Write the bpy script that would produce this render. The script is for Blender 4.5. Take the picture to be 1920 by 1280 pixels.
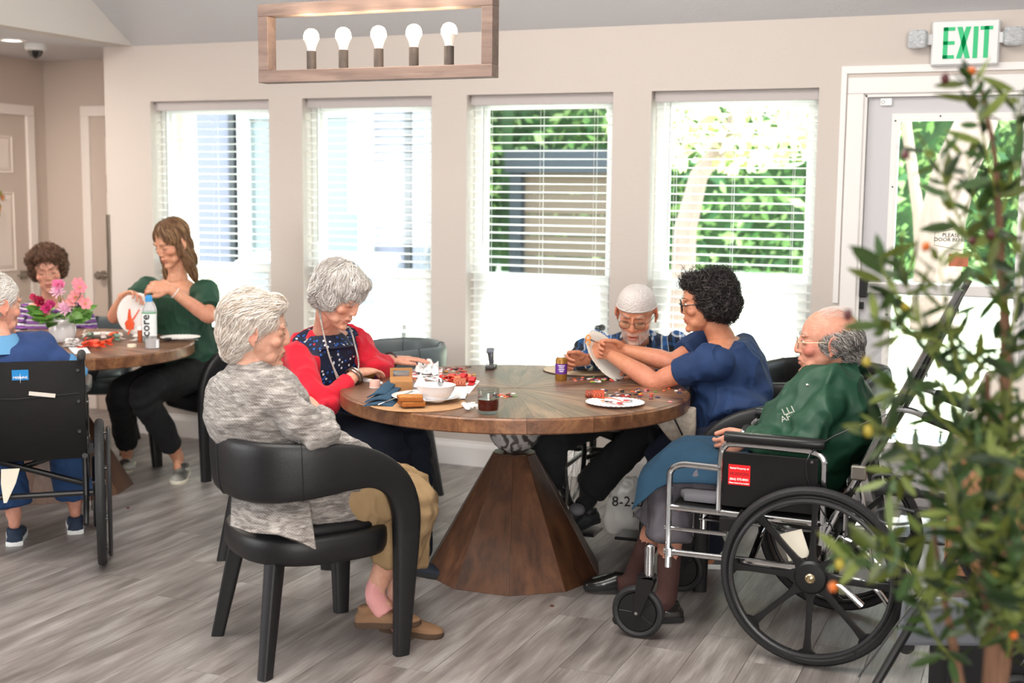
import bpy, bmesh, math, random
import numpy as np
from mathutils import Vector, Matrix, Euler
from mathutils.kdtree import KDTree
random.seed(7); np.random.seed(7)
for _o in list(bpy.data.objects): bpy.data.objects.remove(_o)
SC = bpy.context.scene; COL = SC.collection
PI = math.pi

# ------------------------------------------------------------ camera
CF, CP, CR, CY, CH = 2382.85, .1184, .0102, -.3924, 1.5648
_F = np.array([math.sin(CY), math.cos(CY), 0.]); _R = np.array([math.cos(CY), -math.sin(CY), 0.]); _U = np.array([0, 0, 1.])
_f3 = _F*math.cos(CP) - _U*math.sin(CP); _u3 = _F*math.sin(CP) + _U*math.cos(CP)
_r3 = _R*math.cos(CR) + _u3*math.sin(CR); _u4 = -_R*math.sin(CR) + _u3*math.cos(CR)
CAMP = np.array([0, 0, CH])
cam = bpy.data.cameras.new('camera'); camo = bpy.data.objects.new('camera', cam); COL.objects.link(camo)
cam.sensor_width = 36; cam.lens = CF/1920*36; cam.clip_start = .05; cam.clip_end = 200
camo.matrix_world = Matrix([[_r3[i], _u4[i], -_f3[i], CAMP[i]] for i in range(3)] + [[0, 0, 0, 1]])
cam.dof.use_dof = True; cam.dof.focus_distance = 4.75; cam.dof.aperture_fstop = 2.3
SC.camera = camo

# ------------------------------------------------------------ light
world = bpy.data.worlds.new('world'); SC.world = world; world.use_nodes = True
_nt = world.node_tree; _bg = _nt.nodes['Background']
_bg.inputs[0].default_value = (.80, .90, 1.0, 1); _bg.inputs[1].default_value = 10
def light(name, kind, loc, target, energy, color=(1, 1, 1), size=1, size_y=None, angle=None):
    l = bpy.data.lights.new(name, kind); l.energy = energy; l.color = color
    if kind == 'AREA':
        l.shape = 'RECTANGLE'; l.size = size; l.size_y = size_y or size
    if angle: l.angle = angle
    o = bpy.data.objects.new(name, l); COL.objects.link(o); o.location = loc
    o.rotation_euler = (Vector(target) - Vector(loc)).to_track_quat('-Z', 'Y').to_euler(); return o
light('sun', 'SUN', (4, 10, 9), (-.6, 4.6, 0), 30, (1, .96, .9), angle=math.radians(1))
light('room_fill_back', 'AREA', (1.2, -2.6, 1.9), (-2.2, 4.5, .9), 430, (1, .965, .93), 4.5, 2.2)  # added area fill standing in for unseen windows behind the camera
light('room_fill_left', 'AREA', (-7.0, 1.0, 1.9), (-2.5, 4.6, .8), 170, (.97, .98, 1.0), 3, 2)  # added area fill from the left; no window stands there
light('alcove_downlight', 'AREA', (-5.95, 5.2, 2.40), (-5.95, 5.2, 0), 30, (1, .9, .8), .3)
light('ceiling_bounce_fill', 'AREA', (-2.0, 2.6, 3.5), (-2.0, 3.6, 0), 130, (1, .95, .88), 3, 2)  # added overhead fill imitating ceiling bounce; no fixture is modelled here
SC.view_settings.view_transform = 'Standard'; SC.view_settings.look = 'None'
SC.view_settings.gamma = 1; SC.view_settings.use_curve_mapping = False
SC.view_settings.exposure = 0.38
SC.cycles.transparent_max_bounces = 32

# ------------------------------------------------------------ pixel helpers: points of the real room measured in the photograph
def ray(x, y): return _f3 + (x-960)/CF*_r3 - (y-640)/CF*_u4
def at(x, y, D):
    d = ray(x, y); return CAMP + d*D/(d @ _F)
def atz(x, y, z=0.):
    d = ray(x, y); return CAMP + d*(z-CH)/d[2]
def aty(x, y, Y):
    d = ray(x, y); return CAMP + d*Y/d[1]
def V(*a): return np.array(a, float)
def unit(v):
    v = np.asarray(v, float); return v/(np.linalg.norm(v) or 1)

# ------------------------------------------------------------ materials
def C(h):
    if not isinstance(h, str): return tuple(h)[:3] + (1,)
    h = h.lstrip('#'); r = [int(h[i:i+2], 16)/255 for i in (0, 2, 4)]
    return tuple(c/12.92 if c <= .04045 else ((c+.055)/1.055)**2.4 for c in r) + (1,)
def nodes(m): return m.node_tree.nodes, m.node_tree.links
_MC = {}
def mat(name, col, rough=.5, metal=0., c2=None, nscale=6., stretch=(1, 1, 1), bump=0., bscale=40., vcol=False, coat=0., sheen=0.,
        trans=0., ior=1.45, emit=0., sss=0., spec=.5, detail=4., rnd=0., alpha=1.):
    if name in _MC: return _MC[name]
    m = bpy.data.materials.new(name); m.use_nodes = True; n, l = nodes(m); b = n['Principled BSDF']
    b.inputs['Base Color'].default_value = C(col); b.inputs['Roughness'].default_value = rough; b.inputs['Metallic'].default_value = metal
    b.inputs['Coat Weight'].default_value = coat; b.inputs['Coat Roughness'].default_value = .15
    b.inputs['Sheen Weight'].default_value = sheen; b.inputs['Transmission Weight'].default_value = trans; b.inputs['IOR'].default_value = ior
    b.inputs['Specular IOR Level'].default_value = spec
    b.inputs['Alpha'].default_value = alpha
    if sss: b.inputs['Subsurface Weight'].default_value = sss; b.inputs['Subsurface Radius'].default_value = (.012, .005, .003); b.inputs['Subsurface Scale'].default_value = 1.
    if emit: b.inputs['Emission Color'].default_value = C(col); b.inputs['Emission Strength'].default_value = emit
    tc = n.new('ShaderNodeTexCoord'); mp = n.new('ShaderNodeMapping'); mp.inputs['Scale'].default_value = stretch
    l.new(tc.outputs['Object'], mp.inputs['Vector'])
    src = None
    if vcol:
        a = n.new('ShaderNodeVertexColor'); a.layer_name = 'Col'; src = a.outputs['Color']
    if c2 is not None:
        nz = n.new('ShaderNodeTexNoise'); nz.inputs['Scale'].default_value = nscale; nz.inputs['Detail'].default_value = detail
        l.new(mp.outputs[0], nz.inputs['Vector'])
        rp = n.new('ShaderNodeValToRGB'); rp.color_ramp.elements[0].position = .3; rp.color_ramp.elements[1].position = .7
        rp.color_ramp.elements[0].color = C(col); rp.color_ramp.elements[1].color = C(c2)
        l.new(nz.outputs['Fac'], rp.inputs['Fac'])
        if src is not None:
            mx = n.new('ShaderNodeMix'); mx.data_type = 'RGBA'; mx.blend_type = 'MULTIPLY'; mx.inputs[0].default_value = 1
            l.new(src, mx.inputs[6]); l.new(rp.outputs[0], mx.inputs[7]); src = mx.outputs[2]
        else: src = rp.outputs[0]
    if rnd:
        oi = n.new('ShaderNodeObjectInfo'); mr = n.new('ShaderNodeMapRange'); mr.inputs[3].default_value = 1-rnd; mr.inputs[4].default_value = 1+rnd
        l.new(oi.outputs['Random'], mr.inputs[0]); hs = n.new('ShaderNodeHueSaturation'); l.new(mr.outputs[0], hs.inputs['Value'])
        if src is not None: l.new(src, hs.inputs['Color'])
        else: hs.inputs['Color'].default_value = C(col)
        src = hs.outputs[0]
    if src is not None: l.new(src, b.inputs['Base Color'])
    if bump:
        nb = n.new('ShaderNodeTexNoise'); nb.inputs['Scale'].default_value = bscale; nb.inputs['Detail'].default_value = 3
        l.new(mp.outputs[0], nb.inputs['Vector'])
        bp = n.new('ShaderNodeBump'); bp.inputs['Strength'].default_value = bump; bp.inputs['Distance'].default_value = .01
        l.new(nb.outputs['Fac'], bp.inputs['Height']); l.new(bp.outputs[0], b.inputs['Normal'])
    _MC[name] = m; return m
def glass_mat(name, tint='#f4fbfa', gl=.08, rough=0.):
    if name in _MC: return _MC[name]
    m = bpy.data.materials.new(name); m.use_nodes = True; n, l = nodes(m); n.remove(n['Principled BSDF'])
    t = n.new('ShaderNodeBsdfTransparent'); t.inputs[0].default_value = C(tint); g = n.new('ShaderNodeBsdfGlossy'); g.inputs['Roughness'].default_value = rough
    lw = n.new('ShaderNodeLayerWeight'); lw.inputs[0].default_value = .5; pw = n.new('ShaderNodeMath'); pw.operation = 'POWER'; pw.inputs[1].default_value = 4; fr = n.new('ShaderNodeMath'); fr.operation = 'MULTIPLY_ADD'; fr.inputs[1].default_value = .5; fr.inputs[2].default_value = .035; mx = n.new('ShaderNodeMixShader')
    l.new(lw.outputs['Facing'], pw.inputs[0]); l.new(pw.outputs[0], fr.inputs[0]); l.new(fr.outputs[0], mx.inputs[0]); l.new(t.outputs[0], mx.inputs[1]); l.new(g.outputs[0], mx.inputs[2])
    l.new(mx.outputs[0], n['Material Output'].inputs[0]); _MC[name] = m; return m

# ------------------------------------------------------------ mesh builder
def basis(d, up=(0, 0, 1)):
    d = unit(d); up = np.asarray(up, float)
    x = np.cross(up, d)
    if np.linalg.norm(x) < 1e-4: x = np.cross((1, 0, 0), d)
    x = unit(x); return x, np.cross(d, x), d
def rotz(a): return np.array([[math.cos(a), -math.sin(a), 0], [math.sin(a), math.cos(a), 0], [0, 0, 1]])
def rotx(a): return np.array([[1, 0, 0], [0, math.cos(a), -math.sin(a)], [0, math.sin(a), math.cos(a)]])
def roty(a): return np.array([[math.cos(a), 0, math.sin(a)], [0, 1, 0], [-math.sin(a), 0, math.cos(a)]])
I3 = np.eye(3)
class G:
    def __init__(s): s.v = []; s.f = []; s.c = []; s.m = []; s.mi = 0; s.col = None
    def add(s, vs, fs):
        b = len(s.v); s.v += [tuple(map(float, p)) for p in vs]; s.f += [tuple(b+i for i in f) for f in fs]; s.m += [s.mi]*len(fs)
        if s.col is not None: s.c += [tuple(s.col)[:3]]*len(vs)
        return s
    def box(s, c, d, R=I3):
        c = np.asarray(c, float); d = np.asarray(d, float)/2
        vs = [c + R @ (d*V(x, y, z)) for x in (-1, 1) for y in (-1, 1) for z in (-1, 1)]
        return s.add(vs, [(0, 1, 3, 2), (4, 6, 7, 5), (0, 4, 5, 1), (2, 3, 7, 6), (0, 2, 6, 4), (1, 5, 7, 3)])
    def box2(s, a, b):
        a = V(*a); b = V(*b); return s.box((a+b)/2, b-a)
    def rings(s, rs, closed=False, caps=True, wrap=True):
        n = len(rs[0]); vs = [p for r in rs for p in r]; k = len(rs); fs = []
        for i in range(k if closed else k-1):
            for j in range(n if wrap else n-1):
                a = i*n+j; b = i*n+(j+1) % n; c = ((i+1) % k)*n+(j+1) % n; d = ((i+1) % k)*n+j; fs.append((a, b, c, d))
        if caps and not closed: fs += [tuple(range(n-1, -1, -1)), tuple((k-1)*n+j for j in range(n))]
        return s.add(vs, fs)
    def tube(s, pts, r, n=8, caps=True, closed=False, flat=1., up=None, round_ends=False):
        P = [np.asarray(p, float) for p in pts]; k = len(P); rr = list(r) if hasattr(r, '__len__') else [r]*k
        T = [unit((P[(i+1) % k]-P[i-1]) if closed or 0 < i < k-1 else (P[1]-P[0] if i == 0 else P[-1]-P[-2])) for i in range(k)]
        if round_ends and not closed:
            P2 = []; R2 = []; T2 = []
            for a in (1., .8, .4): P2.append(P[0]-T[0]*rr[0]*math.sin(a*PI/2)); R2.append(rr[0]*max(.02, math.cos(a*PI/2))); T2.append(T[0])
            P2 += P; R2 += rr; T2 += T
            for a in (.4, .8, 1.): P2.append(P[-1]+T[-1]*rr[-1]*math.sin(a*PI/2)); R2.append(rr[-1]*max(.02, math.cos(a*PI/2))); T2.append(T[-1])
            P, rr, T = P2, R2, T2; k = len(P)
        x, y, _ = basis(T[0], up if up is not None else (0, 0, 1)); rs = []
        for i in range(k):
            x = unit(x - T[i]*(x @ T[i])); y = np.cross(T[i], x)
            rs.append([P[i] + rr[i]*(x*math.cos(a) + y*flat*math.sin(a)) for a in np.linspace(0, 2*PI, n, endpoint=False)])
        return s.rings(rs, closed, caps)
    def loft(s, secs, n=16, pw=1.):
        """secs: (centre, x half-axis vector, y half-axis vector)"""
        rs = []
        for c, a, b in secs:
            c, a, b = (np.asarray(q, float) for q in (c, a, b)); r = []
            for t in np.linspace(0, 2*PI, n, endpoint=False):
                ct, st = math.cos(t), math.sin(t)
                r.append(c + a*math.copysign(abs(ct)**pw, ct) + b*math.copysign(abs(st)**pw, st))
            rs.append(r)
        return s.rings(rs)
    def lathe(s, prof, n=24, o=(0, 0, 0), R=I3, caps=True):
        o = np.asarray(o, float)
        return s.rings([[o + R @ V(r*math.cos(a), r*math.sin(a), z) for a in np.linspace(0, 2*PI, n, endpoint=False)] for r, z in prof], caps=caps)
    def ell(s, c, r, R=I3, n=14, m=10):
        c = np.asarray(c, float); r = V(*(r if hasattr(r, '__len__') else (r, r, r)))
        return s.rings([[c + R @ (r*V(math.sin(p)*math.cos(a), math.sin(p)*math.sin(a), math.cos(p))) for a in np.linspace(0, 2*PI, n, endpoint=False)]
                        for p in np.linspace(PI-.02, .02, m)])
    def prism(s, poly, h, o=(0, 0, 0), X=(1, 0, 0), Y=(0, 1, 0)):
        """poly in the X,Y plane, extruded by h along X x Y, centred on o"""
        X = np.asarray(X, float); Y = np.asarray(Y, float); o = np.asarray(o, float); Z = np.cross(X, Y); n = len(poly)
        a = [o + X*p[0] + Y*p[1] - Z*h/2 for p in poly]; b = [p + Z*h for p in a]
        return s.add(a+b, [tuple(range(n-1, -1, -1)), tuple(range(n, 2*n))] + [(i, (i+1) % n, n+(i+1) % n, n+i) for i in range(n)])
    def torus(s, c, R_, r, ax=(0, 0, 1), n=40, m=10, flat=1.):
        x, y, z = basis(ax); c = np.asarray(c, float); rs = []
        for a in np.linspace(0, 2*PI, n, endpoint=False):
            d = x*math.cos(a) + y*math.sin(a)
            rs.append([c + d*(R_ + r*math.cos(b)) + z*r*flat*math.sin(b) for b in np.linspace(0, 2*PI, m, endpoint=False)])
        return s.rings(rs, closed=True)
    def xf(s, R=I3, t=(0, 0, 0), i0=0):
        t = np.asarray(t, float); s.v[i0:] = [tuple(R @ np.array(p) + t) for p in s.v[i0:]]; return s
    def arr(s): return np.array(s.v)

def wm(o):
    m = Matrix.LocRotScale(o.location, o.rotation_euler, o.scale)
    return (wm(o.parent) @ m) if o.parent else m
def tagp(o, **k):
    for a, b in k.items():
        if b is not None: o[a] = b
def thing(name, label, category, loc=(0, 0, 0), rz=0., group=None):
    o = bpy.data.objects.new(name, None); COL.objects.link(o); o.location = tuple(float(q) for q in loc); o.rotation_euler = (0, 0, rz)
    o.empty_display_size = .05; tagp(o, label=label, category=category, group=group); return o
def obj(name, g, m, parent=None, smooth=35, bevel=0., label=None, category=None, group=None, kind=None, world=False, seg=2, loc=None, rz=0.):
    me = bpy.data.meshes.new(name)
    if isinstance(g, tuple): V_, F_, cols = g[0], g[1], (g[2] if len(g) > 2 else None); mi = None
    else: V_, F_, cols, mi = g.v, g.f, (g.c if len(g.c) == len(g.v) and g.c else None), (g.m if any(g.m) else None)
    V_ = np.asarray(V_, float)
    if loc is not None: V_ = (V_ - np.asarray(loc, float)) @ rotz(rz)
    if world and parent is not None:
        im = np.array(wm(parent).inverted()); V_ = V_ @ im[:3, :3].T + im[:3, 3]
    me.from_pydata([tuple(p) for p in V_.tolist()], [], F_ if isinstance(F_, list) else F_.tolist())
    if isinstance(m, (list, tuple)):
        for q in m: me.materials.append(q)
        if mi is not None: me.polygons.foreach_set('material_index', np.array(mi, dtype=np.int32))
    elif m is not None: me.materials.append(m)
    if cols is not None:
        ca = me.color_attributes.new('Col', 'FLOAT_COLOR', 'POINT'); c4 = np.ones((len(V_), 4), np.float32); c4[:, :3] = np.asarray(cols)[:, :3]
        ca.data.foreach_set('color', c4.ravel())
    me.update()
    if smooth:
        me.shade_smooth()
        if smooth < 180: me.set_sharp_from_angle(angle=math.radians(smooth))
    o = bpy.data.objects.new(name, me); COL.objects.link(o)
    if loc is not None: o.location = tuple(float(q) for q in loc); o.rotation_euler = (0, 0, rz)
    if parent is not None: o.parent = parent
    if bevel:
        b = o.modifiers.new('bevel', 'BEVEL'); b.width = bevel; b.segments = seg; b.limit_method = 'ANGLE'; b.angle_limit = math.radians(40)
    tagp(o, label=label, category=category, group=group, kind=kind); return o
def dup(o, parent=None, **kw):
    c = o.copy(); COL.objects.link(c); c.parent = parent
    for ch in list(o.children): dup(ch, c)
    for k, v in kw.items():
        if k in ('label', 'group'): c[k] = v
        else: setattr(c, k, v)
    return c
def text(body, size, m, parent, o, X, Z, name='lettering', extrude=.0006, align='CENTER', bold=0., xs=1., spacing=1.):
    """flat print: letters in the X (reading) / Z (up) plane at o, as a mesh"""
    cu = bpy.data.curves.new(name, 'FONT'); cu.body = body; cu.size = size; cu.align_x = align; cu.align_y = 'CENTER'
    cu.extrude = extrude; cu.offset = bold; cu.resolution_u = 2; cu.space_character = spacing; cu.space_line = .85
    t = bpy.data.objects.new(name, cu); COL.objects.link(t); dg = bpy.context.evaluated_depsgraph_get()
    me = t.evaluated_get(dg).to_mesh(); vs = np.array([v.co[:] for v in me.vertices]); fs = [tuple(p.vertices) for p in me.polygons]
    bpy.data.objects.remove(t)
    X = unit(X); Z = unit(Z); N = np.cross(X, Z)
    P = np.asarray(o, float) + vs[:, :1]*X*xs + vs[:, 1:2]*Z + vs[:, 2:3]*N
    return obj(name, (P, fs), m, parent, smooth=0, world=True)

# ---- noise and remesh
def vnoise(P, scale, seed=0):
    P = np.asarray(P, float)*scale + seed*17.31; i = np.floor(P).astype(np.int64); f = P-i; f = f*f*(3-2*f)
    def h(x, y, z):
        n = (x*374761393 + y*668265263 + z*2147483647 + seed*1274126177) & 0xffffffff
        n = ((n ^ (n >> 13))*1274126177) & 0xffffffff
        return ((n ^ (n >> 16)) & 0xffff)/65535.
    r = 0
    for a in (0, 1):
        for b in (0, 1):
            for c in (0, 1):
                w = (f[:, 0] if a else 1-f[:, 0])*(f[:, 1] if b else 1-f[:, 1])*(f[:, 2] if c else 1-f[:, 2])
                r = r + w*h(i[:, 0]+a, i[:, 1]+b, i[:, 2]+c)
    return r*2-1
def remesh(g, voxel, smooth=2):
    me = bpy.data.meshes.new('tmp'); me.from_pydata(g.v, [], g.f); o = bpy.data.objects.new('tmp', me); COL.objects.link(o)
    md = o.modifiers.new('r', 'REMESH'); md.mode = 'VOXEL'; md.voxel_size = voxel
    dg = bpy.context.evaluated_depsgraph_get(); ev = o.evaluated_get(dg); m2 = ev.to_mesh()
    n = len(m2.vertices); P = np.empty(n*3); m2.vertices.foreach_get('co', P); P = P.reshape(-1, 3)
    k = len(m2.polygons); lt = np.empty(k, np.int32); m2.polygons.foreach_get('loop_total', lt); lv = np.empty(len(m2.loops), np.int32); m2.loops.foreach_get('vertex_index', lv)
    if (lt == 4).all(): Fq = lv.reshape(-1, 4)
    else:
        Fq = [tuple(p.vertices) for p in m2.polygons]
    E = np.empty(len(m2.edges)*2, np.int32); m2.edges.foreach_get('vertices', E); E = E.reshape(-1, 2)
    ev.to_mesh_clear(); bpy.data.objects.remove(o); bpy.data.meshes.remove(me)
    S = Sh(P, Fq, E); S.smooth(smooth); return S
class Sh:
    def __init__(s, P, F, E): s.P = P; s.F = F; s.E = E; s.C = None
    def smooth(s, it, w=.5, mask=None):
        n = len(s.P); E = s.E; cnt = np.bincount(E.ravel(), minlength=n)[:, None].clip(1)
        for _ in range(it):
            A = np.zeros_like(s.P)
            for k in range(3):
                A[:, k] = np.bincount(E[:, 0], s.P[E[:, 1], k], n) + np.bincount(E[:, 1], s.P[E[:, 0], k], n)
            d = (A/cnt - s.P)*w
            s.P = s.P + (d if mask is None else d*mask[:, None])
        return s
    def N(s):
        F = np.asarray(s.F); P = s.P; a = np.cross(P[F[:, 2]]-P[F[:, 0]], P[F[:, 3]]-P[F[:, 1]]); n = np.zeros_like(P)
        for j in range(4):
            for k in range(3): n[:, k] += np.bincount(F[:, j], a[:, k], len(P))
        return n/np.linalg.norm(n, axis=1, keepdims=True).clip(1e-9)
    def push(s, d): s.P = s.P + s.N()*np.asarray(d)[:, None]; return s
    def out(s): return (s.P, s.F, s.C) if s.C is not None else (s.P, s.F)
def gauss(P, c, r):
    r = np.asarray(r, float); return np.exp(-(((P-np.asarray(c, float))/r)**2).sum(1))
def segd(P, a, b):
    a = np.asarray(a, float); b = np.asarray(b, float); d = b-a; t = ((P-a) @ d/(d @ d)).clip(0, 1); return np.linalg.norm(P-(a+t[:, None]*d), axis=1), t
# ============================================================ THE ROOM
WY = 6.506; CZ = 2.425
def wall_paint(name, col): return mat(name, col, .82, bump=.12, bscale=90)
M_wall = wall_paint('wall paint', '#c9c0b9'); M_wall2 = wall_paint('alcove paint', '#c2b3a7'); M_ceil = wall_paint('ceiling paint', '#cccccf')
M_trim = mat('trim paint', '#e9e6e4', .4); M_vinyl = mat('white vinyl', '#f2f4f3', .35); M_slat = mat('blind slat', '#fbfbf9', .45); _n, _l = nodes(M_slat); _t = _n.new('ShaderNodeBsdfTranslucent'); _t.inputs[0].default_value = (.95, .96, .95, 1); _x = _n.new('ShaderNodeMixShader'); _x.inputs[0].default_value = .6; _l.new(_n['Principled BSDF'].outputs[0], _x.inputs[1]); _l.new(_t.outputs[0], _x.inputs[2]); _l.new(_x.outputs[0], _n['Material Output'].inputs[0])
M_metal = mat('brushed steel', '#9c978f', .35, 1.); M_black = mat('matte black', '#141416', .45); M_dark = mat('dark gap', '#1c1d1e', .8)

def wall_with_holes(name, x0, x1, z0, z1, y0, y1, holes, m):
    xs = sorted({x0, x1, *[h[0] for h in holes], *[h[1] for h in holes]}); zs = sorted({z0, z1, *[h[2] for h in holes], *[h[3] for h in holes]})
    solid = lambda i, j: 0 <= i < len(xs)-1 and 0 <= j < len(zs)-1 and not any(h[0] <= (xs[i]+xs[i+1])/2 <= h[1] and h[2] <= (zs[j]+zs[j+1])/2 <= h[3] for h in holes)
    nx, nz = len(xs), len(zs); g = G(); idx = lambda i, j, k: (i*nz+j)*2+k
    vs = [(x, y, z) for x in xs for z in zs for y in (y0, y1)]; fs = []
    for i in range(nx-1):
        for j in range(nz-1):
            if not solid(i, j): continue
            fs.append((idx(i, j, 0), idx(i+1, j, 0), idx(i+1, j+1, 0), idx(i, j+1, 0))); fs.append((idx(i, j, 1), idx(i, j+1, 1), idx(i+1, j+1, 1), idx(i+1, j, 1)))
            if not solid(i-1, j): fs.append((idx(i, j, 0), idx(i, j+1, 0), idx(i, j+1, 1), idx(i, j, 1)))
            if not solid(i+1, j): fs.append((idx(i+1, j, 0), idx(i+1, j, 1), idx(i+1, j+1, 1), idx(i+1, j+1, 0)))
            if not solid(i, j-1): fs.append((idx(i, j, 0), idx(i, j, 1), idx(i+1, j, 1), idx(i+1, j, 0)))
            if not solid(i, j+1): fs.append((idx(i, j+1, 0), idx(i+1, j+1, 0), idx(i+1, j+1, 1), idx(i, j+1, 1)))
    g.add(vs, fs); return obj(name, g, m, smooth=0, kind='structure')
WIN = [(-5.13, -4.27), (-4.04, -3.195), (-2.978, -2.128), (-1.918, -1.056)]; WZ0, WZ1 = .47, 2.086
DX0, DX1, DZ = -.83, .058, 2.045
wall_with_holes('wall_window', -5.48, 2.6, 0, CZ, WY, WY+.17, [(a, b, WZ0, WZ1) for a, b in WIN] + [(DX0, DX1, -.01, DZ)], M_wall)
def slab(name, a, b, m, kind='structure', **k): return obj(name, G().box2(a, b), m, smooth=0, kind=kind, **k)
slab('wall_alcove_back', (-6.7, 7.08, 0), (-5.3, 7.2, CZ), M_wall2)
slab('wall_alcove_left', (-6.62, 2.0, 0), (-6.49, 7.08, CZ), M_wall2)
slab('wall_alcove_side', (-5.48, WY+.17, 0), (-5.36, 7.08, CZ), M_wall)
slab('wall_right', (2.6, -3, 0), (2.72, 6.7, 4.4), M_wall); slab('wall_back', (-8, -3.12, 0), (2.7, -3, 4.4), M_wall)
slab('wall_left', (-8.1, -3, 0), (-8, 2.0, CZ), M_wall); slab('wall_left_return', (-8, 2.0, 0), (-6.49, 2.1, CZ), M_wall)
slab('wall_header', (-5.37, -3, CZ), (-5.25, WY+.17, 4.4), wall_paint('header paint', '#c9c4bf'))
# ceilings: the low one of the alcove and the slope of the main room
slab('ceiling', (-8.1, -3, CZ), (-5.37, 7.2, CZ+.1), M_ceil)
g = G(); ys = [(WY+.1, CZ), (WY, CZ), (3.9, CZ+.62*(WY-3.9)), (-3.1, CZ+.62*(WY-3.9))]
g.prism([(y, z) for y, z in ys] + [(y, z+.1) for y, z in ys[::-1]], 7.98, (-1.26, 0, 0), (0, 1, 0), (0, 0, 1))
obj('ceiling_slope', g, M_ceil, smooth=0, kind='structure')
# floor and its planks
fl = slab('floor', (-8.1, -3.1, -.12), (2.72, 7.2, -.004), mat('floor base', '#4b4745', .7))
def plank_mat():
    m = bpy.data.materials.new('grey oak plank'); m.use_nodes = True; n, l = nodes(m); b = n['Principled BSDF']
    tc = n.new('ShaderNodeTexCoord'); oi = n.new('ShaderNodeObjectInfo'); ad = n.new('ShaderNodeVectorMath'); ad.operation = 'ADD'
    sc = n.new('ShaderNodeVectorMath'); sc.operation = 'SCALE'; sc.inputs['Scale'].default_value = 40
    cb = n.new('ShaderNodeCombineXYZ'); l.new(oi.outputs['Random'], cb.inputs[0]); l.new(oi.outputs['Random'], cb.inputs[1]); l.new(cb.outputs[0], sc.inputs[0])
    l.new(tc.outputs['Object'], ad.inputs[0]); l.new(sc.outputs[0], ad.inputs[1])
    def noise(scale, st, det=5):
        mp = n.new('ShaderNodeMapping'); mp.inputs['Scale'].default_value = st; l.new(ad.outputs[0], mp.inputs[0])
        z = n.new('ShaderNodeTexNoise'); z.inputs['Scale'].default_value = scale; z.inputs['Detail'].default_value = det; l.new(mp.outputs[0], z.inputs[0]); return z.outputs['Fac']
    a = noise(7, (2.2, .32, 1)); f = noise(60, (3, .10, 1), 3)
    rp = n.new('ShaderNodeValToRGB'); e = rp.color_ramp.elements; e[0].position = .30; e[0].color = C('#6d6663'); e[1].position = .72; e[1].color = C('#aaa5a2')
    x = e.new(.5); x.color = C('#8a8380'); l.new(a, rp.inputs[0])
    r2 = n.new('ShaderNodeValToRGB'); r2.color_ramp.elements[0].position = .32; r2.color_ramp.elements[0].color = (.76, .75, .74, 1); r2.color_ramp.elements[1].position = .62; r2.color_ramp.elements[1].color = (1.04, 1.04, 1.04, 1)
    l.new(f, r2.inputs[0]); mx = n.new('ShaderNodeMix'); mx.data_type = 'RGBA'; mx.blend_type = 'MULTIPLY'; mx.inputs[0].default_value = 1
    l.new(rp.outputs[0], mx.inputs[6]); l.new(r2.outputs[0], mx.inputs[7])
    mr = n.new('ShaderNodeMapRange'); mr.inputs[3].default_value = .86; mr.inputs[4].default_value = 1.14; l.new(oi.outputs['Random'], mr.inputs[0])
    hs = n.new('ShaderNodeHueSaturation'); l.new(mx.outputs[2], hs.inputs['Color']); l.new(mr.outputs[0], hs.inputs['Value']); l.new(hs.outputs[0], b.inputs['Base Color'])
    b.inputs['Roughness'].default_value = .36; bp = n.new('ShaderNodeBump'); bp.inputs['Strength'].default_value = .12; bp.inputs['Distance'].default_value = .004
    l.new(f, bp.inputs['Height']); l.new(bp.outputs[0], b.inputs['Normal']); return m
M_plank = plank_mat(); PW, PL = .186, 1.26
pk = G().box((0, 0, -.0035), (PW-.0016, PL-.0016, .007)); plank0 = None
rnd = random.Random(3)
for i in range(-34, 10):
    off = rnd.random()*PL
    for j in range(1, 8):
        x = i*PW; y = j*PL+off-1.2
        d = V(x, y, 0) @ _F; px = (V(x, y, 0) @ _R)/max(d, .1)
        if d < 2.6 or abs(px) > .56 or y > 7.6 or (y > WY+.62 and x > -5.4): continue
        if plank0 is None: plank0 = obj('plank', pk, M_plank, fl, smooth=0); plank0.location = (x, y, 0)
        else: dup(plank0, fl, location=(x, y, 0))
# baseboards
def baseboard(name, a, b, n):
    a = V(*a, 0); b = V(*b, 0); n = V(*n, 0); d = b-a; L = np.linalg.norm(d); g = G()
    prof = [(0, 0), (.016, 0), (.016, .105), (.011, .122), (.008, .128), (.006, .142), (0, .142)]
    g.prism(prof, L, (a+b)/2, n, (0, 0, 1)); return obj(name, g, M_trim, smooth=0, kind='structure')
baseboard('baseboard_window', (-5.48, WY), (-.94, WY), (0, -1)); baseboard('baseboard_right', (.17, WY), (2.6, WY), (0, -1))
baseboard('baseboard_alcove', (-6.49, 7.08), (-6.35, 7.08), (0, -1))
obj('trim_corner', G().box((-5.478, WY-.002, .95), (.030, .006, .87)).box((-5.482, WY+.02, .95), (.006, .05, .87)), M_metal, smooth=0, kind='structure')

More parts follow.
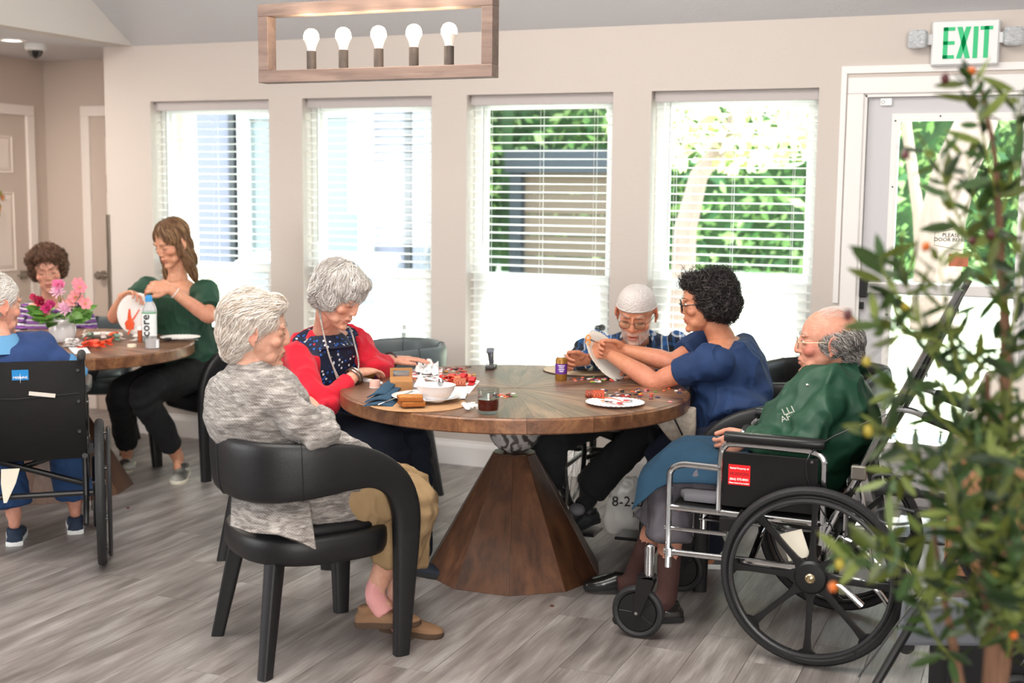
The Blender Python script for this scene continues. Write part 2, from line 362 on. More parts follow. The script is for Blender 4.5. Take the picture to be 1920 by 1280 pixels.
# windows
M_pane = glass_mat('window glass', '#f6fbf9')
M_screen = glass_mat('screened lower glass', '#f0f2f0')
for k, (a, b) in enumerate(WIN):
    w = bpy.data.objects.new('window_%d' % (k+1), None); COL.objects.link(w); w['kind'] = 'structure'; w.location = ((a+b)/2, WY+.12, WZ0)
    y = WY+.12; g = G()
    def fr(g, x0, x1, z0, z1, t, y0, y1):
        vs = []
        for yy in (y0, y1):
            for (p, q) in ((x0, z0), (x1, z0), (x1, z1), (x0, z1)): vs.append((p, yy, q))
            for (p, q) in ((x0+t, z0+t), (x1-t, z0+t), (x1-t, z1-t), (x0+t, z1-t)): vs.append((p, yy, q))
        fs = []
        for i in range(4):
            j = (i+1) % 4
            fs += [(i, j, 4+j, 4+i), (8+i, 12+i, 12+j, 8+j), (i, 8+i, 8+j, j), (4+i, 4+j, 12+j, 12+i)]
        g.add(vs, fs)
    fr(g, a, b, WZ0, WZ1, .042, y-.01, y+.05); obj('window_frame', g, M_vinyl, w, smooth=0, world=True)
    zm = 1.045
    g = G(); fr(g, a+.04, b-.04, zm-.005, WZ1-.04, .030, y+.012, y+.042); us = obj('upper_sash', g, M_vinyl, w, smooth=0, world=True)
    g = G(); fr(g, a+.04, b-.04, WZ0+.04, zm+.055, .048, y-.018, y+.014); ls = obj('lower_sash', g, M_vinyl, w, smooth=0, world=True)
    obj('pane', G().box2((a+.06, y+.024, zm), (b-.06, y+.028, WZ1-.06)), M_pane, us, smooth=0, world=True)
    obj('pane', G().box2((a+.08, y-.004, WZ0+.06), (b-.08, y, zm+.02)), M_screen, ls, smooth=0, world=True)
    obj('window_sill', G().box2((a, WY-.012, WZ0-.02), (b, WY+.12, WZ0+.002)), M_trim, w, smooth=0, bevel=.004, world=True)
# blinds
slat_g = G(); SW = .846
prof = [(-.025, -.0012), (-.012, .0014), (0, .0022), (.012, .0014), (.025, -.0012), (.025, -.0036), (0, -.0004), (-.025, -.0036)]
slat_g.prism(prof, SW-.012, (0, 0, 0), (0, 1, 0), (0, 0, 1)); slat0 = None
WORD = ['white slat blind on the leftmost window', 'white slat blind on the second window from the left', 'white slat blind on the third window, above the capped man', 'white slat blind on the window nearest the exit door']
for k, (a, b) in enumerate(WIN):
    t = thing('window_blind', WORD[k], 'blind', ((a+b)/2, WY+.055, WZ1-.05), group='window blinds')
    g = G().box((0, -.010, .022), (b-a-.012, .006, .056)).box((0, .015, .028), (b-a-.014, .045, .036)); obj('valance', g, mat('blind valance', '#b9b2b1', .5), t, smooth=0, bevel=.003)
    n = 34; z = -.028
    while z > -(WZ1-WZ0)+.12:
        if slat0 is None: s = slat0 = obj('slat', slat_g, M_slat, t, smooth=30)
        else: s = dup(slat0, t)
        s.location = (0, .012, z); s.rotation_euler = (math.radians(4 + rnd.uniform(-1, 1)), 0, 0); z -= .0452
    obj('bottom_rail', G().box((0, .012, z), (b-a-.014, .05, .016)), M_slat, t, smooth=0, bevel=.003)
    for x in (-.31, 0., .31):
        g = G()
        for yy in (-.014, .038): g.tube([(x, yy, 0), (x, yy, z)], .0011, 4)
        obj('ladder_cord', g, mat('blind cord', '#e6e6e2', .7), t, smooth=0)
    obj('wand', G().tube([(-.335, -.028, -.0), (-.333, -.03, -.02), (-.335, -.03, -.78)], .0032, 6), mat('clear wand', '#a9a7a6', .3), t)

# exit door with its frame
dr = bpy.data.objects.new('door_3', None); COL.objects.link(dr); dr['kind'] = 'structure'; dr.location = (DX0, WY, 0)
M_door = mat('grey white door paint', '#c6c5c8', .45)
GX0, GX1, GZ0, GZ1 = -.668, -.104, .33, 1.92
wd = wall_with_holes('door_leaf', DX0+.012, DX1-.012, .012, DZ-.012, WY+.03, WY+.075, [(GX0, GX1, GZ0, GZ1)], M_door)
del wd['kind']
def reparent(o, p):
    im = np.array(wm(p).inverted()); vs = np.array([v.co[:] for v in o.data.vertices]) @ im[:3, :3].T + im[:3, 3]
    o.data.vertices.foreach_set('co', vs.ravel()); o.parent = p
reparent(wd, dr)
g = G(); fr(g, GX0-.035, GX1+.035, GZ0-.035, GZ1+.035, .036, WY+.018, WY+.032); fr(g, GX0-.012, GX1+.012, GZ0-.012, GZ1+.012, .014, WY+.010, WY+.02)
lf = obj('lite_frame', g, M_trim, dr, smooth=0, world=True)
for x, z in [(x, z) for x in (GX0-.018, GX1+.018) for z in (GZ0, .65, .97, 1.28, 1.6, GZ1)] + [(GX0+.19, GZ1+.02), (GX1-.19, GZ1+.02)]:
    obj('screw', G().lathe([(.0045, 0), (.003, .002)], 8, (x, WY+.0175, z), rotx(PI/2)), M_dark, lf, world=True)
obj('pane', G().box2((GX0, WY+.05, GZ0), (GX1, WY+.054, GZ1)), M_pane, dr, smooth=0, world=True)
g = G(); y0 = WY-.018   # casing
g.box2((DX0-.085, y0, 0), (DX0-.005, WY, DZ+.005)); obj('casing', g, M_trim, dr, smooth=0, bevel=.006, world=True)
obj('casing', G().box2((DX1+.005, y0, 0), (DX1+.085, WY, DZ+.005)), M_trim, dr, smooth=0, bevel=.006, world=True)
obj('casing', G().box2((DX0-.085, y0, DZ+.005), (DX1+.085, WY, DZ+.085)), M_trim, dr, smooth=0, bevel=.006, world=True)
obj('jamb', G().box2((DX0-.006, WY-.004, 0), (DX0+.009, WY+.16, DZ)).box2((DX1-.009, WY-.004, 0), (DX1+.006, WY+.16, DZ)).box2((DX0, WY-.004, DZ-.01), (DX1, WY+.16, DZ+.006)), M_trim, dr, smooth=0, world=True)
obj('cover_strip', G().box2((DX0-.118, WY-.012, 1.02), (DX0-.092, WY, DZ+.105)).box2((DX0-.118, WY-.012, DZ+.105), (DX1+.1, WY, DZ+.14)), M_trim, dr, smooth=0, world=True)
pb = obj('push_bar', G().box2((DX0+.05, WY-.035, 1.075), (DX1-.03, WY+.022, 1.135)), mat('push bar steel', '#c9c6c4', .35, .4), dr, smooth=0, bevel=.008, world=True)
obj('end_cap', G().box2((DX0+.012, WY-.042, 1.055), (DX0+.052, WY+.03, 1.155)), M_black, pb, smooth=0, bevel=.006, world=True)
obj('latch', G().box((DX0+.02, WY+.02, 1.01), (.022, .03, .035)), M_black, dr, smooth=0, bevel=.003, world=True)
obj('threshold', G().box2((DX0, WY-.03, -.004), (DX1, WY+.17, .014)), mat('aluminium threshold', '#8c8c8e', .4, .8), dr, smooth=0, world=True)
t = thing('door_sensor', 'small white alarm contact at the top corner of the exit door', 'sensor', aty(1662, 190, WY+.02))
obj('sensor_body', G().box((0, 0, -.003), (.055, .022, .036)), M_vinyl, t, smooth=0, bevel=.004)
obj('magnet', G().box((-.002, -.002, .030), (.062, .028, .018)), M_vinyl, t, smooth=0, bevel=.003)
obj('sensor_ring', G().torus((-.014, -.0115, -.004), .0075, .0012, (0, 1, 0), 16, 5), mat('grey print', '#77777a', .5), t)
# notice on the glass
p = aty(1800, 448, WY+.045); t = thing('door_notice', 'clear hexagonal decal with black lettering on the exit door glass', 'decal', p)
w_, h_ = .118, .052; hexa = [(-w_, -h_*.62), (0, -h_*1.05), (w_, -h_*.62), (w_, h_*.62), (0, h_*1.05), (-w_, h_*.62)]
g = G().tube([(x, 0, z) for x, z in hexa], .0016, 4, closed=True); M_ink = mat('black print', '#18181a', .6)
obj('outline', g, M_ink, t)
text('PLEASE CLOSE\nDOOR BEHIND YOU', .026, M_ink, t, p + V(0, -.002, .006), (1, 0, 0), (0, 0, 1), bold=.0006)
p = aty(1797, 488, WY+.045); obj('glass_sticker', G().box((0, 0, 0), (.09, .002, .06)), mat('faded red print', '#b5674a', .6), smooth=0, label='small faded reddish square sticker under the hexagonal door decal', category='sticker', loc=None).location = tuple(p)

# interior doors of the alcove
M_idoor = mat('alcove door paint', '#ddd0c6', .5)
def panel_door(name, o, X, Nn, w, h, hand, level_z=.93, knob=None):
    """six panel door; o = lower corner, X along it, Nn out of its face"""
    d = bpy.data.objects.new(name, None); COL.objects.link(d); d['kind'] = 'structure'; o = V(*o); d.location = tuple(o); X = V(*X); Nn = V(*Nn); Z = V(0, 0, 1)
    R = np.stack([X, Nn, Z], 1)
    lf = obj('door_leaf', G().box(o+X*w/2+Z*h/2-Nn*.02, (w, .03, h), R), M_idoor, d, smooth=0, world=True)
    for (u0, u1) in ((.12, w/2-.05), (w/2+.05, w-.12)):
        for (z0, z1) in ((.22, .82), (.98, 1.52), (1.64, 1.90)):
            c = o+X*(u0+u1)/2+Z*(z0+z1)/2; A, B = (u1-u0)/2, (z1-z0)/2
            g = G(); rs = []
            for s_, dy in ((0, -.006), (.006, .004), (.02, -.003), (.045, .003)):
                rs.append([c+X*sx*(A-s_)+Z*sz*(B-s_)+Nn*dy for sx, sz in ((-1, -1), (1, -1), (1, 1), (-1, 1))])
            g.rings(rs); obj('panel', g, M_idoor, lf, smooth=0, world=True)
    for (u0, u1, z0, z1) in ((-.075, -.004, 0, h+.004), (w+.004, w+.075, 0, h+.004), (-.075, w+.075, h+.004, h+.075)):
        obj('casing', G().box(o+X*(u0+u1)/2+Z*(z0+z1)/2+Nn*.004, (u1-u0, .026, z1-z0), R), mat('alcove trim', '#e4dad2', .5), d, smooth=0, bevel=.004, world=True)
    if knob:
        u, s = knob; c = o+X*u+Z*level_z; g = G()
        if hand == 'lever':
            g.box(c+Nn*.004, (.062, .01, .062), R); g.tube([c, c+Nn*.045], .009, 8); g.tube([c+Nn*.045, c+Nn*.048+X*s*.10], .008, 8, round_ends=True)
        else:
            g.lathe([(.033, 0), (.033, .006), (.014, .010), (.012, .04), (.026, .05), (.030, .062), (.022, .074), (.002, .078)], 18, c, np.stack([X, Z, Nn], 1))
            g.tube([c+Nn*.06, c+Nn*.06+X*s*.07], .008, 8, round_ends=True)
        obj('door_handle', g, M_metal, d, world=True)
    return d
panel_door('door_1', (-6.488, 6.075, 0), (0, 1, 0), (1, 0, 0), .81, 2.035, 'lever', .95, (.75, -1))
panel_door('door_2', (-6.09, 7.078, 0), (1, 0, 0), (0, -1, 0), .72, 2.035, 'knob', .95, (.08, 1))
# ceiling fittings
p = atz(22, 73, CZ); t = thing('downlight', 'round recessed ceiling downlight, lit, near the left edge', 'light', p)
obj('trim_ring', G().lathe([(.055, -.001), (.085, -.001), (.088, -.006), (.06, -.012), (.055, -.004)], 24), M_trim, t)
obj('lens', G().lathe([(.056, -.006), (.04, -.008), (.001, -.009)], 24), mat('lit lens', '#fff6e8', .5, emit=6), t)
p = atz(66, 82, CZ); t = thing('dome_camera', 'white security dome camera with black globe on the low ceiling', 'camera', p)
obj('housing', G().lathe([(.062, 0), (.064, -.03), (.055, -.04), (.048, -.042)], 24), mat('camera white', '#dcdcda', .4), t)
obj('dome', G().lathe([(.046, -.038), (.044, -.055), (.034, -.075), (.018, -.088), (.001, -.092)], 24), mat('black dome', '#0d0e10', .12, coat=1), t)
# exit sign
pc = aty(1810, 81, WY-.03); t = thing('exit_sign', 'white exit sign with green lettering above the door', 'sign', (pc[0], WY, pc[2]))
obj('sign_housing', G().box((0, -.028, 0), (.306, .05, .212)), mat('sign white', '#dadbdc', .4), t, smooth=0, bevel=.012)
obj('sign_face', G().box((0, -.056, 0), (.292, .006, .198)), mat('sign face', '#e4e5e5', .35), t, smooth=0, bevel=.004)
M_green = mat('exit green', '#12a86a', .4, emit=.25)
def letter(ch, x, w, h, s):
    g = G(); y = -.0605; d = .002
    if ch == 'E': g.box((x+s/2, y, 0), (s, d, h)); [g.box((x+w/2, y, z), (w, d, s*.8)) for z in (-h/2+s*.4, 0, h/2-s*.4)]
    if ch == 'I': g.box((x+s/2, y, 0), (s, d, h))
    if ch == 'T': g.box((x+w/2, y, h/2-s*.4), (w, d, s*.8)); g.box((x+w/2, y, 0), (s, d, h))
    if ch == 'X':
        for q in (-1, 1): g.prism([(-w/2*q, -h/2), (-w/2*q+s*1.1*q, -h/2), (w/2*q, h/2), (w/2*q-s*1.1*q, h/2)][::q], d, (x+w/2, y, 0), (1, 0, 0), (0, 0, 1))
    obj('letter', g, M_green, t, smooth=0)
for ch, x, w in (('E', -.098, .052), ('X', -.037, .062), ('I', .036, .022), ('T', .066, .055)): letter(ch, x, w, .146, .021)
M_clear = mat('clear ribbed plastic', '#e9ecef', .18, c2='#b9bec4', nscale=60, stretch=(1, 1, 4), bump=1., bscale=70)
for s in (-1, 1):
    h = obj('lamp_head', G().box((s*.213, -.06, .022), (.092, .05, .086), rotz(s*.35)), M_clear, t, smooth=0, bevel=.018, seg=3)
    obj('lamp_bracket', G().box((s*.162, -.035, .02), (.03, .03, .05)), mat('sign white', '#dadbdc'), t, smooth=0, bevel=.004)

# ============================================================ OUTSIDE
M_ground = mat('sunlit concrete', '#cfcdc6', .85, c2='#b7b9ae', nscale=.8)
obj('ground_outside', G().box2((-25, WY+.17, -.3), (18, 30, -.1)), M_ground, smooth=0, kind='structure')
obj('sunblock_eave', G().box2((-5.6, WY+.17, CZ+.02), (3, WY+1.0, CZ+.16)), M_trim, smooth=0, kind='structure')  # unseen overhang added to keep direct sun out of the windows
g = G(); zz_ = lambda x, y: -.1 + .82*min(1, max(0, (y-9.5)/.9))
xs_ = np.linspace(-8, 9, 18); yy_ = np.r_[np.linspace(9.3, 10.6, 14), np.linspace(11, 18, 8)]; g.add([(x, y, zz_(x, y)+.01) for x in xs_ for y in yy_], [(i*22+j, (i+1)*22+j, (i+1)*22+j+1, i*22+j+1) for i in range(17) for j in range(21)])
obj('ground_bank', g, mat('sunlit pale bank', '#d3d2c4', .9, c2='#b4bd98', nscale=1.3), smooth=60, kind='structure')
bx1 = aty(788, 300, 10.6)[0]
b = thing('neighbour_building', 'pale lavender grey building wall seen through the two left windows', 'building', (bx1-6, 10.9, 0))
obj('wall', G().box2((-18, 10.6, -.1), (bx1-.0, 12, 5)), mat('shade toned stucco', '#62616d', .9, bump=.2, bscale=30), b, smooth=0, world=True)  # stucco colour darkened so the wall reads as shaded though sun reaches it
for px, w in ((433, .07), (766, .10)):
    x = aty(px, 300, 10.5)[0]; obj('downspout', G().box((x, 10.54, 2.2), (w, .08, 4.6)), mat('dark bronze', '#17181c', .6), b, smooth=0, bevel=.01, world=True)
x = aty(783, 300, 10.5)[0]; obj('corner_board', G().box((x, 10.55, 2.2), (.14, .1, 4.6)), mat('grey board', '#5c5d66', .7), b, smooth=0, world=True)
x0, x1 = aty(445, 300, 10.5)[0], aty(520, 300, 10.5)[0]
g = G(); fr(g, x0, x1+1, .5, 2.35, .12, 10.5, 10.6); wf = obj('window', g, mat('white outside trim', '#a9a9a8', .6), b, smooth=0, world=True)
obj('pane', G().box2((x0+.1, 10.56, .6), (x1+.9, 10.59, 2.25)), mat('curtained glass', '#5d6566', .3), wf, smooth=0, world=True)
obj('eave', G().box2((-18, 9.9, 3.1), (bx1+.3, 12.2, 3.3)), mat('grey fascia', '#8b8b93', .7), b, smooth=0, world=True)
# enclosure with brown boards
ex0, ex1 = aty(985, 400, 11.6)[0], aty(1200, 400, 11.6)[0]; ez1 = aty(1060, 322, 11.6)[2]
e = thing('fence_enclosure', 'brown board enclosure with a dark frame among the shrubs outside', 'enclosure', ((ex0+ex1)/2, 11.6, -.1))
n = 9; zz = np.linspace(-.1, ez1, n+1)
for i in range(n): obj('board', G().box(((ex0+ex1)/2, 11.6, (zz[i]+zz[i+1])/2), (ex1-ex0, .04, zz[i+1]-zz[i]-.012)), mat('brown board', '#5c4d42', .8, rnd=.08), e, smooth=0, world=True)
obj('top_beam', G().box(((ex0+ex1)/2, 11.55, ez1+.1), (ex1-ex0+.3, .25, .22)), mat('dark frame', '#22262e', .7), e, smooth=0, world=True)
for x in (ex0-.06, ex1): obj('post', G().box((x, 11.55, (ez1-.1)/2), (.12, .14, ez1+.1)), mat('dark frame', '#22262e', .7), e, smooth=0, world=True)
# planting
def leafmat(name, a, b):
    m = mat(name, a, .55, c2=b, nscale=1.6, vcol=True, spec=.3); n, l = nodes(m); bs = n['Principled BSDF']; t = n.new('ShaderNodeBsdfTranslucent'); mx = n.new('ShaderNodeMixShader'); mx.inputs[0].default_value = .35
    src = bs.inputs['Base Color'].links[0].from_socket; l.new(src, t.inputs[0]); l.new(bs.outputs[0], mx.inputs[1]); l.new(t.outputs[0], mx.inputs[2]); l.new(mx.outputs[0], n['Material Output'].inputs[0]); return m
def leaf_cloud(n, fn, size, cols, seed):
    r = np.random.RandomState(seed); P = fn(r, n); a = r.normal(size=(n, 3)); a /= np.linalg.norm(a, axis=1, keepdims=True); b = np.cross(a, r.normal(size=(n, 3))); b /= np.linalg.norm(b, axis=1, keepdims=True)
    s = size*r.uniform(.6, 1.4, (n, 1)); Vv = np.stack([P-a*s, P+b*s*.45, P+a*s, P-b*s*.45], 1).reshape(-1, 3); F_ = np.arange(4*n).reshape(-1, 4)
    cc = np.array([C(c)[:3] for c in cols])[r.randint(0, len(cols), n)]*r.uniform(.7, 1.25, (n, 1)); return (Vv, F_, np.repeat(cc, 4, 0))
M_leaf = leafmat('outdoor foliage', '#ffffff', '#d9e6c8')
def hedge(name, label, x0, x1, y, z1, n, seed, cols, dens=1., size=.075):
    t = thing(name, label, 'hedge', ((x0+x1)/2, y, -.1)); L = x1-x0
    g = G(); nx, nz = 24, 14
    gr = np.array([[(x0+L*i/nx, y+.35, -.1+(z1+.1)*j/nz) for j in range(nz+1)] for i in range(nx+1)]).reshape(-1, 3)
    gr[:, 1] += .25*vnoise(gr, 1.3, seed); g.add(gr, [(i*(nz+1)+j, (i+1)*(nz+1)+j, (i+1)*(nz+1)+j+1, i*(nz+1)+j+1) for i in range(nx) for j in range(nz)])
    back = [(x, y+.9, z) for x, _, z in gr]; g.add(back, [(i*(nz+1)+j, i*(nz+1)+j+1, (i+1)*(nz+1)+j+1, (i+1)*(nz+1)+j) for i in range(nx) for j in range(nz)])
    obj('leaf_backing', g, mat('dark hedge backing', '#23351f', .9, c2='#3c5a2e', nscale=5), t, world=True)  # dark green backing sheet added behind the leaves to close sky gaps
    def f(r, n):
        P = np.stack([r.uniform(x0, x1, n), y+.30-np.abs(r.normal(0, .22, n)), r.uniform(-.05, z1+.1, n)], 1); P[:, 1] += .25*vnoise(P*V(1, 0, 1), 1.3, seed) - .15*vnoise(P, 3, 5); return P
    o = obj('foliage', leaf_cloud(n, f, size, cols, seed), M_leaf, t, smooth=0, world=True); o['kind'] = 'stuff'; return t
GR = ['#6b8d55', '#8caa69', '#557a4a', '#a6be7c', '#466a46', '#c6d59a']
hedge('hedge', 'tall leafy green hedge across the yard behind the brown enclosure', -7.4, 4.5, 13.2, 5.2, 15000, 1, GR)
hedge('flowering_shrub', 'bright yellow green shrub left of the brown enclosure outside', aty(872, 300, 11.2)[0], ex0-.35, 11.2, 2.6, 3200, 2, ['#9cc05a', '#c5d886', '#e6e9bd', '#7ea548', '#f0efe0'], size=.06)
def tree(name, label, pts, r, seed, foliage=None):
    t = thing(name, label, 'tree', pts[0]); g = G(); 
    for P, R_ in zip(pts if isinstance(pts[0], list) else [pts], r if isinstance(r[0], list) else [r]): g.tube(P, R_, 10)
    obj('trunk', g, mat('pink grey bark', '#77645c', .8, c2='#8f7d73', nscale=3, stretch=(3, 3, .5), bump=.4, bscale=12), t, world=True)
    if foliage:
        c, rad, n, cols = foliage
        def f(r, n): u = r.normal(size=(n, 3)); u /= np.linalg.norm(u, axis=1, keepdims=True); return V(*c)+u*V(*rad)*r.uniform(.3, 1, (n, 1))**.5
        o = obj('foliage', leaf_cloud(n, f, .07, cols, seed), M_leaf, t, smooth=0, world=True); o['kind'] = 'stuff'
Y = 9.4; P = lambda x, y, Yy=Y: aty(x, y, Yy)
tree('blossom_tree', 'pink barked tree with pale blossom outside the window next to the exit door', [P(1272, 680), P(1285, 430), P(1310, 330), P(1370, 250), P(1400, 100, 9.8)], [.10, .085, .07, .05, .03], 4,
     (tuple(P(1370, 190, 9.6)), (1.0, .6, .55), 1500, ['#eadfdc', '#dfe8bd', '#f5f1ee', '#b8ca83', '#e9c9c0']))
tree('bark_tree', 'thick smooth pinkish tree trunk leaning behind the exit door glass', [P(1750, 620), P(1765, 420), P(1790, 320), P(1830, 230), P(1900, 60)], [.17, .16, .15, .14, .12], 5)
tree('slender_tree', 'thin pale trunk left of the thick one behind the door glass', [P(1742, 800, 10.4), P(1722, 400, 10.4), P(1700, 240, 10.4), P(1690, 60, 10.4)], [.05, .045, .04, .03], 6)
# parked cars
def car(name, label, cx, cy, rz, col):
    t = thing(name, label, 'car', (cx, cy, -.1), rz); m = mat(name+' paint', col, .25, .2, coat=.8)
    side = [(-2.2, .35), (-2.25, .75), (-1.9, .92), (-1.1, 1.0), (-.45, 1.42), (.75, 1.45), (1.45, 1.02), (2.15, .92), (2.25, .5), (2.2, .3), (1.75, .28), (1.65, .5), (1.35, .62), (1.05, .5), (.95, .28), (-.95, .28), (-1.05, .5), (-1.35, .62), (-1.65, .5), (-1.75, .28)]
    obj('body', G().prism(side, 1.75, (0, 0, 0), (1, 0, 0), (0, 0, 1)), m, t, smooth=0, bevel=.06)
    gl = mat('car glass', '#2c3944', .1, coat=1)
    obj('side_glass', G().prism([(-.95, .98), (-.42, 1.36), (.7, 1.38), (1.2, 1.0)], 1.77, (0, 0, 0), (1, 0, 0), (0, 0, 1)), gl, t, smooth=0)
    obj('windscreen', G().add([(-1.14, -.7, 1.0), (-1.14, .7, 1.0), (-.5, .62, 1.42), (-.5, -.62, 1.42), (-1.10, -.7, .98), (-1.10, .7, .98), (-.46, .62, 1.40), (-.46, -.62, 1.40)],
        [(0, 3, 2, 1), (4, 5, 6, 7), (0, 1, 5, 4), (3, 7, 6, 2), (0, 4, 7, 3), (1, 2, 6, 5)]), gl, t, smooth=0)
    for x in (-1.35, 1.35):
        for y in (-.82, .82): obj('wheel', G().lathe([(.02, -.1), (.3, -.1), (.33, -.06), (.33, .06), (.3, .1), (.02, .1)], 20, (x, y, .33), rotx(PI/2)), mat('tyre', '#1c1c1e', .8), t)
    return t
car('parked_car', 'silver car parked outside behind the second window', -5.35, 8.85, 2.0, '#c9ccd2').scale = (.62, .72, .78)
for i in range(4):
    obj('kerb_stripe', G().box((-.2+i*.05, 8.2+i*.8, -.096), (4.2, .16, .006)), mat('blue grey paving band', '#8d95a3', .8), smooth=0, kind='structure')
# ============================================================ FURNITURE
def wood(name, a, b, c, rough=.38, sx=1., scale=9, coat=.0, rnd=.10, grainy=.5):
    if name in _MC: return _MC[name]
    m = bpy.data.materials.new(name); m.use_nodes = True; n, l = nodes(m); bs = n['Principled BSDF']
    tc = n.new('ShaderNodeTexCoord'); oi = n.new('ShaderNodeObjectInfo'); cb = n.new('ShaderNodeCombineXYZ'); mu = n.new('ShaderNodeMath'); mu.operation = 'MULTIPLY'; mu.inputs[1].default_value = 30
    l.new(oi.outputs['Random'], mu.inputs[0]); [l.new(mu.outputs[0], cb.inputs[i]) for i in range(3)]
    ad = n.new('ShaderNodeVectorMath'); l.new(tc.outputs['Object'], ad.inputs[0]); l.new(cb.outputs[0], ad.inputs[1])
    mp = n.new('ShaderNodeMapping'); mp.inputs['Scale'].default_value = (sx*.13, 1, 1) if sx else (1, 1, .13); l.new(ad.outputs[0], mp.inputs[0])
    z = n.new('ShaderNodeTexNoise'); z.inputs['Scale'].default_value = scale; z.inputs['Detail'].default_value = 6; z.inputs['Distortion'].default_value = 1.2; l.new(mp.outputs[0], z.inputs[0])
    rp = n.new('ShaderNodeValToRGB'); e = rp.color_ramp.elements; e[0].position = .28; e[0].color = C(a); e[1].position = .74; e[1].color = C(c); x = e.new(.5); x.color = C(b)
    l.new(z.outputs[0], rp.inputs[0]); z2 = n.new('ShaderNodeTexNoise'); z2.inputs['Scale'].default_value = scale*7; z2.inputs['Detail'].default_value = 2; l.new(mp.outputs[0], z2.inputs[0])
    r2 = n.new('ShaderNodeValToRGB'); r2.color_ramp.elements[0].position = .3; r2.color_ramp.elements[0].color = (1-grainy*.5,)*3+(1,); r2.color_ramp.elements[1].position = .55; r2.color_ramp.elements[1].color = (1, 1, 1, 1); l.new(z2.outputs[0], r2.inputs[0])
    mx = n.new('ShaderNodeMix'); mx.data_type = 'RGBA'; mx.blend_type = 'MULTIPLY'; mx.inputs[0].default_value = 1; l.new(rp.outputs[0], mx.inputs[6]); l.new(r2.outputs[0], mx.inputs[7])
    mr = n.new('ShaderNodeMapRange'); mr.inputs[3].default_value = 1-rnd; mr.inputs[4].default_value = 1+rnd; l.new(oi.outputs['Random'], mr.inputs[0])
    hs = n.new('ShaderNodeHueSaturation'); l.new(mx.outputs[2], hs.inputs['Color']); l.new(mr.outputs[0], hs.inputs['Value']); l.new(hs.outputs[0], bs.inputs['Base Color'])
    bs.inputs['Roughness'].default_value = rough; bs.inputs['Coat Weight'].default_value = coat; bs.inputs['Coat Roughness'].default_value = .25
    bp = n.new('ShaderNodeBump'); bp.inputs['Strength'].default_value = .35; bp.inputs['Distance'].default_value = .002; l.new(z2.outputs[0], bp.inputs['Height']); l.new(bp.outputs[0], bs.inputs['Normal'])
    _MC[name] = m; return m
M_top = wood('tabletop oak', '#4b3021', '#7a563f', '#9a755a', .42, 1, 12, .2, .22, .8)
M_rim = wood('tabletop rim', '#573622', '#7a5238', '#956c49', .35, 1, 12, .1, .13)
M_ped = wood('walnut pedestal', '#331e12', '#50321f', '#69452d', .42, 0, 8, .0, .16)
def marble():
    m = mat('grey swirled stone', '#8d8a88', .18, coat=.6); n, l = nodes(m); tc = n.new('ShaderNodeTexCoord'); w = n.new('ShaderNodeTexWave'); w.inputs['Scale'].default_value = 6; w.inputs['Distortion'].default_value = 14; w.inputs['Detail'].default_value = 3; w.inputs['Detail Scale'].default_value = 1.6
    l.new(tc.outputs['Object'], w.inputs[0]); r = n.new('ShaderNodeValToRGB'); r.color_ramp.elements[0].color = C('#4b4644'); r.color_ramp.elements[0].position = .2; r.color_ramp.elements[1].color = C('#aaa7a5'); r.color_ramp.elements[1].position = .7
    l.new(w.outputs[0], r.inputs[0]); l.new(r.outputs[0], n['Principled BSDF'].inputs['Base Color']); return m
def round_table(cx, cy, r, label, a0):
    t = thing('round_table', label, 'table', (cx, cy, 0)); n = 32; w0 = None; g = G(); h = .76
    a = PI/n; zt = .0; K = [(.004, -a), (.004, a)]
    pts = [(.0, 0)] + [((r-.013)*math.cos(u), (r-.013)*math.sin(u)) for u in np.linspace(-a+.0006, a-.0006, 4)]
    g.prism(pts, .012, (0, 0, -.006))
    for i in range(n):
        o = obj('veneer_wedge', g, M_top, t, smooth=0) if i == 0 else dup(w0, t)
        if i == 0: w0 = o
        o.location = (0, 0, h - .0004*(i % 2)); o.rotation_euler = (0, 0, i*2*PI/n)
    obj('top_core', G().lathe([(.001, .70), (r-.028, .702), (r-.02, h-.013), (.001, h-.013)], 64), M_rim, t)
    nb = 18; g = G(); a = PI/nb; rs = []
    for u in np.linspace(-a+.0008, a-.0008, 6):
        d = V(math.cos(u), math.sin(u), 0); rs.append([d*rr + V(0, 0, z) for rr, z in ((r-.016, -.002), (r-.006, -.001), (r, -.007), (r, -.053), (r-.004, -.058), (r-.030, -.058))])
    g.rings(rs); b0 = obj('rim_block', (np.array(g.v) - V(r, 0, -.03), g.f), M_rim, t, smooth=30)
    for i in range(nb):
        o = b0 if i == 0 else dup(b0, t); u = a0+i*2*PI/nb
        o.location = (r*math.cos(u), r*math.sin(u), h-.03); o.rotation_euler = (0, 0, u)
    obj('ball', G().ell((0, 0, .60), (.112, .112, .112), n=40, m=24), marble(), t, smooth=180)
    k = 10; rb, rt, zb, zt = .375, .092, .0, .492; g = G()
    for s in (0,):
        A = PI/k; c = lambda rr, u, z, ins=0: V((rr-ins)*math.cos(u), (rr-ins)*math.sin(u), z)
        g.rings([[c(rb, -A, zb), c(rb, A, zb), c(rb, A, zb, .03), c(rb, -A, zb, .03)], [c(rt, -A, zt), c(rt, A, zt), c(rt, A, zt, .02), c(rt, -A, zt, .02)]])
    c0 = V(.22, 0, .25); p0 = obj('pedestal_panel', (np.array(g.v)-c0, g.f), M_ped, t, smooth=0, bevel=.0025)
    for i in range(k):
        o = p0 if i == 0 else dup(p0, t); u = math.radians(-52)+i*2*PI/k; o.rotation_euler = (0, 0, u); q = rotz(u) @ c0; o.location = tuple(q)
    obj('plinth', G().lathe([(.001, .0), (.34, .0), (.335, .006), (.001, .49)], 10), M_dark, t, smooth=0)
    obj('cap', G().lathe([(.001, .485), (.088, .485), (.088, .496), (.001, .496)], 10), M_ped, t, smooth=0)
    return t
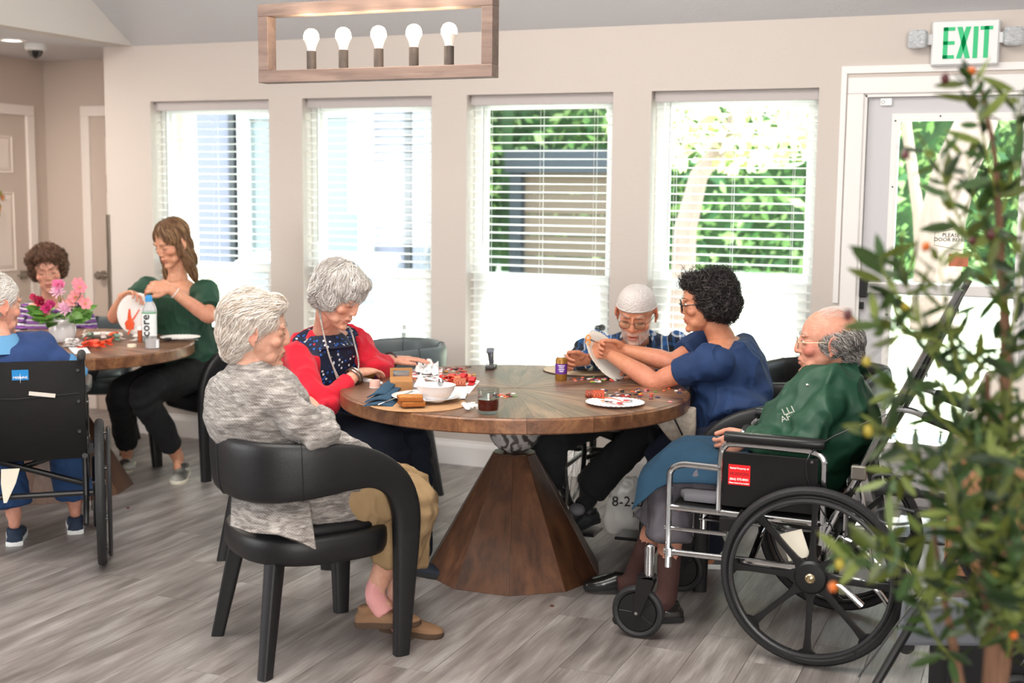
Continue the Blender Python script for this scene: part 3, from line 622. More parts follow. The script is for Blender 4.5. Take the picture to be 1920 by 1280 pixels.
TC = V(-1.957, 4.768, 0); TR = .713
round_table(TC[0], TC[1], TR, 'large round wooden table with sunburst top on a faceted pedestal, in the middle', .1)
TC2 = V(-4.66, 5.10, 0); round_table(TC2[0], TC2[1], .70, 'round wooden table at the left holding the vase of flowers', .3)

M_leather = mat('black leatherette', '#101012', .45, c2='#161618', nscale=4, bump=.10, bscale=300)
M_leg = mat('black chair leg', '#161618', .5, bump=.1, bscale=200)
def crom(P, n):
    P = np.array(P, float); out = []
    for i in range(len(P)-1):
        p0, p1, p2, p3 = P[max(i-1, 0)], P[i], P[i+1], P[min(i+2, len(P)-1)]
        for t in np.linspace(0, 1, n, endpoint=False):
            out.append(.5*((2*p1) + (p2-p0)*t + (2*p0-5*p1+4*p2-p3)*t*t + (3*p1-p0-3*p2+p3)*t**3))
    out.append(P[-1]); return np.array(out)
def chair(label, x, y, ang, group='black upholstered tub chairs', leather=None, s=1.):
    lm = leather or M_leather
    t = thing('tub_chair', label, 'chair', (x, y, 0), ang, group)
    #   x, y, z, upx, upz, half height, half thickness
    cp = [(-.275, .0, .665, -.05, 1, .100, .024), (-.262, .12, .665, -.05, 1, .100, .024), (-.205, .225, .668, 0, 1, .098, .024), (-.09, .280, .672, 0, 1, .090, .024),
          (.04, .292, .674, .05, 1, .076, .025), (.135, .292, .655, .38, .93, .060, .026), (.205, .288, .605, .75, .66, .052, .027), (.240, .283, .53, .96, .28, .050, .028),
          (.250, .278, .44, 1, .05, .047, .028), (.248, .266, .24, 1, 0, .037, .026), (.243, .252, .0, 1, 0, .027, .022)]
    D = crom(cp, 5); k_split = 8*5; side = []
    for i, q in enumerate(D):
        c = V(*q[:3]); tg = unit(D[min(i+1, len(D)-1)][:3]-D[max(i-1, 0)][:3]) if i else V(0, 1, 0); up = V(q[3], 0, q[4]); up = unit(up-tg*(up @ tg)); nrm = np.cross(tg, up); side.append((c, nrm*q[6], up*q[5]))
    mir = lambda s_: (s_[0]*V(1, -1, 1), s_[1]*V(1, -1, 1)*-1, s_[2]*V(1, -1, 1))
    A = side[:k_split+1]; full = [mir(s_) for s_ in A[::-1]] + A[1:]
    bk = obj('backrest', G().loft(full, 20, .62), lm, t, smooth=50)
    for (i, sg) in ((0, 1), (14, 1), (14, -1)):
        c, nn, up = side[i] if sg == 1 else mir(side[i]); 
        pts = [c + nn*1.02*math.copysign(abs(math.cos(u))**.62, math.cos(u)) + up*1.02*math.copysign(abs(math.sin(u))**.62, math.sin(u)) for u in np.linspace(0, 2*PI, 24, endpoint=False)]
        obj('seam', G().tube(pts, .0016, 4, closed=True), M_leg, bk)
    for sg in (1, -1):
        B = side[k_split-1:]; B = B if sg == 1 else [mir(s_) for s_ in B]
        obj('leg', G().loft(B, 16, .6), M_leg, t, smooth=50)
        a = V(-.165, sg*.165, .40); b = V(-.233, sg*.236, .0); secs = []
        for u in np.linspace(0, 1, 4): c = a+(b-a)*u; w = .031-.009*u; d = rotz(sg*-.5); secs.append((c, d @ V(w, 0, 0), d @ V(0, w*.85, 0)))
        obj('leg', G().loft(secs, 16, .4), M_leg, t, smooth=50)
    def seat_ring(e, z, rr=1.):
        r_ = []
        for u in np.linspace(0, 2*PI, 40, endpoint=False):
            cu, su = math.cos(u), math.sin(u); X = (.245+e)*math.copysign(abs(cu)**(.55 if cu > 0 else .85), cu); Y = (.268+e)*math.copysign(abs(su)**(.6 if cu > 0 else .8), su); r_.append(V(X-.005, Y, z))
        return r_
    obj('seat', G().rings([seat_ring(-.02, .352), seat_ring(-.003, .358), seat_ring(.004, .375), seat_ring(.006, .405), seat_ring(.004, .432), seat_ring(-.006, .445), seat_ring(-.03, .448)]), lm, t, smooth=60)
    obj('cushion', G().rings([seat_ring(-.035, .44), seat_ring(-.028, .452), seat_ring(-.030, .468), seat_ring(-.045, .480), seat_ring(-.10, .487), seat_ring(-.2, .489)]), lm, t, smooth=60)
    for (px_, py_) in ((.243, .252), (.243, -.252), (-.233, .236), (-.233, -.236)): obj('foot_pad', G().lathe([(.013, 0), (.015, .004), (.015, .010), (.010, .012)], 12, (px_, py_, -.002)), M_dark, t)
    t.scale = (s, s, s); return t
HC = V(-2.272, 3.649, 0); HA = math.atan2(.375, .275)
chair('black tub chair in the foreground seating the woman in the grey cardigan', HC[0], HC[1], HA)

# ---- wheelchairs
M_chrome = mat('chrome', '#d0d2d4', .12, 1.); M_blackm = mat('black powder coat', '#131315', .3, .0, coat=.3); M_tyre = mat('grey black tyre', '#232325', .6, bump=.2, bscale=150)
M_vin = mat('black vinyl sling', '#0b0a0a', .62, spec=.3, c2='#121010', nscale=3, bump=.25, bscale=14)
def wheel(t, y, mode, fr, sgn, name='drive_wheel'):
    o = V(0, y, .305); w = obj(name, G().torus(o, .288, .0165, (0, 1, 0), 64, 10, 1.15), M_tyre, t, world=False)
    obj('rim', G().torus(o, .270, .0085, (0, 1, 0), 64, 8, 1.3), mat('black nylon', '#161617', .4) if mode == 'mag' else M_chrome, w)
    obj('hand_rim', G().torus(o+V(0, sgn*.034, 0), .262, .0085, (0, 1, 0), 64, 8), mat('charcoal hand rim', '#2b2b2d', .35), w)
    for i in range(8):
        a = i*PI/4+.2; obj('rim_bolt', G().tube([o+V(.262*math.cos(a), sgn*.008, .262*math.sin(a)), o+V(.262*math.cos(a), sgn*.032, .262*math.sin(a))], .004, 6), M_blackm, w)
    if mode == 'mag':
        obj('hub', G().lathe([(.001, -.03), (.03, -.03), (.056, -.018), (.056, .012), (.048, .020), (.02, .024), (.001, .024)], 32, o, np.stack([V(1, 0, 0), V(0, 0, sgn*-1.), V(0, sgn*1., 0)], 1) if sgn > 0 else np.stack([V(1, 0, 0), V(0, 0, 1.), V(0, -1., 0)], 1)), mat('black nylon', '#161617', .4), w)
        for i in range(8):
            a = i*PI/4+PI/8*0+.02; d = V(math.cos(a), 0, math.sin(a)); e = V(-math.sin(a), 0, math.cos(a)); secs = []
            for rr, hw in ((.045, .026), (.075, .013), (.12, .0105), (.21, .0105), (.248, .015), (.262, .036), (.268, .045)): secs.append((o+d*rr, e*hw, V(0, .0085, 0)))
            obj('spoke', G().loft(secs, 8, .4), mat('black nylon', '#161617', .4), w, smooth=40)
        obj('axle_bolt', G().lathe([(.0165, .0), (.0165, .008), (.012, .011), (.010, .008), (.001, .012)], 16, o+V(0, sgn*.018, 0), np.stack([V(1, 0, 0), V(0, 0, -sgn*1.), V(0, sgn*1., 0)], 1)), mat('brass bolt', '#b9a98b', .3, 1.), w)
    else:
        obj('hub', G().tube([o-V(0, .03, 0), o+V(0, .03, 0)], .017, 12), M_blackm, w); sp = G()
        for i in range(28):
            a = i*2*PI/28; b = a+(.35 if i % 2 else -.35); s2 = .022 if (i//2) % 2 else -.022
            sp = G().tube([o+V(.016*math.cos(b), s2, .016*math.sin(b)), o+V(.265*math.cos(a), 0, .265*math.sin(a))], .0013, 4, caps=False); obj('spoke', sp, M_chrome, w)
def tubeobj(name, pts, t, m, r=.0115, n=10, sm=4): return obj(name, G().tube(crom(pts, sm) if sm > 1 else pts, r, n), m, t)
def wheelchair(label, x, y, ang, mode='mag', fm=None, recline=.08, backtop=.90, kind='std', cr=.095, cx=.60, far_only=None):
    fm = fm or M_blackm; t = thing('wheelchair', label, 'wheelchair', (x, y, 0), ang)
    for s in (1, -1):
        wheel(t, s*.31, mode, fm, s)
        cc = V(cx, s*.285, cr); c = obj('caster', G().torus(cc, cr-.013, .013, (0, 1, 0), 36, 8, 1.2), M_tyre, t)
        obj('caster_hub', G().lathe([(.001, -.012), (cr*.72, -.010), (cr*.74, 0), (cr*.72, .010), (cr*.62, .008), (cr*.55, .003), (cr*.3, .003), (.022, .012), (.001, .013)], 24, cc, rotx(PI/2)), mat('black nylon', '#161617', .4), c)
        for i in range(5):
            a = i*2*PI/5; obj('caster_spoke', G().loft([(cc+V(math.cos(a), 0, math.sin(a))*.02, V(-math.sin(a), 0, math.cos(a))*.008, V(0, .012, 0)), (cc+V(math.cos(a), 0, math.sin(a))*cr*.7, V(-math.sin(a), 0, math.cos(a))*.006, V(0, .011, 0))], 8), M_blackm, c)
        f = G()
        for q in (-1, 1): f.prism([(cx-.012, cr-.012), (cx+.012, cr-.012), (cx+.0, cr*2+.03), (cx-.055, cr*2+.045), (cx-.06, cr*2+.02)], .004, (0, s*.285+q*.022, 0), (1, 0, 0), (0, 0, 1))
        f.box((cx-.03, s*.285, cr*2+.036), (.06, .048, .008)); obj('caster_fork', f, M_blackm, t, smooth=0)
        obj('axle_bolt', G().tube([cc-V(0, .026, 0), cc+V(0, .026, 0)], .006, 8), M_chrome, c)
        ph = cx-.038; obj('caster_stem', G().tube([(ph, s*.285, cr*2+.03), (ph, s*.285, cr*2+.145)], [.018, .018], 14).ell((ph, s*.285, cr*2+.145), (.017, .017, .010)), fm, t)
        Y = s*.252; sr = math.sin(recline); cre = math.cos(recline)
        tubeobj('lower_rail', [(-.16, Y, .21), (-.05, Y, .29), (.1, Y, .315), (.45, Y, .315), (.52, Y, .315)], t, fm, sm=3)
        tubeobj('seat_rail', [(-.05, Y, .47), (.50, Y, .475)], t, fm, sm=1)
        tubeobj('front_post', [(.505, Y, .26), (.505, Y, .55), (.50, Y, .605), (.465, Y, .628), (.41, Y, .63), (.33, Y, .628)], t, fm)
        tubeobj('arm_rail', [(.33, Y, .47), (.328, Y, .66), (.315, Y, .705), (.275, Y, .718), (.1, Y, .716), (.02, Y, .712), (-.015, Y, .69), (-.02, Y, .62), (-.02, Y, .40)], t, fm)
        tubeobj('rear_post', [(-.03, Y, .24), (-.03, Y, .47)], t, fm, sm=1)
        b0 = V(-.03, Y, .44); L = (backtop-.44)/cre; b1 = b0+V(-sr, 0, cre)*L
        if kind == 'recline':
            tubeobj('back_cane', [b0, b1], t, fm, .012, sm=1)
            ph = b0+V(-sr, 0, cre)*.48; obj('push_handle', G().tube(crom([ph, ph+V(-.05, 0, .0), ph+V(-.11, 0, -.02)], 3), .011, 10), fm, t)
            obj('handle_grip', G().tube([ph+V(-.10, 0, -.017), ph+V(-.21, 0, -.055)], .017, 12, round_ends=True), mat('black rubber grip', '#1c1c1d', .7), t)
            tubeobj('recline_strut', [(-.20, Y, .30), b0+V(-sr, 0, cre)*.22+V(-.01, 0, 0)], t, M_chrome, .007, sm=1)
            obj('strut_clamp', G().box(b0+V(-sr, 0, cre)*.24, (.05, .03, .05)), M_metal, t, smooth=0, bevel=.006)
            tubeobj('anti_tip_tube', [(-.05, Y, .30), (-.18, Y, .285), (-.245, Y, .22), (-.30, Y, .12)], t, M_chrome, .009)
            obj('anti_tip_wheel', G().lathe([(.001, -.010), (.026, -.010), (.028, 0), (.026, .010), (.001, .010)], 18, (-.305, Y, .095), rotx(PI/2)), M_tyre, t)
            tubeobj('brake_cable', [b0+V(-sr, 0, cre)*.47, b0+V(.03, s*.02, .30), (.03, s*.272, .62), (-.06, s*.27, .46)], t, M_blackm, .0025, 6)
        else:
            tubeobj('back_cane', [b0, b0+V(-sr, 0, cre)*L*.9, b1, b1+V(-.02, 0, .012), b1+V(-.05, 0, .012)], t, fm, .0115)
            obj('handle_grip', G().tube([b1+V(-.03, 0, .012), b1+V(-.13, 0, .005)], .0165, 12, round_ends=True), mat('black rubber grip', '#1c1c1d', .7), t)
        g = G(); secs = [(V(u, Y+s*.004, .742), V(0, .030*w, 0), V(0, 0, .017)) for u, w in ((-.02, .6), (0, .95), (.08, 1), (.2, 1), (.29, .95), (.315, .6))]; obj('arm_pad', g.loft(secs, 16, .7), mat('black arm pad', '#19191b', .35), t, smooth=60)
        if kind != 'open':
            obj('side_panel', G().box2((-.0, Y-.004, .50), (.318, Y+.004, .69)), mat('black side panel', '#121113', .35), t, smooth=0, bevel=.003)
        tubeobj('hanger_bracket', [(.30, Y, .40), (.52, Y, .40)], t, fm, .008, sm=1)
        obj('wheel_lock', G().box((.29, s*.272, .44), (.06, .02, .045)).tube([(.27, s*.285, .44), (.24, s*.29, .50)], .006, 8), M_blackm, t)
        for (px_, pz_) in ((.33, .63), (.02, .68), (.33, .48)): obj('screw', G().lathe([(.006, 0), (.0045, .003)], 10, (px_, Y+s*.0125, pz_), rotx(-s*PI/2)), M_chrome, t)
    tubeobj('cross_brace', [(.22, -.24, .46), (.22, .24, .30)], t, fm, .0125, sm=1); tubeobj('cross_brace', [(.20, .24, .46), (.20, -.24, .30)], t, fm, .0125, sm=1)
    tubeobj('axle_tube', [(0, -.30, .305), (0, .30, .305)], t, fm, .012, sm=1)
    g = G(); secs = [(V(u, 0, .482-.010*math.sin(PI*(u+.04)/.54)), V(0, .25, 0), V(0, 0, .012)) for u in np.linspace(-.03, .49, 6)]; obj('seat_sling', g.loft(secs, 20, .35), M_vin, t, smooth=40)
    obj('seat_cushion', G().loft([(V(u, 0, .508), V(0, .225*w, 0), V(0, 0, .022*w)) for u, w in ((-.0, .8), (.02, 1), (.25, 1), (.46, 1), (.485, .8))], 20, .4), mat('grey seat cushion', '#6b6a70', .8), t, smooth=50)
    sr, cre = math.sin(recline), math.cos(recline); ub = V(-sr, 0, cre); L = (backtop-.44)/cre; sec = []
    for u in np.linspace(.02, L-(.02), 8): sec.append((V(-.03, 0, .44)+ub*u+V(-.028*math.sin(PI*u/L), 0, 0), V(0, .262, 0), V(-cre, 0, -sr)*.007))
    back = obj('back_sling', G().loft(sec, 24, .35), M_vin, t, smooth=40)
    for s in (1, -1):
        for u in (.14, .27, .40): obj('rivet', G().lathe([(.001, .003), (.007, .003), (.010, -.001)], 10, V(-.03, s*.235, .44)+ub*u*L/.46+V(-.028*math.sin(PI*u/.46)-.008, 0, 0), roty(-PI/2)), M_blackm, back)
    return t, ub, L
# the chrome recliner on the right
wc, ub, L = wheelchair('chrome framed reclining wheelchair with tall back seating the man in the green jacket', -.640, 4.468, PI, 'mag', M_chrome, math.radians(25), 1.27, 'recline')
obj('handle', G().tube([(.50, .252, .30), (.50, .252, .33)], .014, 10), M_chrome, wc)
st = obj('property_sticker', G().box((.262, .2575, .612), (.075, .0012, .070)), mat('red sticker', '#e01f26', .4), wc, smooth=0, bevel=.004, label='red rental property sticker with white lettering')
M_wht = mat('white print', '#f3efec', .6)
_m = np.array(wm(wc)); L2W = lambda p: _m[:3, :3] @ V(*p) + _m[:3, 3]
for s_, z_, sz in (('Rental Property of', .635, .0085), ('(866) 575-8901', .597, .0105), ('Please return if not needed', .584, .0062)):
    text(s_, sz, M_wht, st, L2W((.262, .2584, z_)), (1, 0, 0), (0, 0, 1), bold=.0003)
text('HUDSON', .014, mat('dark print', '#7a1518', .6), st, L2W((.262, .2584, .616)), (1, 0, 0), (0, 0, 1), xs=1.1)
obj('paper_tag', G().box((.06, .29, .40), (.075, .002, .095), roty(.35)), mat('cream tag', '#e6e0cf', .7), wc, smooth=0)
# left wheelchair of the man in blue
LA = math.atan2(.765, -.644); ld = V(math.cos(LA), math.sin(LA), 0); ln = V(-ld[1], ld[0], 0)
lc = V(-3.54, 4.13, 0) + ln*.32
wl, ub, L = wheelchair('black wheelchair at the left edge seen from behind, seating the man in blue', lc[0], lc[1], LA, 'mag', M_blackm, .07, .885, 'std')
lg = obj('maker_patch', G().box((-.078, -.018, .805), (.002, .062, .062), roty(-.07)), mat('blue patch', '#1580c4', .5), wl, smooth=0, label='blue square maker patch')
_m2 = np.array(wm(wl)); W2 = lambda p: _m2[:3, :3] @ V(*p) + _m2[:3, 3]; Xv = _m2[:3, :3] @ V(0, -1, 0)
text('MEDLINE', .0135, M_wht, lg, W2((-.0815, -.018, .805)), Xv, (0, 0, 1))
g = G(); pts = []
for i in range(16): a = i*PI/8; r_ = .026 if i % 4 == 0 else .0028; pts.append((r_*math.sin(a)*(.8 if i % 8 else 1), r_*math.cos(a)))
obj('star_mark', G().prism(pts[::-1], .0012, (-.0796, -.018, .805), (0, -1, 0), (0, 0, 1)), M_wht, lg, smooth=0)
obj('tape_strip', G().box((-.088, -.098, .735), (.002, .10, .016), rotx(.14)), mat('masking tape', '#cfc7be', .6), wl, smooth=0)
obj('pocket_seam', G().tube([(-.085, -.24, .735), (-.088, 0, .72), (-.085, .24, .73)], .0018, 4), M_leg, wl)
g = G(); obj('paper_ruler', G().loft([(V(-.09, .03, .44), V(0, .035, 0), V(.001, 0, 0)), (V(-.085, .04, .38), V(0, .028, 0), V(.001, 0, 0)), (V(-.08, .055, .30), V(0, .006, 0), V(.001, 0, 0))], 8, .4), mat('cream tag', '#e6e0cf', .7), wl, smooth=0, label='white wound measuring paper hanging below the sling')
# the capped man's wheelchair behind the table
ka = math.atan2(-.993, .086); kc = V(-1.738, 5.85, 0)
wk, ub, L = wheelchair('black wheelchair with thin wire spokes behind the table', kc[0], kc[1], ka, 'wire', M_blackm, .1, .88, 'open', cr=.08, cx=.42)
for s in (1, -1):
    obj('leg_rest', G().tube([(.46, s*.17, .45), (.52, s*.15, .40), (.62, s*.14, .16), (.63, s*.14, .09)], .011, 8), M_blackm, wk)
    obj('footplate', G().box((.66, s*.12, .075), (.17, .15, .014), roty(-.05)), M_blackm, wk, smooth=0, bevel=.005)

# other chairs
M_leather2 = mat('grey leatherette', '#4c5558', .4, c2='#565f62', nscale=4, bump=.08, bscale=300)
chair('grey tub chair standing empty between the red cardigan woman and the window', -3.12, 5.85, math.radians(215), leather=M_leather2)
chair('black tub chair under the woman in the red cardigan', -2.94, 4.64, math.radians(11))
chair('black tub chair under the woman in navy scrubs', -1.00, 5.10, math.radians(195))
chair('black tub chair behind the navy scrubs, against the window wall', -.92, 6.02, math.radians(250))
chair('black tub chair under the young woman in the green blouse', -4.20, 5.86, math.radians(248))
chair('grey tub chair of the woman with brown curls, behind the flowers', -5.24, 6.00, math.radians(-62), leather=M_leather2)

# ---- rollator
t = thing('rollator', 'black rolling walker with grips and a folded grey seat behind the olive branches', 'walker', atz(1760, 1280, 0))
M_cable = mat('cable grey', '#55585c', .3, .8)
for k in (0, 1):
    o_ = _R*.50*k + _F*.10*k; a = at(1648, 916, 3.62) + o_; b_ = at(1716, 924, 3.60) + o_; c_ = at(1838, 950, 3.60) + o_; e_ = atz(1606, 1345, .085) + o_; h_ = atz(1930, 1290, .085) + o_
    obj('handle_grip', G().tube([a, b_], .0165, 12, round_ends=True), mat('black rubber grip', '#1c1c1d', .7), t, world=True)
    obj('upright', G().tube(crom([b_, b_*.5+c_*.5+V(0, 0, 1)*.004, c_, c_*.72+e_*.28, e_], 5), .0125, 10), M_blackm, t, world=True)
    obj('rear_leg', G().tube(crom([c_*.8+e_*.2, h_], 2), .012, 10), M_blackm, t, world=True)
    obj('brake_lever', G().tube(crom([b_+V(0, 0, 1)*.035, a*.6+b_*.4+V(0, 0, 1)*.045, a+V(0, 0, 1)*.040-_R*.012, a+V(0, 0, 1)*.022-_R*.016, a+V(0, 0, 1)*.014+_R*.01, a*.7+b_*.3+V(0, 0, 1)*.018], 5), .0042, 8), M_cable, t, world=True)
    obj('lever_loop', G().tube(crom([b_-V(0, 0, 1)*.055, a*.5+b_*.5-V(0, 0, 1)*.050, a-V(0, 0, 1)*.065, a-V(0, 0, 1)*.092+_R*.004, a*.6+b_*.4-V(0, 0, 1)*.100, b_-V(0, 0, 1)*.088], 5), .0042, 8), M_cable, t, world=True)
    obj('brake_cable', G().tube(crom([b_-V(0, 0, 1)*.05, c_+_R*.03-V(0, 0, 1)*.06, c_*.6+e_*.4+V(0, 0, 1)*.03, e_+V(0, 0, 1)*.12], 6), .003, 6), M_blackm, t, world=True)
    for q in (e_, h_): obj('wheel', G().torus(q+_F*.02, .072, .013, _F, 30, 8).tube([q-_F*.01, q+_F*.03], .012, 8), M_tyre, t, world=True)
q = at(1772, 1165, 3.65); obj('seat_pad', G().box(q, (.27, .04, .16), rotz(-CY) @ rotx(.25)), mat('grey seat vinyl', '#6d727a', .35, coat=.3), t, smooth=0, bevel=.02, world=True)
q = at(1850, 1255, 3.75); obj('pouch', G().box(q, (.30, .2, .24), rotz(-CY)), mat('black nylon bag', '#101013', .8), t, smooth=0, bevel=.02, world=True)
# ---- cabinet and tote at the right edge
cb = thing('wooden_cabinet', 'low tan wooden cabinet standing by the exit door behind the olive tree', 'cabinet', (.05, 5.35, 0))
M_cab = wood('tan cabinet wood', '#96694a', '#b5835d', '#c99b74', .5, 0, 6, .0, .05)
c0 = atz(1768, 1085); x0, y0 = c0[0], c0[1]; hh = .53
obj('carcass', G().box2((x0, y0, .02), (x0+.75, y0+.42, hh)), M_cab, cb, smooth=0, bevel=.003, world=True)
obj('top_board', G().box2((x0-.02, y0-.02, hh), (x0+.77, y0+.44, hh+.025)), M_cab, cb, smooth=0, bevel=.003, world=True)
for i in range(2): obj('door', G().box2((x0+.01+.37*i, y0-.018, .05), (x0+.37+.37*i, y0, hh-.01)), M_cab, cb, smooth=0, bevel=.003, world=True)
obj('outlet_strip', G().box2((x0-.012, y0+.02, .30), (x0, y0+.10, .42)), M_vinyl, cb, smooth=0, world=True)
for z in (.33, .39): obj('socket_hole', G().box2((x0-.014, y0+.045, z-.013), (x0-.0115, y0+.075, z+.013)), mat('brown socket', '#a66a50', .6), cb, smooth=0, world=True)
p = at(1880, 800, 5.15); obj('storage_tote', G().loft([(V(p[0]+.10, y0+.2, hh+.025), V(.20, 0, 0), V(0, .14, 0)), (V(p[0]+.10, y0+.2, hh+.12), V(.25, 0, 0), V(0, .16, 0)), (V(p[0]+.12, y0+.2, hh+.30), V(.20, 0, 0), V(0, .15, 0))], 24, .5), mat('beige canvas', '#cfc5ba', .85), smooth=40,
    label='soft beige canvas tote on the wooden cabinet by the exit door', category='bag')
t = obj('door_mat', G().box2((DX0+.27, WY-.62, .0), (DX1+.05, WY-.08, .012)), mat('grey grid mat', '#6b6d70', .85, c2='#3d3e42', nscale=60, detail=1), smooth=0, bevel=.004, label='grey ribbed entrance mat lying at the exit door', category='mat')

# ---- chandelier
c0 = V(0, 0, 0); yC = None
A1 = at(495, 82, 5.08); A2 = at(926, 68, 4.70); mid = (A1+A2)/2; Lc = np.linalg.norm((A2-A1)[:2]); zc = mid[2]; yc = mid[1]; xc = mid[0]
t = thing('chandelier', 'weathered wooden box frame pendant lamp with five glowing bulbs above the table', 'lamp', (xc, yc, zc)); M_wf = wood('whitewashed pine', '#5c4a43', '#735e55', '#8c776c', .6, 1, 8, 0, .04)
H_ = .300; W_ = .062; T_ = .047; Lh = .995/2
obj('rail', G().box((0, 0, H_/2-T_/2), (2*Lh, W_, T_)), M_wf, t, smooth=0, bevel=.002); obj('rail', G().box((0, 0, -H_/2+T_/2), (2*Lh, W_, T_)), M_wf, t, smooth=0, bevel=.002)
for s in (-1, 1): obj('post', G().box((s*(Lh-.022), 0, 0), (.044, W_-.002, H_-2*T_)), M_wf, t, smooth=0, bevel=.002)
M_bulb = mat('lit bulb', '#ffe2b8', .4, emit=14); M_neck = mat('bulb neck', '#e9ddd2', .4); M_sock = mat('dark socket', '#4a403a', .6, c2='#332c28', nscale=20)
for px in (584, 644, 710, 776, 842):
    x = aty(px, 100, yc)[0]-xc; zb = -H_/2+T_
    s_ = obj('socket', G().lathe([(.0185, 0), (.0185, .070), (.014, .072)], 18, (x, 0, zb)), M_sock, t)
    b = obj('bulb', G().lathe([(.0145, .070), (.0165, .080), (.021, .094), (.0275, .108), (.0295, .113)], 20, (x, 0, zb)), M_neck, t)
    obj('glow_dome', G().lathe([(.0296, .113), (.0305, .121), (.0290, .134), (.0225, .147), (.012, .154), (.001, .156)], 20, (x, 0, zb)), M_bulb, b)
    l = bpy.data.lights.new('bulb_light', 'POINT'); l.energy = 1.2; l.color = (1, .82, .6); l.shadow_soft_size = .03; lo = bpy.data.objects.new('bulb_light', l); COL.objects.link(lo); lo.location = (xc+x, yc-.05, zc+zb+.16)
for dx in (-.135, .135): obj('hanging_rod', G().tube([(dx, 0, H_/2), (dx, 0, 1.52+ .0)], .006, 8), M_blackm, t)
# ============================================================ PEOPLE
def frame(f, pitch=0., roll=0.):
    """columns: person's right, forward, up; pitch > 0 looks down, roll > 0 tilts the crown to the person's right"""
    f = unit(V(f[0], f[1], 0)); r = V(f[1], -f[0], 0); B = np.stack([r, f, V(0, 0, 1)], 1); return B @ rotx(-pitch) @ roty(roll)
def camdir(a, b): return unit(_R*a + _F*b)
M_eye = mat('eye white', '#e8e2dc', .2); M_iris = mat('dark iris', '#33261f', .15); M_lash = mat('lash line', '#3b2a22', .7)
def skinmat(name): return mat(name, '#ffffff', .48, c2='#f3e6df', nscale=45, vcol=True, bump=.18, bscale=260, sss=.12)
M_skin = skinmat('skin')
HEADS = {}
def head_mesh(p):
    """head in local axes (x right, y forward, z up; origin at eye level between the ears)"""
    w = p.get('w', 1.); g = G(); age = p.get('age', 1.); nz = p.get('nose', 1.)
    g.ell((0, -.012, .034), (.0745*w, .096, .082), n=28, m=20); g.ell((0, .020, -.012), (.064*w, .068, .072), n=24, m=16)
    jw = p.get('jaw', 1.)*w
    g.loft([(V(0, .012, -.01), V(.064*w, 0, 0), V(0, .070, 0)), (V(0, .018, -.05), V(.057*jw, 0, 0), V(0, .064, 0)), (V(0, .032, -.085), V(.046*jw, 0, 0), V(0, .050, 0)), (V(0, .052, -.108), V(.026*jw, 0, 0), V(0, .030, 0))], 20)
    g.ell((0, .078, -.098), (.022, .015, .015)); g.ell((0, .067, -.056), (.034, .025, .029))
    for s in (-1, 1):
        g.ell((s*.041*w, .056, -.022), (.023, .022, .020)); g.ell((s*.027, .077, .027), (.024, .011, .009)); g.ell((s*.031*w, .0690, .008), (.0145, .0135, .0115))
        g.ell((s*.0105*nz, .0900, -.0295), (.0072*nz, .0090, .0062)); g.ell((s*.033*jw, .046, -.070), (.020, .024, .022))
        R = rotz(-s*.38); c = V(s*.079*w, -.014, -.004); g.ell(c, (.0055, .0175, .031), R)
        hel = [c + R @ V(s*.004, .017*math.cos(a), .030*math.sin(a)+.002) for a in np.linspace(-.5, 3.9, 12)]; g.tube(hel, .0036, 6, round_ends=True); g.ell(c+V(0, .006, -.028), (.005, .008, .009))
    g.tube([V(0, .082, .022), V(0, .093, .004), V(0, .0895+.006*nz, -.014), V(0, .0905+.006*nz, -.0240)], [.0078, .0085, .0092*nz, .0100*nz], 12, round_ends=True)
    mo = p.get('mouth', 0.)
    g.ell((0, .0870, -.0550), (.0225, .0095, .0052)); g.ell((0, .0862, -.0665-mo), (.0195, .0095, .0060))
    nb = p['_neck']; g.tube([V(0, -.020, -.02), (V(0, -.018, -.07)+nb*.35)/1.35, nb*.62+V(0, -.018, -.06)*.38, nb, nb*1.0+unit(nb)*.06], [.050, .0515*p.get('nk', 1), .052*p.get('nk', 1), .057, .050], 20)
    S = remesh(g, .0034, 4); P = S.P; d = np.zeros(len(P)); fr = P[:, 1] > .03
    for s in (-1, 1):
        d -= .0050*gauss(P, (s*.013, .088, .010), (.009, .02, .012)); d -= .0042*gauss(P, (s*.034*w, .080, .019), (.018, .02, .0065)); d -= .0030*gauss(P, (s*.033*w, .078, -.006), (.017, .02, .004))*age
        D, _ = segd(P, (s*.016, .094, -.031), (s*.031, .076, -.060)); d -= .0028*age*np.exp(-(D/.0042)**2); d += .0020*age*gauss(P, (s*.036, .072, -.042), (.012, .015, .013))
        D, _ = segd(P, (s*.027, .078, -.068), (s*.030, .066, -.090)); d -= .0022*age*np.exp(-(D/.004)**2)
        d -= .0035*gauss(P, (s*.084*w, -.010, .000), (.008, .009, .013))
        d -= .0030*gauss(P, (s*.0075*nz, .098, -.037), (.004, .008, .003))
        D, _ = segd(P, (s*.044, .070, .006), (s*.060, .048, .010)); d -= .0010*age*np.exp(-(D/.003)**2)
    d -= .0032*np.exp(-((P[:, 2]+.0605+mo*.4)/(.0028+mo*.3))**2)*np.exp(-(P[:, 0]/.020)**2)*fr
    if age > .5:
        for z in (.050, .060, .070): d -= .0009*np.exp(-((P[:, 2]-z-.004*np.cos(P[:, 0]*60))/.0022)**2)*fr
        d += .0006*vnoise(P, 120, 3)*fr; nk = P[:, 2] < -.10; d -= .0018*np.exp(-((np.abs(P[:, 0])-.012)/.006)**2)*nk*(P[:, 1] > 0)
    S.push(d); S.smooth(1, .3); P = S.P
    b = np.array(C(p.get('skin', '#d9a68c'))[:3]); C_ = np.tile(b, (len(P), 1)); red = np.array(p.get('red', (.62, .17, .12)))
    def paint(m, col, k): 
        nonlocal C_; m = (m*k).clip(0, 1)[:, None]; C_ = C_*(1-m) + np.array(col)*m
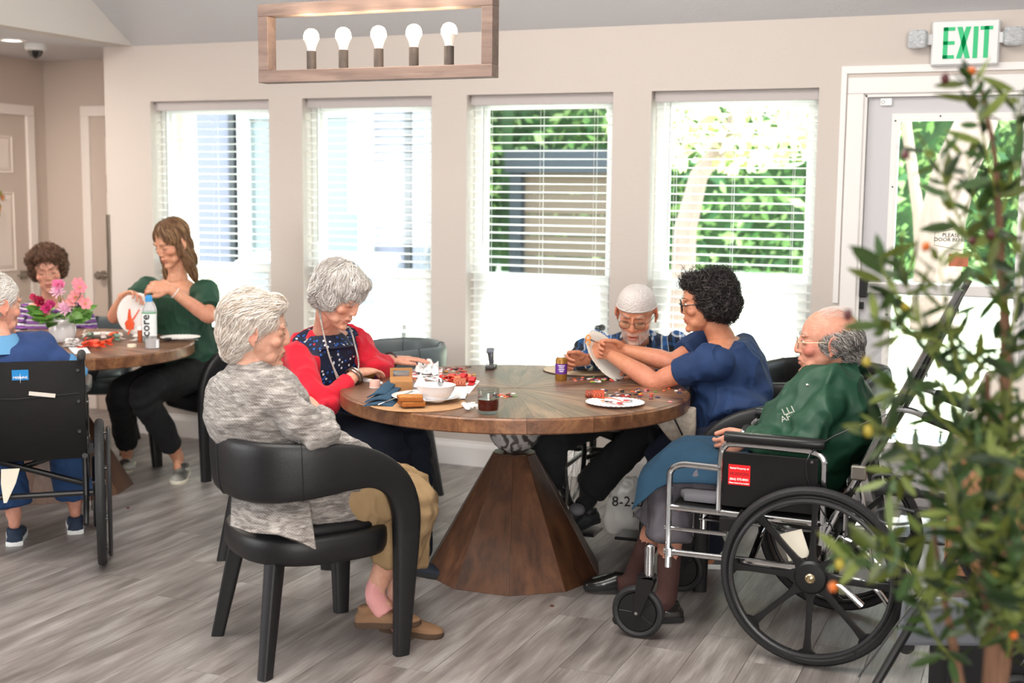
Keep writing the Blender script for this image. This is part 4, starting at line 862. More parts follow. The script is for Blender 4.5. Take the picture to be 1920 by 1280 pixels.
    for s in (-1, 1):
        paint(gauss(P, (s*.044, .070, -.025), (.022, .04, .020)), red, .30); paint(gauss(P, (s*.080, -.012, 0), (.012, .03, .04)), red, .35)
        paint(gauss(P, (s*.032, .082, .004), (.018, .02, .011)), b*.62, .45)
    paint(gauss(P, (0, .112, -.026), (.015, .014, .014)), red, .30)
    lip = np.exp(-((P[:, 0])/.0225)**4)*np.exp(-((P[:, 2]+.0608+mo/2)/(.0095+mo/2))**4)*(P[:, 1] > .078); paint(lip, C(p.get('lips', '#b4695f'))[:3], .75)
    paint(np.exp(-((P[:, 2]+.0605+mo*.4)/(.0018+mo*.35))**2)*np.exp(-(P[:, 0]/.019)**4)*(P[:, 1] > .075), (.12, .03, .025), .8)
    if age > .5: paint((vnoise(P, 70, 5) > .45)*(vnoise(P, 200, 6)*.5+.5), b*V(.75, .6, .55), .35)
    if p.get('beard'):
        m = ((P[:, 2] < -.028) & (P[:, 2] > -.125) & (P[:, 1] > .0)).astype(float)*(1-lip)*(1-gauss(P, (0, .105, -.028), (.014, .02, .012)).clip(0, 1))
        m *= ((np.abs(P[:, 0])/.075)**2 + ((-.030-P[:, 2])/.03).clip(0, 1) > .5); paint(m*(.65+.35*vnoise(P, 300, 8)), C(p['beard'])[:3], p.get('bk', .65))
    if p.get('paint'): 
        for c, r, col, k in p['paint']: paint(gauss(P, c, r), C(col)[:3], k)
    S.C = C_.clip(0, 1); return S
def hair_cap(prims, vox=.0055, amp=.004, seed=1, scale=45, keep=None):
    g = G()
    for c, r in prims: g.ell(c, r, n=24, m=16)
    S = remesh(g, vox, 2); S.push(amp*vnoise(S.P*V(1, 1, .6), scale, seed)); return S
def locks(S, n, flow, L, r, seed, curl=0., cf=60, lift=.003, seg=7, keep=None, tip=.25, jitter=.25, hug=True, sag=0.):
    """n tapered strands rooted on the cap S and combed along flow; all are grown together"""
    rs = np.random.RandomState(seed); N = S.N(); idx = np.arange(len(S.P))
    if keep is not None: idx = idx[keep(S.P)]
    idx = rs.choice(idx, n); kd = KDTree(len(S.P)); [kd.insert(p, i) for i, p in enumerate(S.P.tolist())]; kd.balance()
    nz = lambda a: a/np.linalg.norm(a, axis=1, keepdims=True).clip(1e-9); col = lambda a: a[:, None]
    p = S.P[idx] + rs.normal(size=(n, 3))*.0015; nr = N[idx].copy(); st = L*rs.uniform(.6, 1.25, n)/seg; h = lift*rs.uniform(-.2, 1.6, n); jit = rs.normal(size=(n, 3))*jitter; cu = rs.uniform(.6, 1.3, n)*curl; ph = rs.uniform(0, 6.28, n); pts = []; nrs = []
    for k in range(seg+1):
        t = k/seg; d = np.array([flow(q) for q in p]) + jit; d = nz(d - nr*col((d*nr).sum(1))*(1 if hug else .3)); off = 0
        if curl: s1 = nz(np.cross(d, nr)); off = (s1*col(np.cos(ph+cf*t)) + nr*col(np.sin(ph+cf*t)))*col(cu)
        pts.append(p + nr*col(h*(1 if k < seg else .4)) + off); nrs.append(nr); p = p + d*col(st) + V(0, 0, -1)*col(sag*t*st)
        if hug:
            fj = [kd.find(q) for q in p.tolist()]; ji = np.array([q[1] for q in fj]); near = np.array([q[2] for q in fj]) < .02
            nr = np.where(col(near), N[ji], nr); dp = p-S.P[ji]; p = np.where(col(near), p-nr*col((dp*nr).sum(1)), p)
    Q = np.stack(pts, 1); T = np.empty_like(Q); T[:, 1:-1] = Q[:, 2:]-Q[:, :-2]; T[:, 0] = Q[:, 1]-Q[:, 0]; T[:, -1] = Q[:, -1]-Q[:, -2]; T /= np.linalg.norm(T, axis=2, keepdims=True).clip(1e-9); NR = np.stack(nrs, 1)
    X = np.cross(T, NR); X /= np.linalg.norm(X, axis=2, keepdims=True).clip(1e-9); Y = np.cross(T, X); kk = np.arange(seg+1)/seg; rr = (r*(1-(1-tip)*kk**2)*np.where(kk == 0, .55, 1))[None, :, None]*rs.uniform(.75, 1.25, (n, 1, 1))
    Vv = np.stack([Q + rr*(X*math.cos(a)*1.3 + Y*math.sin(a)*.8) for a in (0, 2.1, 4.2)], 2).reshape(-1, 3)
    b = (np.arange(n)*(seg+1)*3)[:, None, None]; k3 = (np.arange(seg)*3)[None, :, None]; a = np.arange(3)[None, None, :]; a1 = (a+1) % 3; base = b+k3
    F_ = np.stack([base+a, base+a1, base+3+a1, base+3+a], 3).reshape(-1, 4); return Vv, F_, [(seg+1)*3]*n
def hairmat(name, col, c2): return mat(name, col, .42, c2=c2, nscale=30, vcol=False, spec=.45)
def hair_obj(name, parent, S, lk, cols, T, seed=0, capcol=None, rough=.45):
    """cap and locks in one mesh, tinted lock by lock"""
    rs = np.random.RandomState(seed); cc = np.array([C(c)[:3] for c in cols]); Rm, t = T
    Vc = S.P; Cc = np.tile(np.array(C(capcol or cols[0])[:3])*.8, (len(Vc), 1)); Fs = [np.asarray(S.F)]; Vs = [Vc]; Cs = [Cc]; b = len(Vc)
    for (Vl, Fl, ids) in lk:
        Vs.append(Vl); Fs.append(Fl+b); b += len(Vl); n = len(ids); Cs.append(np.repeat(cc[rs.randint(len(cc), size=n)]*rs.uniform(.85, 1.12, (n, 1)), ids[0], axis=0))
    F_ = np.concatenate(Fs)
    P = np.concatenate(Vs) @ Rm.T + t
    return obj(name, (P, F_, np.concatenate(Cs)), mat('hair', '#ffffff', rough, vcol=True, spec=.4), parent, smooth=180, world=True)

def hand(g, w, d, n, th, curl=.35, s=1., spread=1., curls=None, thumb=.5):
    """w wrist, d finger direction, n palm normal, th towards the thumb side"""
    d = unit(d); n = unit(n - d*(n @ d)); th0 = np.cross(d, n); th0 = th0 if th0 @ th > 0 else -th0; th = th0; w = np.asarray(w, float)
    g.loft([(w-d*.02*s, th*.026*s, n*.019*s), (w+d*.012*s, th*.028*s, n*.017*s), (w+d*.045*s, th*.038*s, n*.0155*s), (w+d*.080*s, th*.041*s, n*.0125*s), (w+d*.094*s, th*.038*s, n*.0095*s)], 16, .8)
    for k, (o, L, r) in enumerate(((.030, .072, .0085), (.0103, .080, .0088), (-.0098, .074, .0084), (-.0290, .058, .0074))):
        c = (curls[k] if curls else curl); b = w+d*.082*s+th*o*s; a = 0; pts = [b-d*.02*s, b]; dd = unit(d+th*o*3.2*spread)
        for j, fr in enumerate((.46, .30, .24)):
            a += c*(.9, 1.25, .8)[j]; q = dd*math.cos(a)+n*math.sin(a); pts.append(pts[-1]+q*L*fr*s*1.08)
        g.tube(crom(pts, 2), np.interp(np.linspace(0, 1, 2*(len(pts)-1)+1), [0, .3, .6, 1], [r*1.02*s, r*s, r*.95*s, r*.78*s]), 8, round_ends=True)
    b = w+d*.020*s+th*.022*s+n*.004*s; q = unit(d*.75+th*.75*(1-thumb*.5)+n*.45*thumb); p1 = b+q*.040*s; q2 = unit(d*.95+th*.25*(1-thumb)+n*.40*thumb); p2 = p1+q2*.030*s; p3 = p2+unit(q2+d*.2)*.024*s
    g.tube(crom([b, p1, p2, p3], 2), np.interp(np.linspace(0, 1, 7), [0, .4, 1], [.0150*s, .0108*s, .0084*s]), 8, round_ends=True); g.ell(w+d*.03*s+th*.020*s+n*.006*s, .017*s)
def limb(g, pts, rs, n=14, re=True, k=5): 
    P = crom(pts, k); R_ = np.interp(np.linspace(0, 1, len(P)), np.linspace(0, 1, len(rs)), rs); g.tube(P, R_, n, round_ends=re)
def clothnoise(P, amp, sc, seed, st=(1, 1, .55)):
    a = vnoise(P*V(*st), sc, seed); W_ = P + .04*np.stack([vnoise(P, 6, seed+k) for k in (7, 8, 9)], 1); a = vnoise(W_*V(*st), sc, seed); b = vnoise(W_*V(*st), sc*2.3, seed+3); return amp*1.5*((1-np.abs(a))**3-.4) + amp*.7*((1-np.abs(b))**3-.4)
def foldrings(P, c, r, ax, freq, amp, seed=0):
    """compression folds around a bent joint"""
    q = P-np.asarray(c); u = q @ unit(ax); return amp*np.exp(-((q/r)**2).sum(1))*np.sin(u*freq + 3*vnoise(P, 8, seed))
def torso(g, p, infl=0., lo=0., hi=1., hem=None):
    """elliptic trunk from hips to shoulders along the spine"""
    hip, chest, neck = (np.asarray(p[k], float) for k in ('hip', 'chest', 'neck')); fr_h = p['fwd']; fr_c = p.get('cfwd', fr_h); W = p.get('wide', 1.); B = p.get('belly', 0.)
    sp = crom([hip+(hip-chest)*.18, hip, chest, neck], 6)[6-1:]; n = len(sp); T = np.linspace(0, 1, n)
    ww = np.interp(T, [0, .15, .4, .65, .82, .93, 1], [.178, .180, .158, .172, .182, .150, .080])*W; dd = np.interp(T, [0, .2, .45, .7, .88, 1], [.122, .118, .112+B, .118+B*.5, .098, .065])
    secs = []
    for i in range(n):
        if not lo <= T[i] <= hi: continue
        t = unit(sp[min(i+1, n-1)]-sp[max(i-1, 0)]); f = unit(unit(fr_h)*(1-T[i])+unit(fr_c)*T[i]); f = unit(f-t*(f @ t)); r = np.cross(f, t)
        c = sp[i] + f*B*.5*math.exp(-((T[i]-.35)/.25)**2); secs.append((c, r*(ww[i]+infl), f*(dd[i]+infl)))
    g.loft(secs, 22, .85); return secs
def arms_of(g, p, which, infl=0., t1=1., r=None, k=None):
    """arms from shoulder to t1 (1 = elbow, 2 = wrist)"""
    for sd in which:
        s, e, w = (np.asarray(q, float) for q in p['arm'+sd][:3]); A = p.get('armr', 1.)
        if t1 <= 1: limb(g, [s+(s-e)*.05, s+(e-s)*.2, s+(e-s)*t1], [(.046+infl)*A, (.050+infl)*A, (.051+infl)*A], re=False)
        else:
            w2 = e+(w-e)*(t1-1); limb(g, [s, s*.45+e*.55, e, e*.5+w2*.5, w2], [(.044+infl)*A, (.047+infl)*A, (.044+infl)*A, (.040+infl)*A, (r or .034+infl)*A], re=False)
        g.ell(s+V(0, 0, -.012), (.045+infl)*A)
def skin_body(p, root):
    g = G(); torso(g, p, p.get('sk', -.018)); 
    for sd in 'RL':
        s, e, w = (np.asarray(q, float) for q in p['arm'+sd][:3]); A = p.get('armr', 1.); limb(g, [s, s*.5+e*.5, e, e*.5+w*.5, w], [.034*A, .036*A, .033*A, .031*A, .022*A])
        h, kn, an = (np.asarray(q, float) for q in p['leg'+sd][:3]); limb(g, [h, h*.5+kn*.5, kn, kn*.5+an*.5, an], [.085, .070, .052, .050, .034]); f = unit(p['leg'+sd][3]); g.tube([an+V(0, 0, -.035)-f*.01, an+V(0, 0, -.045)+f*.05], [.028, .024], 10, round_ends=True)
    nb = np.asarray(p['neck'], float); hd = np.asarray(p['head'], float); g.tube([nb-(hd-nb)*.3, nb*.4+hd*.6], .047, 12)
    S = remesh(g, p.get('cv', .012), 2); base = np.array(C(p.get('skin', '#d9a68c'))[:3]); F_ = [tuple(f) for f in np.asarray(S.F).tolist()]; Vs = [S.P]; Cs = [np.tile(base, (len(S.P), 1))]; b = len(S.P)
    for sd in p.get('fine', 'RL'):
        a = p['arm'+sd]; s, e, w = (np.asarray(q, float) for q in a[:3]); g = G(); t0 = p.get('fine_from', 1.3); A = p.get('armr', 1.); wr = .0245*A
        if t0 < 1: st = s+(e-s)*t0; limb(g, [st, e*.6+st*.4, e, e*.7+w*.3, e*.3+w*.7, w], [.046*A, .044*A, .040*A, .042*A, .033*A, wr], re=False, n=18); g.ell(e, .040*A)
        else: st = e+(w-e)*(t0-1); limb(g, [st, st*.4+w*.6, w], [.036*A, .030*A, wr], re=False, n=18)
        hk = dict(a[6]) if len(a) > 6 else {}; hand(g, w, a[3], a[4], a[5], **hk)
        H = remesh(g, p.get('hv', .0034), 2); c = np.tile(base, (len(H.P), 1)); tips = np.linalg.norm(H.P-w, axis=1); m = ((tips-.09)/.06).clip(0, 1)[:, None]*.35; c = c*(1-m)+np.array([.60, .22, .16])*m
        H.push(.0006*vnoise(H.P, 90, 4)*p.get('age', 1)); F_ += [tuple(b+i for i in f) for f in np.asarray(H.F).tolist()]; Vs.append(H.P); Cs.append(c); b += len(H.P)
    R = p['hR']; hs = p.get('hs', 1.); p['_neck'] = (R.T @ (nb-hd))/hs; H = head_mesh(p); P = H.P*hs @ R.T + hd
    F_ += [tuple(b+i for i in f) for f in np.asarray(H.F).tolist()]; Vs.append(P); Cs.append(H.C)
    obj('body', (np.concatenate(Vs), F_, np.concatenate(Cs)), M_skin, root, smooth=180, world=True)
    face(p, root)
def face(p, root):
    R = p['hR']; hs = p.get('hs', 1.); hd = np.asarray(p['head'], float); L = lambda q: R @ (np.asarray(q, float)*hs) + hd; op = p.get('eyes', .5); w = p.get('w', 1.); Rx = R
    for s in (-1, 1):
        c = V(s*.031*w, .0728, .0085)
        if op > .28:
            e = obj('eye', G().ell(L(c+V(0, .0042, 0)), (.0118*hs, .0078*hs, .0064*hs*op*1.5), Rx, 14, 10), M_eye, root, world=True)
            obj('iris', G().ell(L(c+V(-s*.001, .0074, -.001)), (.0054*hs, .0050*hs, .0054*hs*min(1, op*1.6)), Rx, 12, 8), M_iris, e, world=True)
        arc = [L(c+V(.0125*math.cos(a), .0128-.0035*math.cos(a)**2, -.004*(op < .3)+.0065*op*1.3*math.sin(a) - (.003 if op < .3 else 0)*math.sin(a))) for a in np.linspace(.1, PI-.1, 9)]
        obj('eyelid_line', G().tube(arc, [.0004, .0008, .0010, .0011, .0012, .0011, .0010, .0008, .0004], 5), M_lash, root, world=True)
        bc = p.get('brow', '#8b7a6c'); g = G(); rs = np.random.RandomState(5)
        for a in np.linspace(0, 1, 26):
            b = V(s*(.013+.035*a)*w, .0905-.018*a*a, .0285+.0055*math.sin(a*PI*.8)); 
            for _ in range(2): q = b+V(0, 0, rs.uniform(-.0022, .0022)); g.tube([L(q), L(q+V(s*.006, .0012-.003*a, rs.uniform(-.001, .0025)))], [.0006*p.get('browk', 1), .0003], 4)
        obj('eyebrow', g, mat('brow '+bc, bc, .7), root, world=True)
def glasses(p, root, col, r=.021, sq=.85, th=.0012, metal=0.):
    R = p['hR']; hs = p.get('hs', 1.); hd = np.asarray(p['head'], float); L = lambda q: R @ (np.asarray(q, float)*hs) + hd; w = p.get('w', 1.); m = mat('spectacle '+col, col, .3, metal)
    g = obj('spectacles', G().tube(crom([L((-.010, .100, .006)), L((0, .104, .010)), L((.010, .100, .006))], 3), th, 6), m, root, world=True)
    for s in (-1, 1):
        c = V(s*.032, .0985, .001); rim = [L(c+V(r*math.copysign(abs(math.cos(a))**.8, math.cos(a)), -.004*abs(math.cos(a))*(1 if math.cos(a)*s > 0 else .2), r*sq*math.copysign(abs(math.sin(a))**.8, math.sin(a)))) for a in np.linspace(0, 2*PI, 28, endpoint=False)]
        obj('rim', G().tube(rim, th, 6, closed=True), m, g, world=True)
        obj('lens', G().loft([(L(c+V(0, -.001, 0)), R @ V(r*.97*hs, 0, 0), R @ V(0, 0, r*sq*.97*hs)), (L(c+V(0, .0, 0)), R @ V(r*.97*hs, 0, 0), R @ V(0, 0, r*sq*.97*hs))], 24, .85), glass_mat('spectacle lens'), g, world=True)
        obj('temple', G().tube(crom([L(c+V(s*r, -.004, .006)), L((s*.070*w, .060, .008)), L((s*.080*w, .0, .010)), L((s*.080*w, -.022, -.002))], 3), th, 6), m, g, world=True)
def shoe(root, name, ankle, toe, s=1., m=None, sole=None, h=.075, lift=0., wd=1., tilt=0., label=None):
    """a shoe under the ankle, pointing along toe; ankle gives x,y and the sole height is lift"""
    f = unit(V(toe[0], toe[1], 0)); r = V(f[1], -f[0], 0); z = V(0, 0, 1); A = V(ankle[0], ankle[1], lift)
    pts = [(-.062, .020, .030, .034), (-.050, .034, .036, .046), (-.02, .034, .034, h*.62), (.02, .033, .034, h*.58), (.07, .040, .030, .050), (.12, .045, .026, .038), (.16, .043, .022, .030), (.188, .030, .018, .022), (.200, .012, .014, .012)]
    g = G(); g.rings([[A+f*x*s+r*a*wd*s*math.copysign(abs(math.cos(u))**.8, math.cos(u))+z*(.012+(hh if math.sin(u) > 0 else .010)*s*abs(math.sin(u))**.8*(1 if math.sin(u) > 0 else -1)) for u in np.linspace(0, 2*PI, 16, endpoint=False)] for x, a, _, hh in pts])
    g.tube([A+z*.05*s-f*.012, A+z*(h+.012)*s-f*.014], [.034*s, .034*s], 14)
    S = remesh(g, .006, 2)
    if tilt:
        Q = S.P-A-f*.12*s; ax = r; ca, sa = math.cos(tilt), math.sin(tilt); S.P = A+f*.12*s + Q*ca + np.cross(ax, Q)*sa + np.outer(Q @ ax, ax)*(1-ca)
    o = obj(name, S.out(), m, root, smooth=180, world=True, label=label)
    g = G(); ring = lambda k, zz: [A+f*x*s*k+r*q*a*wd*s*1.04*k+z*zz for q in (1, -1) for (x, a) in ([(x, a) for x, a, _, _ in pts] if q == 1 else [(x, a) for x, a, _, _ in pts[::-1]])]
    g.rings([ring(.985, 0), ring(1.0, .004), ring(1.0, .018), ring(.98, .020)]); P = g.arr()
    if tilt: Q = P-A-f*.12*s; P = A+f*.12*s + Q*ca + np.cross(ax, Q)*sa + np.outer(Q @ ax, ax)*(1-ca)
    obj('sole', (P, g.f), sole or M_dark, o, smooth=40, world=True); return o
def garment(root, name, g, m, vox=.008, sm=2, amp=.004, sc=9, seed=1, folds=(), label=None, st=(1, 1, .55), colfn=None, cut=None):
    S = remesh(g, vox, sm*3); d = clothnoise(S.P, amp, sc, seed, st)
    for f in folds: d = d+foldrings(S.P, *f)
    S.push(d*1.7)
    if colfn is not None: S.C = colfn(S.P)
    return obj(name, S.out(), m, root, smooth=180, world=True, label=label)
def legs_garment(p, root, name, m, infl=.012, hem=None, t1=.93, seed=3, flare=.0, amp=.004, label=None, hip=True, vox=.009):
    g = G()
    if hip: torso(g, p, .008, 0, .24)
    for sd in 'RL':
        h, kn, an = (np.asarray(q, float) for q in p['leg'+sd][:3]); e = kn+(an-kn)*t1
        limb(g, [h, h*.45+kn*.55, kn, kn*.45+e*.55, e], [.095+infl*.5, .080+infl, .062+infl, .058+infl+flare*.5, .050+infl+flare], re=False, n=18); g.ell(kn, .062+infl)
    fl = [(p['leg'+sd][1], .11, unit(np.asarray(p['leg'+sd][2])-np.asarray(p['leg'+sd][1])), 90, .004, 2) for sd in 'RL'] + [(p['leg'+sd][0], .13, unit(np.asarray(p['leg'+sd][1])-np.asarray(p['leg'+sd][0])), 80, .005, 2) for sd in 'RL']
    return garment(root, name, g, m, vox, 2, amp, 9, seed, fl, label)
def person(label, loc, group=None): return thing('person', label, 'person', (loc[0], loc[1], 0), 0, group)
Z = V(0, 0, 1)
def knit_mat():
    m = mat('grey marled knit', '#a79f9a', .95, sheen=.3); n, l = nodes(m); b = n['Principled BSDF']; tc = n.new('ShaderNodeTexCoord')
    mp = n.new('ShaderNodeMapping'); mp.inputs['Scale'].default_value = (1, 1, 5); l.new(tc.outputs['Object'], mp.inputs[0])
    z = n.new('ShaderNodeTexNoise'); z.inputs['Scale'].default_value = 22; z.inputs['Detail'].default_value = 5; z.inputs['Distortion'].default_value = .6; l.new(mp.outputs[0], z.inputs[0])
    r = n.new('ShaderNodeValToRGB'); e = r.color_ramp.elements; e[0].position = .33; e[0].color = C('#6f6762'); e[1].position = .66; e[1].color = C('#d2cac4'); x = e.new(.5); x.color = C('#a39a94'); l.new(z.outputs[0], r.inputs[0])
    w1 = n.new('ShaderNodeTexWave'); w1.bands_direction = 'DIAGONAL'; w1.inputs['Scale'].default_value = 52; w1.inputs['Distortion'].default_value = 1.5; l.new(tc.outputs['Object'], w1.inputs[0])
    w2 = n.new('ShaderNodeTexWave'); w2.bands_direction = 'Z'; w2.inputs['Scale'].default_value = 75; w2.inputs['Distortion'].default_value = 2; l.new(tc.outputs['Object'], w2.inputs[0])
    ad = n.new('ShaderNodeMath'); ad.operation = 'MULTIPLY'; l.new(w1.outputs[1], ad.inputs[0]); l.new(w2.outputs[1], ad.inputs[1])
    mr = n.new('ShaderNodeMapRange'); mr.inputs[3].default_value = .62; mr.inputs[4].default_value = 1.15; l.new(ad.outputs[0], mr.inputs[0])
    mx = n.new('ShaderNodeMix'); mx.data_type = 'RGBA'; mx.blend_type = 'MULTIPLY'; mx.inputs[0].default_value = 1; l.new(r.outputs[0], mx.inputs[6]); l.new(mr.outputs[0], mx.inputs[7]); l.new(mx.outputs[2], b.inputs['Base Color'])
    bp = n.new('ShaderNodeBump'); bp.inputs['Strength'].default_value = .8; bp.inputs['Distance'].default_value = .006; l.new(ad.outputs[0], bp.inputs['Height']); l.new(bp.outputs[0], b.inputs['Normal']); return m
def floral_mat():
    m = mat('navy floral print', '#16233f', .7); n, l = nodes(m); b = n['Principled BSDF']; tc = n.new('ShaderNodeTexCoord'); v = n.new('ShaderNodeTexVoronoi'); v.inputs['Scale'].default_value = 75; l.new(tc.outputs['Object'], v.inputs[0])
    r = n.new('ShaderNodeValToRGB'); r.color_ramp.interpolation = 'CONSTANT'; e = r.color_ramp.elements; e[0].color = C('#141d36'); e[1].position = .42; e[1].color = C('#2d62b8'); [setattr(e.new(p_), 'color', C(c_)) for p_, c_ in ((.58, '#141d36'), (.68, '#e7e9ee'), (.78, '#16203a'), (.86, '#b3263e'), (.90, '#1b2a50'))]
    sp = n.new('ShaderNodeSeparateColor'); l.new(v.outputs['Color'], sp.inputs[0]); l.new(sp.outputs[0], r.inputs[0]); lt = n.new('ShaderNodeMath'); lt.operation = 'LESS_THAN'; lt.inputs[1].default_value = .42; l.new(v.outputs['Distance'], lt.inputs[0])
    mx = n.new('ShaderNodeMix'); mx.data_type = 'RGBA'; l.new(lt.outputs[0], mx.inputs[0]); mx.inputs[6].default_value = C('#141d36'); l.new(r.outputs[0], mx.inputs[7]); l.new(mx.outputs[2], b.inputs['Base Color']); return m
def plaid_cols(P, ax1, ax2):
    a = (P @ unit(ax1))/.085; b = (P @ unit(ax2))/.085
    def band(t): 
        t = t % 1; return np.where(t < .30, 0, np.where(t < .36, 1, np.where(t < .52, 2, np.where(t < .58, 1, 3))))
    pal = np.array([C('#1b2a42')[:3], C('#e8e9ea')[:3], C('#2f6aa6')[:3], C('#12171f')[:3]]); return (pal[band(a)]+pal[band(b)])/2
M_jeans = mat('navy twill', '#1c2333', .9, c2='#171d2b', nscale=6, bump=.2, bscale=400)
def CLOTH(name, c, c2, rough=.85, bump=.15, bs=300, sheen=0., wr=.9, ws=9.):
    if name in _MC: return _MC[name]
    m = mat(name, c, rough, c2=c2, nscale=7, bump=bump, bscale=bs, sheen=sheen); n, l = nodes(m); b = n['Principled BSDF']
    tc = n.new('ShaderNodeTexCoord'); z = n.new('ShaderNodeTexNoise'); z.noise_type = 'RIDGED_MULTIFRACTAL'; z.inputs['Scale'].default_value = ws; z.inputs['Detail'].default_value = 2; z.inputs['Distortion'].default_value = .8; z.inputs['Roughness'].default_value = .4; l.new(tc.outputs['Object'], z.inputs[0])
    bp = n.new('ShaderNodeBump'); bp.inputs['Strength'].default_value = wr; bp.inputs['Distance'].default_value = .022; l.new(z.outputs[0], bp.inputs['Height'])
    old = b.inputs['Normal'].links[0].from_node; l.new(bp.outputs[0], old.inputs['Normal']); return m

# ---------------------------------------------------------------- woman in the grey cardigan
f = V(.59, .81, 0); f = unit(f); r = V(f[1], -f[0], 0); hip = HC - f*.05 + Z*.575
nk = at(470, 692, 4.2); hd = at(482, 621, 4.21)
A = dict(hip=hip, chest=at(492, 815, 4.2), neck=nk, head=hd, fwd=f, wide=1.08, belly=.03, hR=frame(camdir(.97, .22), .12, .05), hs=1.06, skin='#d3a38d', age=1.15, eyes=.22, jaw=1.06, nose=1.05, lips='#a9655c', brow='#a99a8d', hv=.0034, cv=.013,
    armR=(at(508, 738, 4.04), at(600, 822, 3.98), at(606, 782, 4.22), camdir(-.55, .75)+Z*.35, camdir(-.6, -.4)-Z*.4, Z*1., dict(curl=.75)),
    armL=(at(425, 735, 4.38), at(545, 845, 4.55), at(585, 775, 4.36), camdir(.4, -.8)+Z*.4, camdir(-.3, .2)-Z, camdir(.8, 0)+Z*.5, dict(curl=.8)),
    legR=(hip+r*.10-Z*.02, at(772, 938, 4.26), at(703, 1108, 4.30), camdir(.9, -.35)), legL=(hip-r*.10-Z*.02, at(770, 918, 4.5), at(742, 1148, 4.37), camdir(.9, -.35)), fine='RL')
pr_ = person('white haired woman in a marled grey cardigan and khaki trousers, seen from behind', hip); skin_body(A, pr_)
g = G(); torso(g, A, .032, 0, 1); arms_of(g, A, 'RL', .012, 2, .047)
g.loft([(hip+f*.09-Z*.095, r*.222, f*.265), (hip+f*.09-Z*.06, r*.225, f*.27), (hip+f*.08+Z*.06, r*.220, f*.25), (hip+f*.02+Z*.17, r*.20, f*.165)], 28, .75)
g.tube([nk-Z*.03+f*.0, nk+Z*.030-f*.012], [.100, .066], 20, caps=True)
fl = [(A['armR'][1], .10, unit(A['armR'][1]-A['armR'][0]), 75, .006, 1), (A['armR'][0], .10, unit(A['armR'][1]-A['armR'][0]), 50, .005, 2), (A['chest'], .25, Z, 26, .004, 3)]
M_knit = knit_mat(); cdg = garment(pr_, 'cardigan', g, M_knit, .0065, 2, .005, 7, 4, fl)
flap = at(585, 1012, 3.93); g = G()
Pts = [at(432, 985, 4.02), at(470, 998, 3.93), at(520, 1002, 3.90), at(556, 1012, 3.895), at(592, 1030, 3.90)]
top = [at(436, 905, 4.14), at(475, 912, 4.05), at(515, 914, 4.02), at(545, 912, 4.02), at(574, 905, 4.03)]
g.rings([[q+camdir(0, -1)*.006 for q in top]+[q+camdir(0, 1)*.008 for q in top[::-1]], [q*.5+w*.5-camdir(0, 1)*.004 for q, w in zip(top, Pts)]+[q*.5+w*.5+camdir(0, 1)*.01 for q, w in zip(top[::-1], Pts[::-1])], [q for q in Pts]+[q+camdir(0, 1)*.008 for q in Pts[::-1]]]); obj('cardigan_hem', g, M_knit, cdg, smooth=60, world=True)
M_khaki = CLOTH('khaki cotton', '#9d8360', '#8f7654'); legs_garment(A, pr_, 'trousers', M_khaki, .02, t1=.62, flare=.034, amp=.006)
M_pink = CLOTH('pink sock', '#dfa09d', '#d4908f')
for sd in 'RL':
    k, a = A['leg'+sd][1], A['leg'+sd][2]; obj('sock', remesh((lambda g: (limb(g, [k*.12+a*.88, a, a-Z*.035+camdir(.9, -.35)*.012, a-Z*.075+camdir(.9, -.35)*.045], [.038, .035, .038, .036], re=False), g)[1])(G()), .007, 1).out(), M_pink, pr_, smooth=180, world=True)
M_moc = CLOTH('tan suede', '#8a6a4f', '#7c5d44', .9)
shoe(pr_, 'moccasin', at(742, 1160, 4.38), camdir(.93, -.36), .92, M_moc, mat('gum sole', '#4d3a2b', .8), h=.07, lift=0.0)
shoe(pr_, 'moccasin', at(697, 1120, 4.30), camdir(.93, -.30), .92, M_moc, mat('gum sole', '#4d3a2b', .8), h=.07, lift=.060, tilt=.12)
W1 = ['#d8ccc2', '#e6ddd4', '#cdbfb2', '#efe8e0', '#bfae9f']
cap = hair_cap([((0, -.028, .040), (.088, .100, .092)), ((0, -.050, -.005), (.080, .076, .075)), ((0, -.062, -.055), (.058, .048, .050)), ((0, .036, .090), (.058, .048, .030))], seed=3)
kp = lambda P: (P[:, 1] < .12) & (P[:, 2] > -.10) & ~((P[:, 1] > .012) & (P[:, 2] < .040))
flow = lambda p: V(.6*p[0], -1.0 if p[2] > .05 else -.55, -.35 if p[2] > .05 else -.9)
hair_obj('hair', pr_, cap, [locks(cap, 5000, flow, .075, .0012, 1, curl=.0022, cf=3, lift=.004, keep=kp, jitter=.20, seg=6)], W1, (A['hR']*A['hs'], A['head']), 3); face_keep = 1

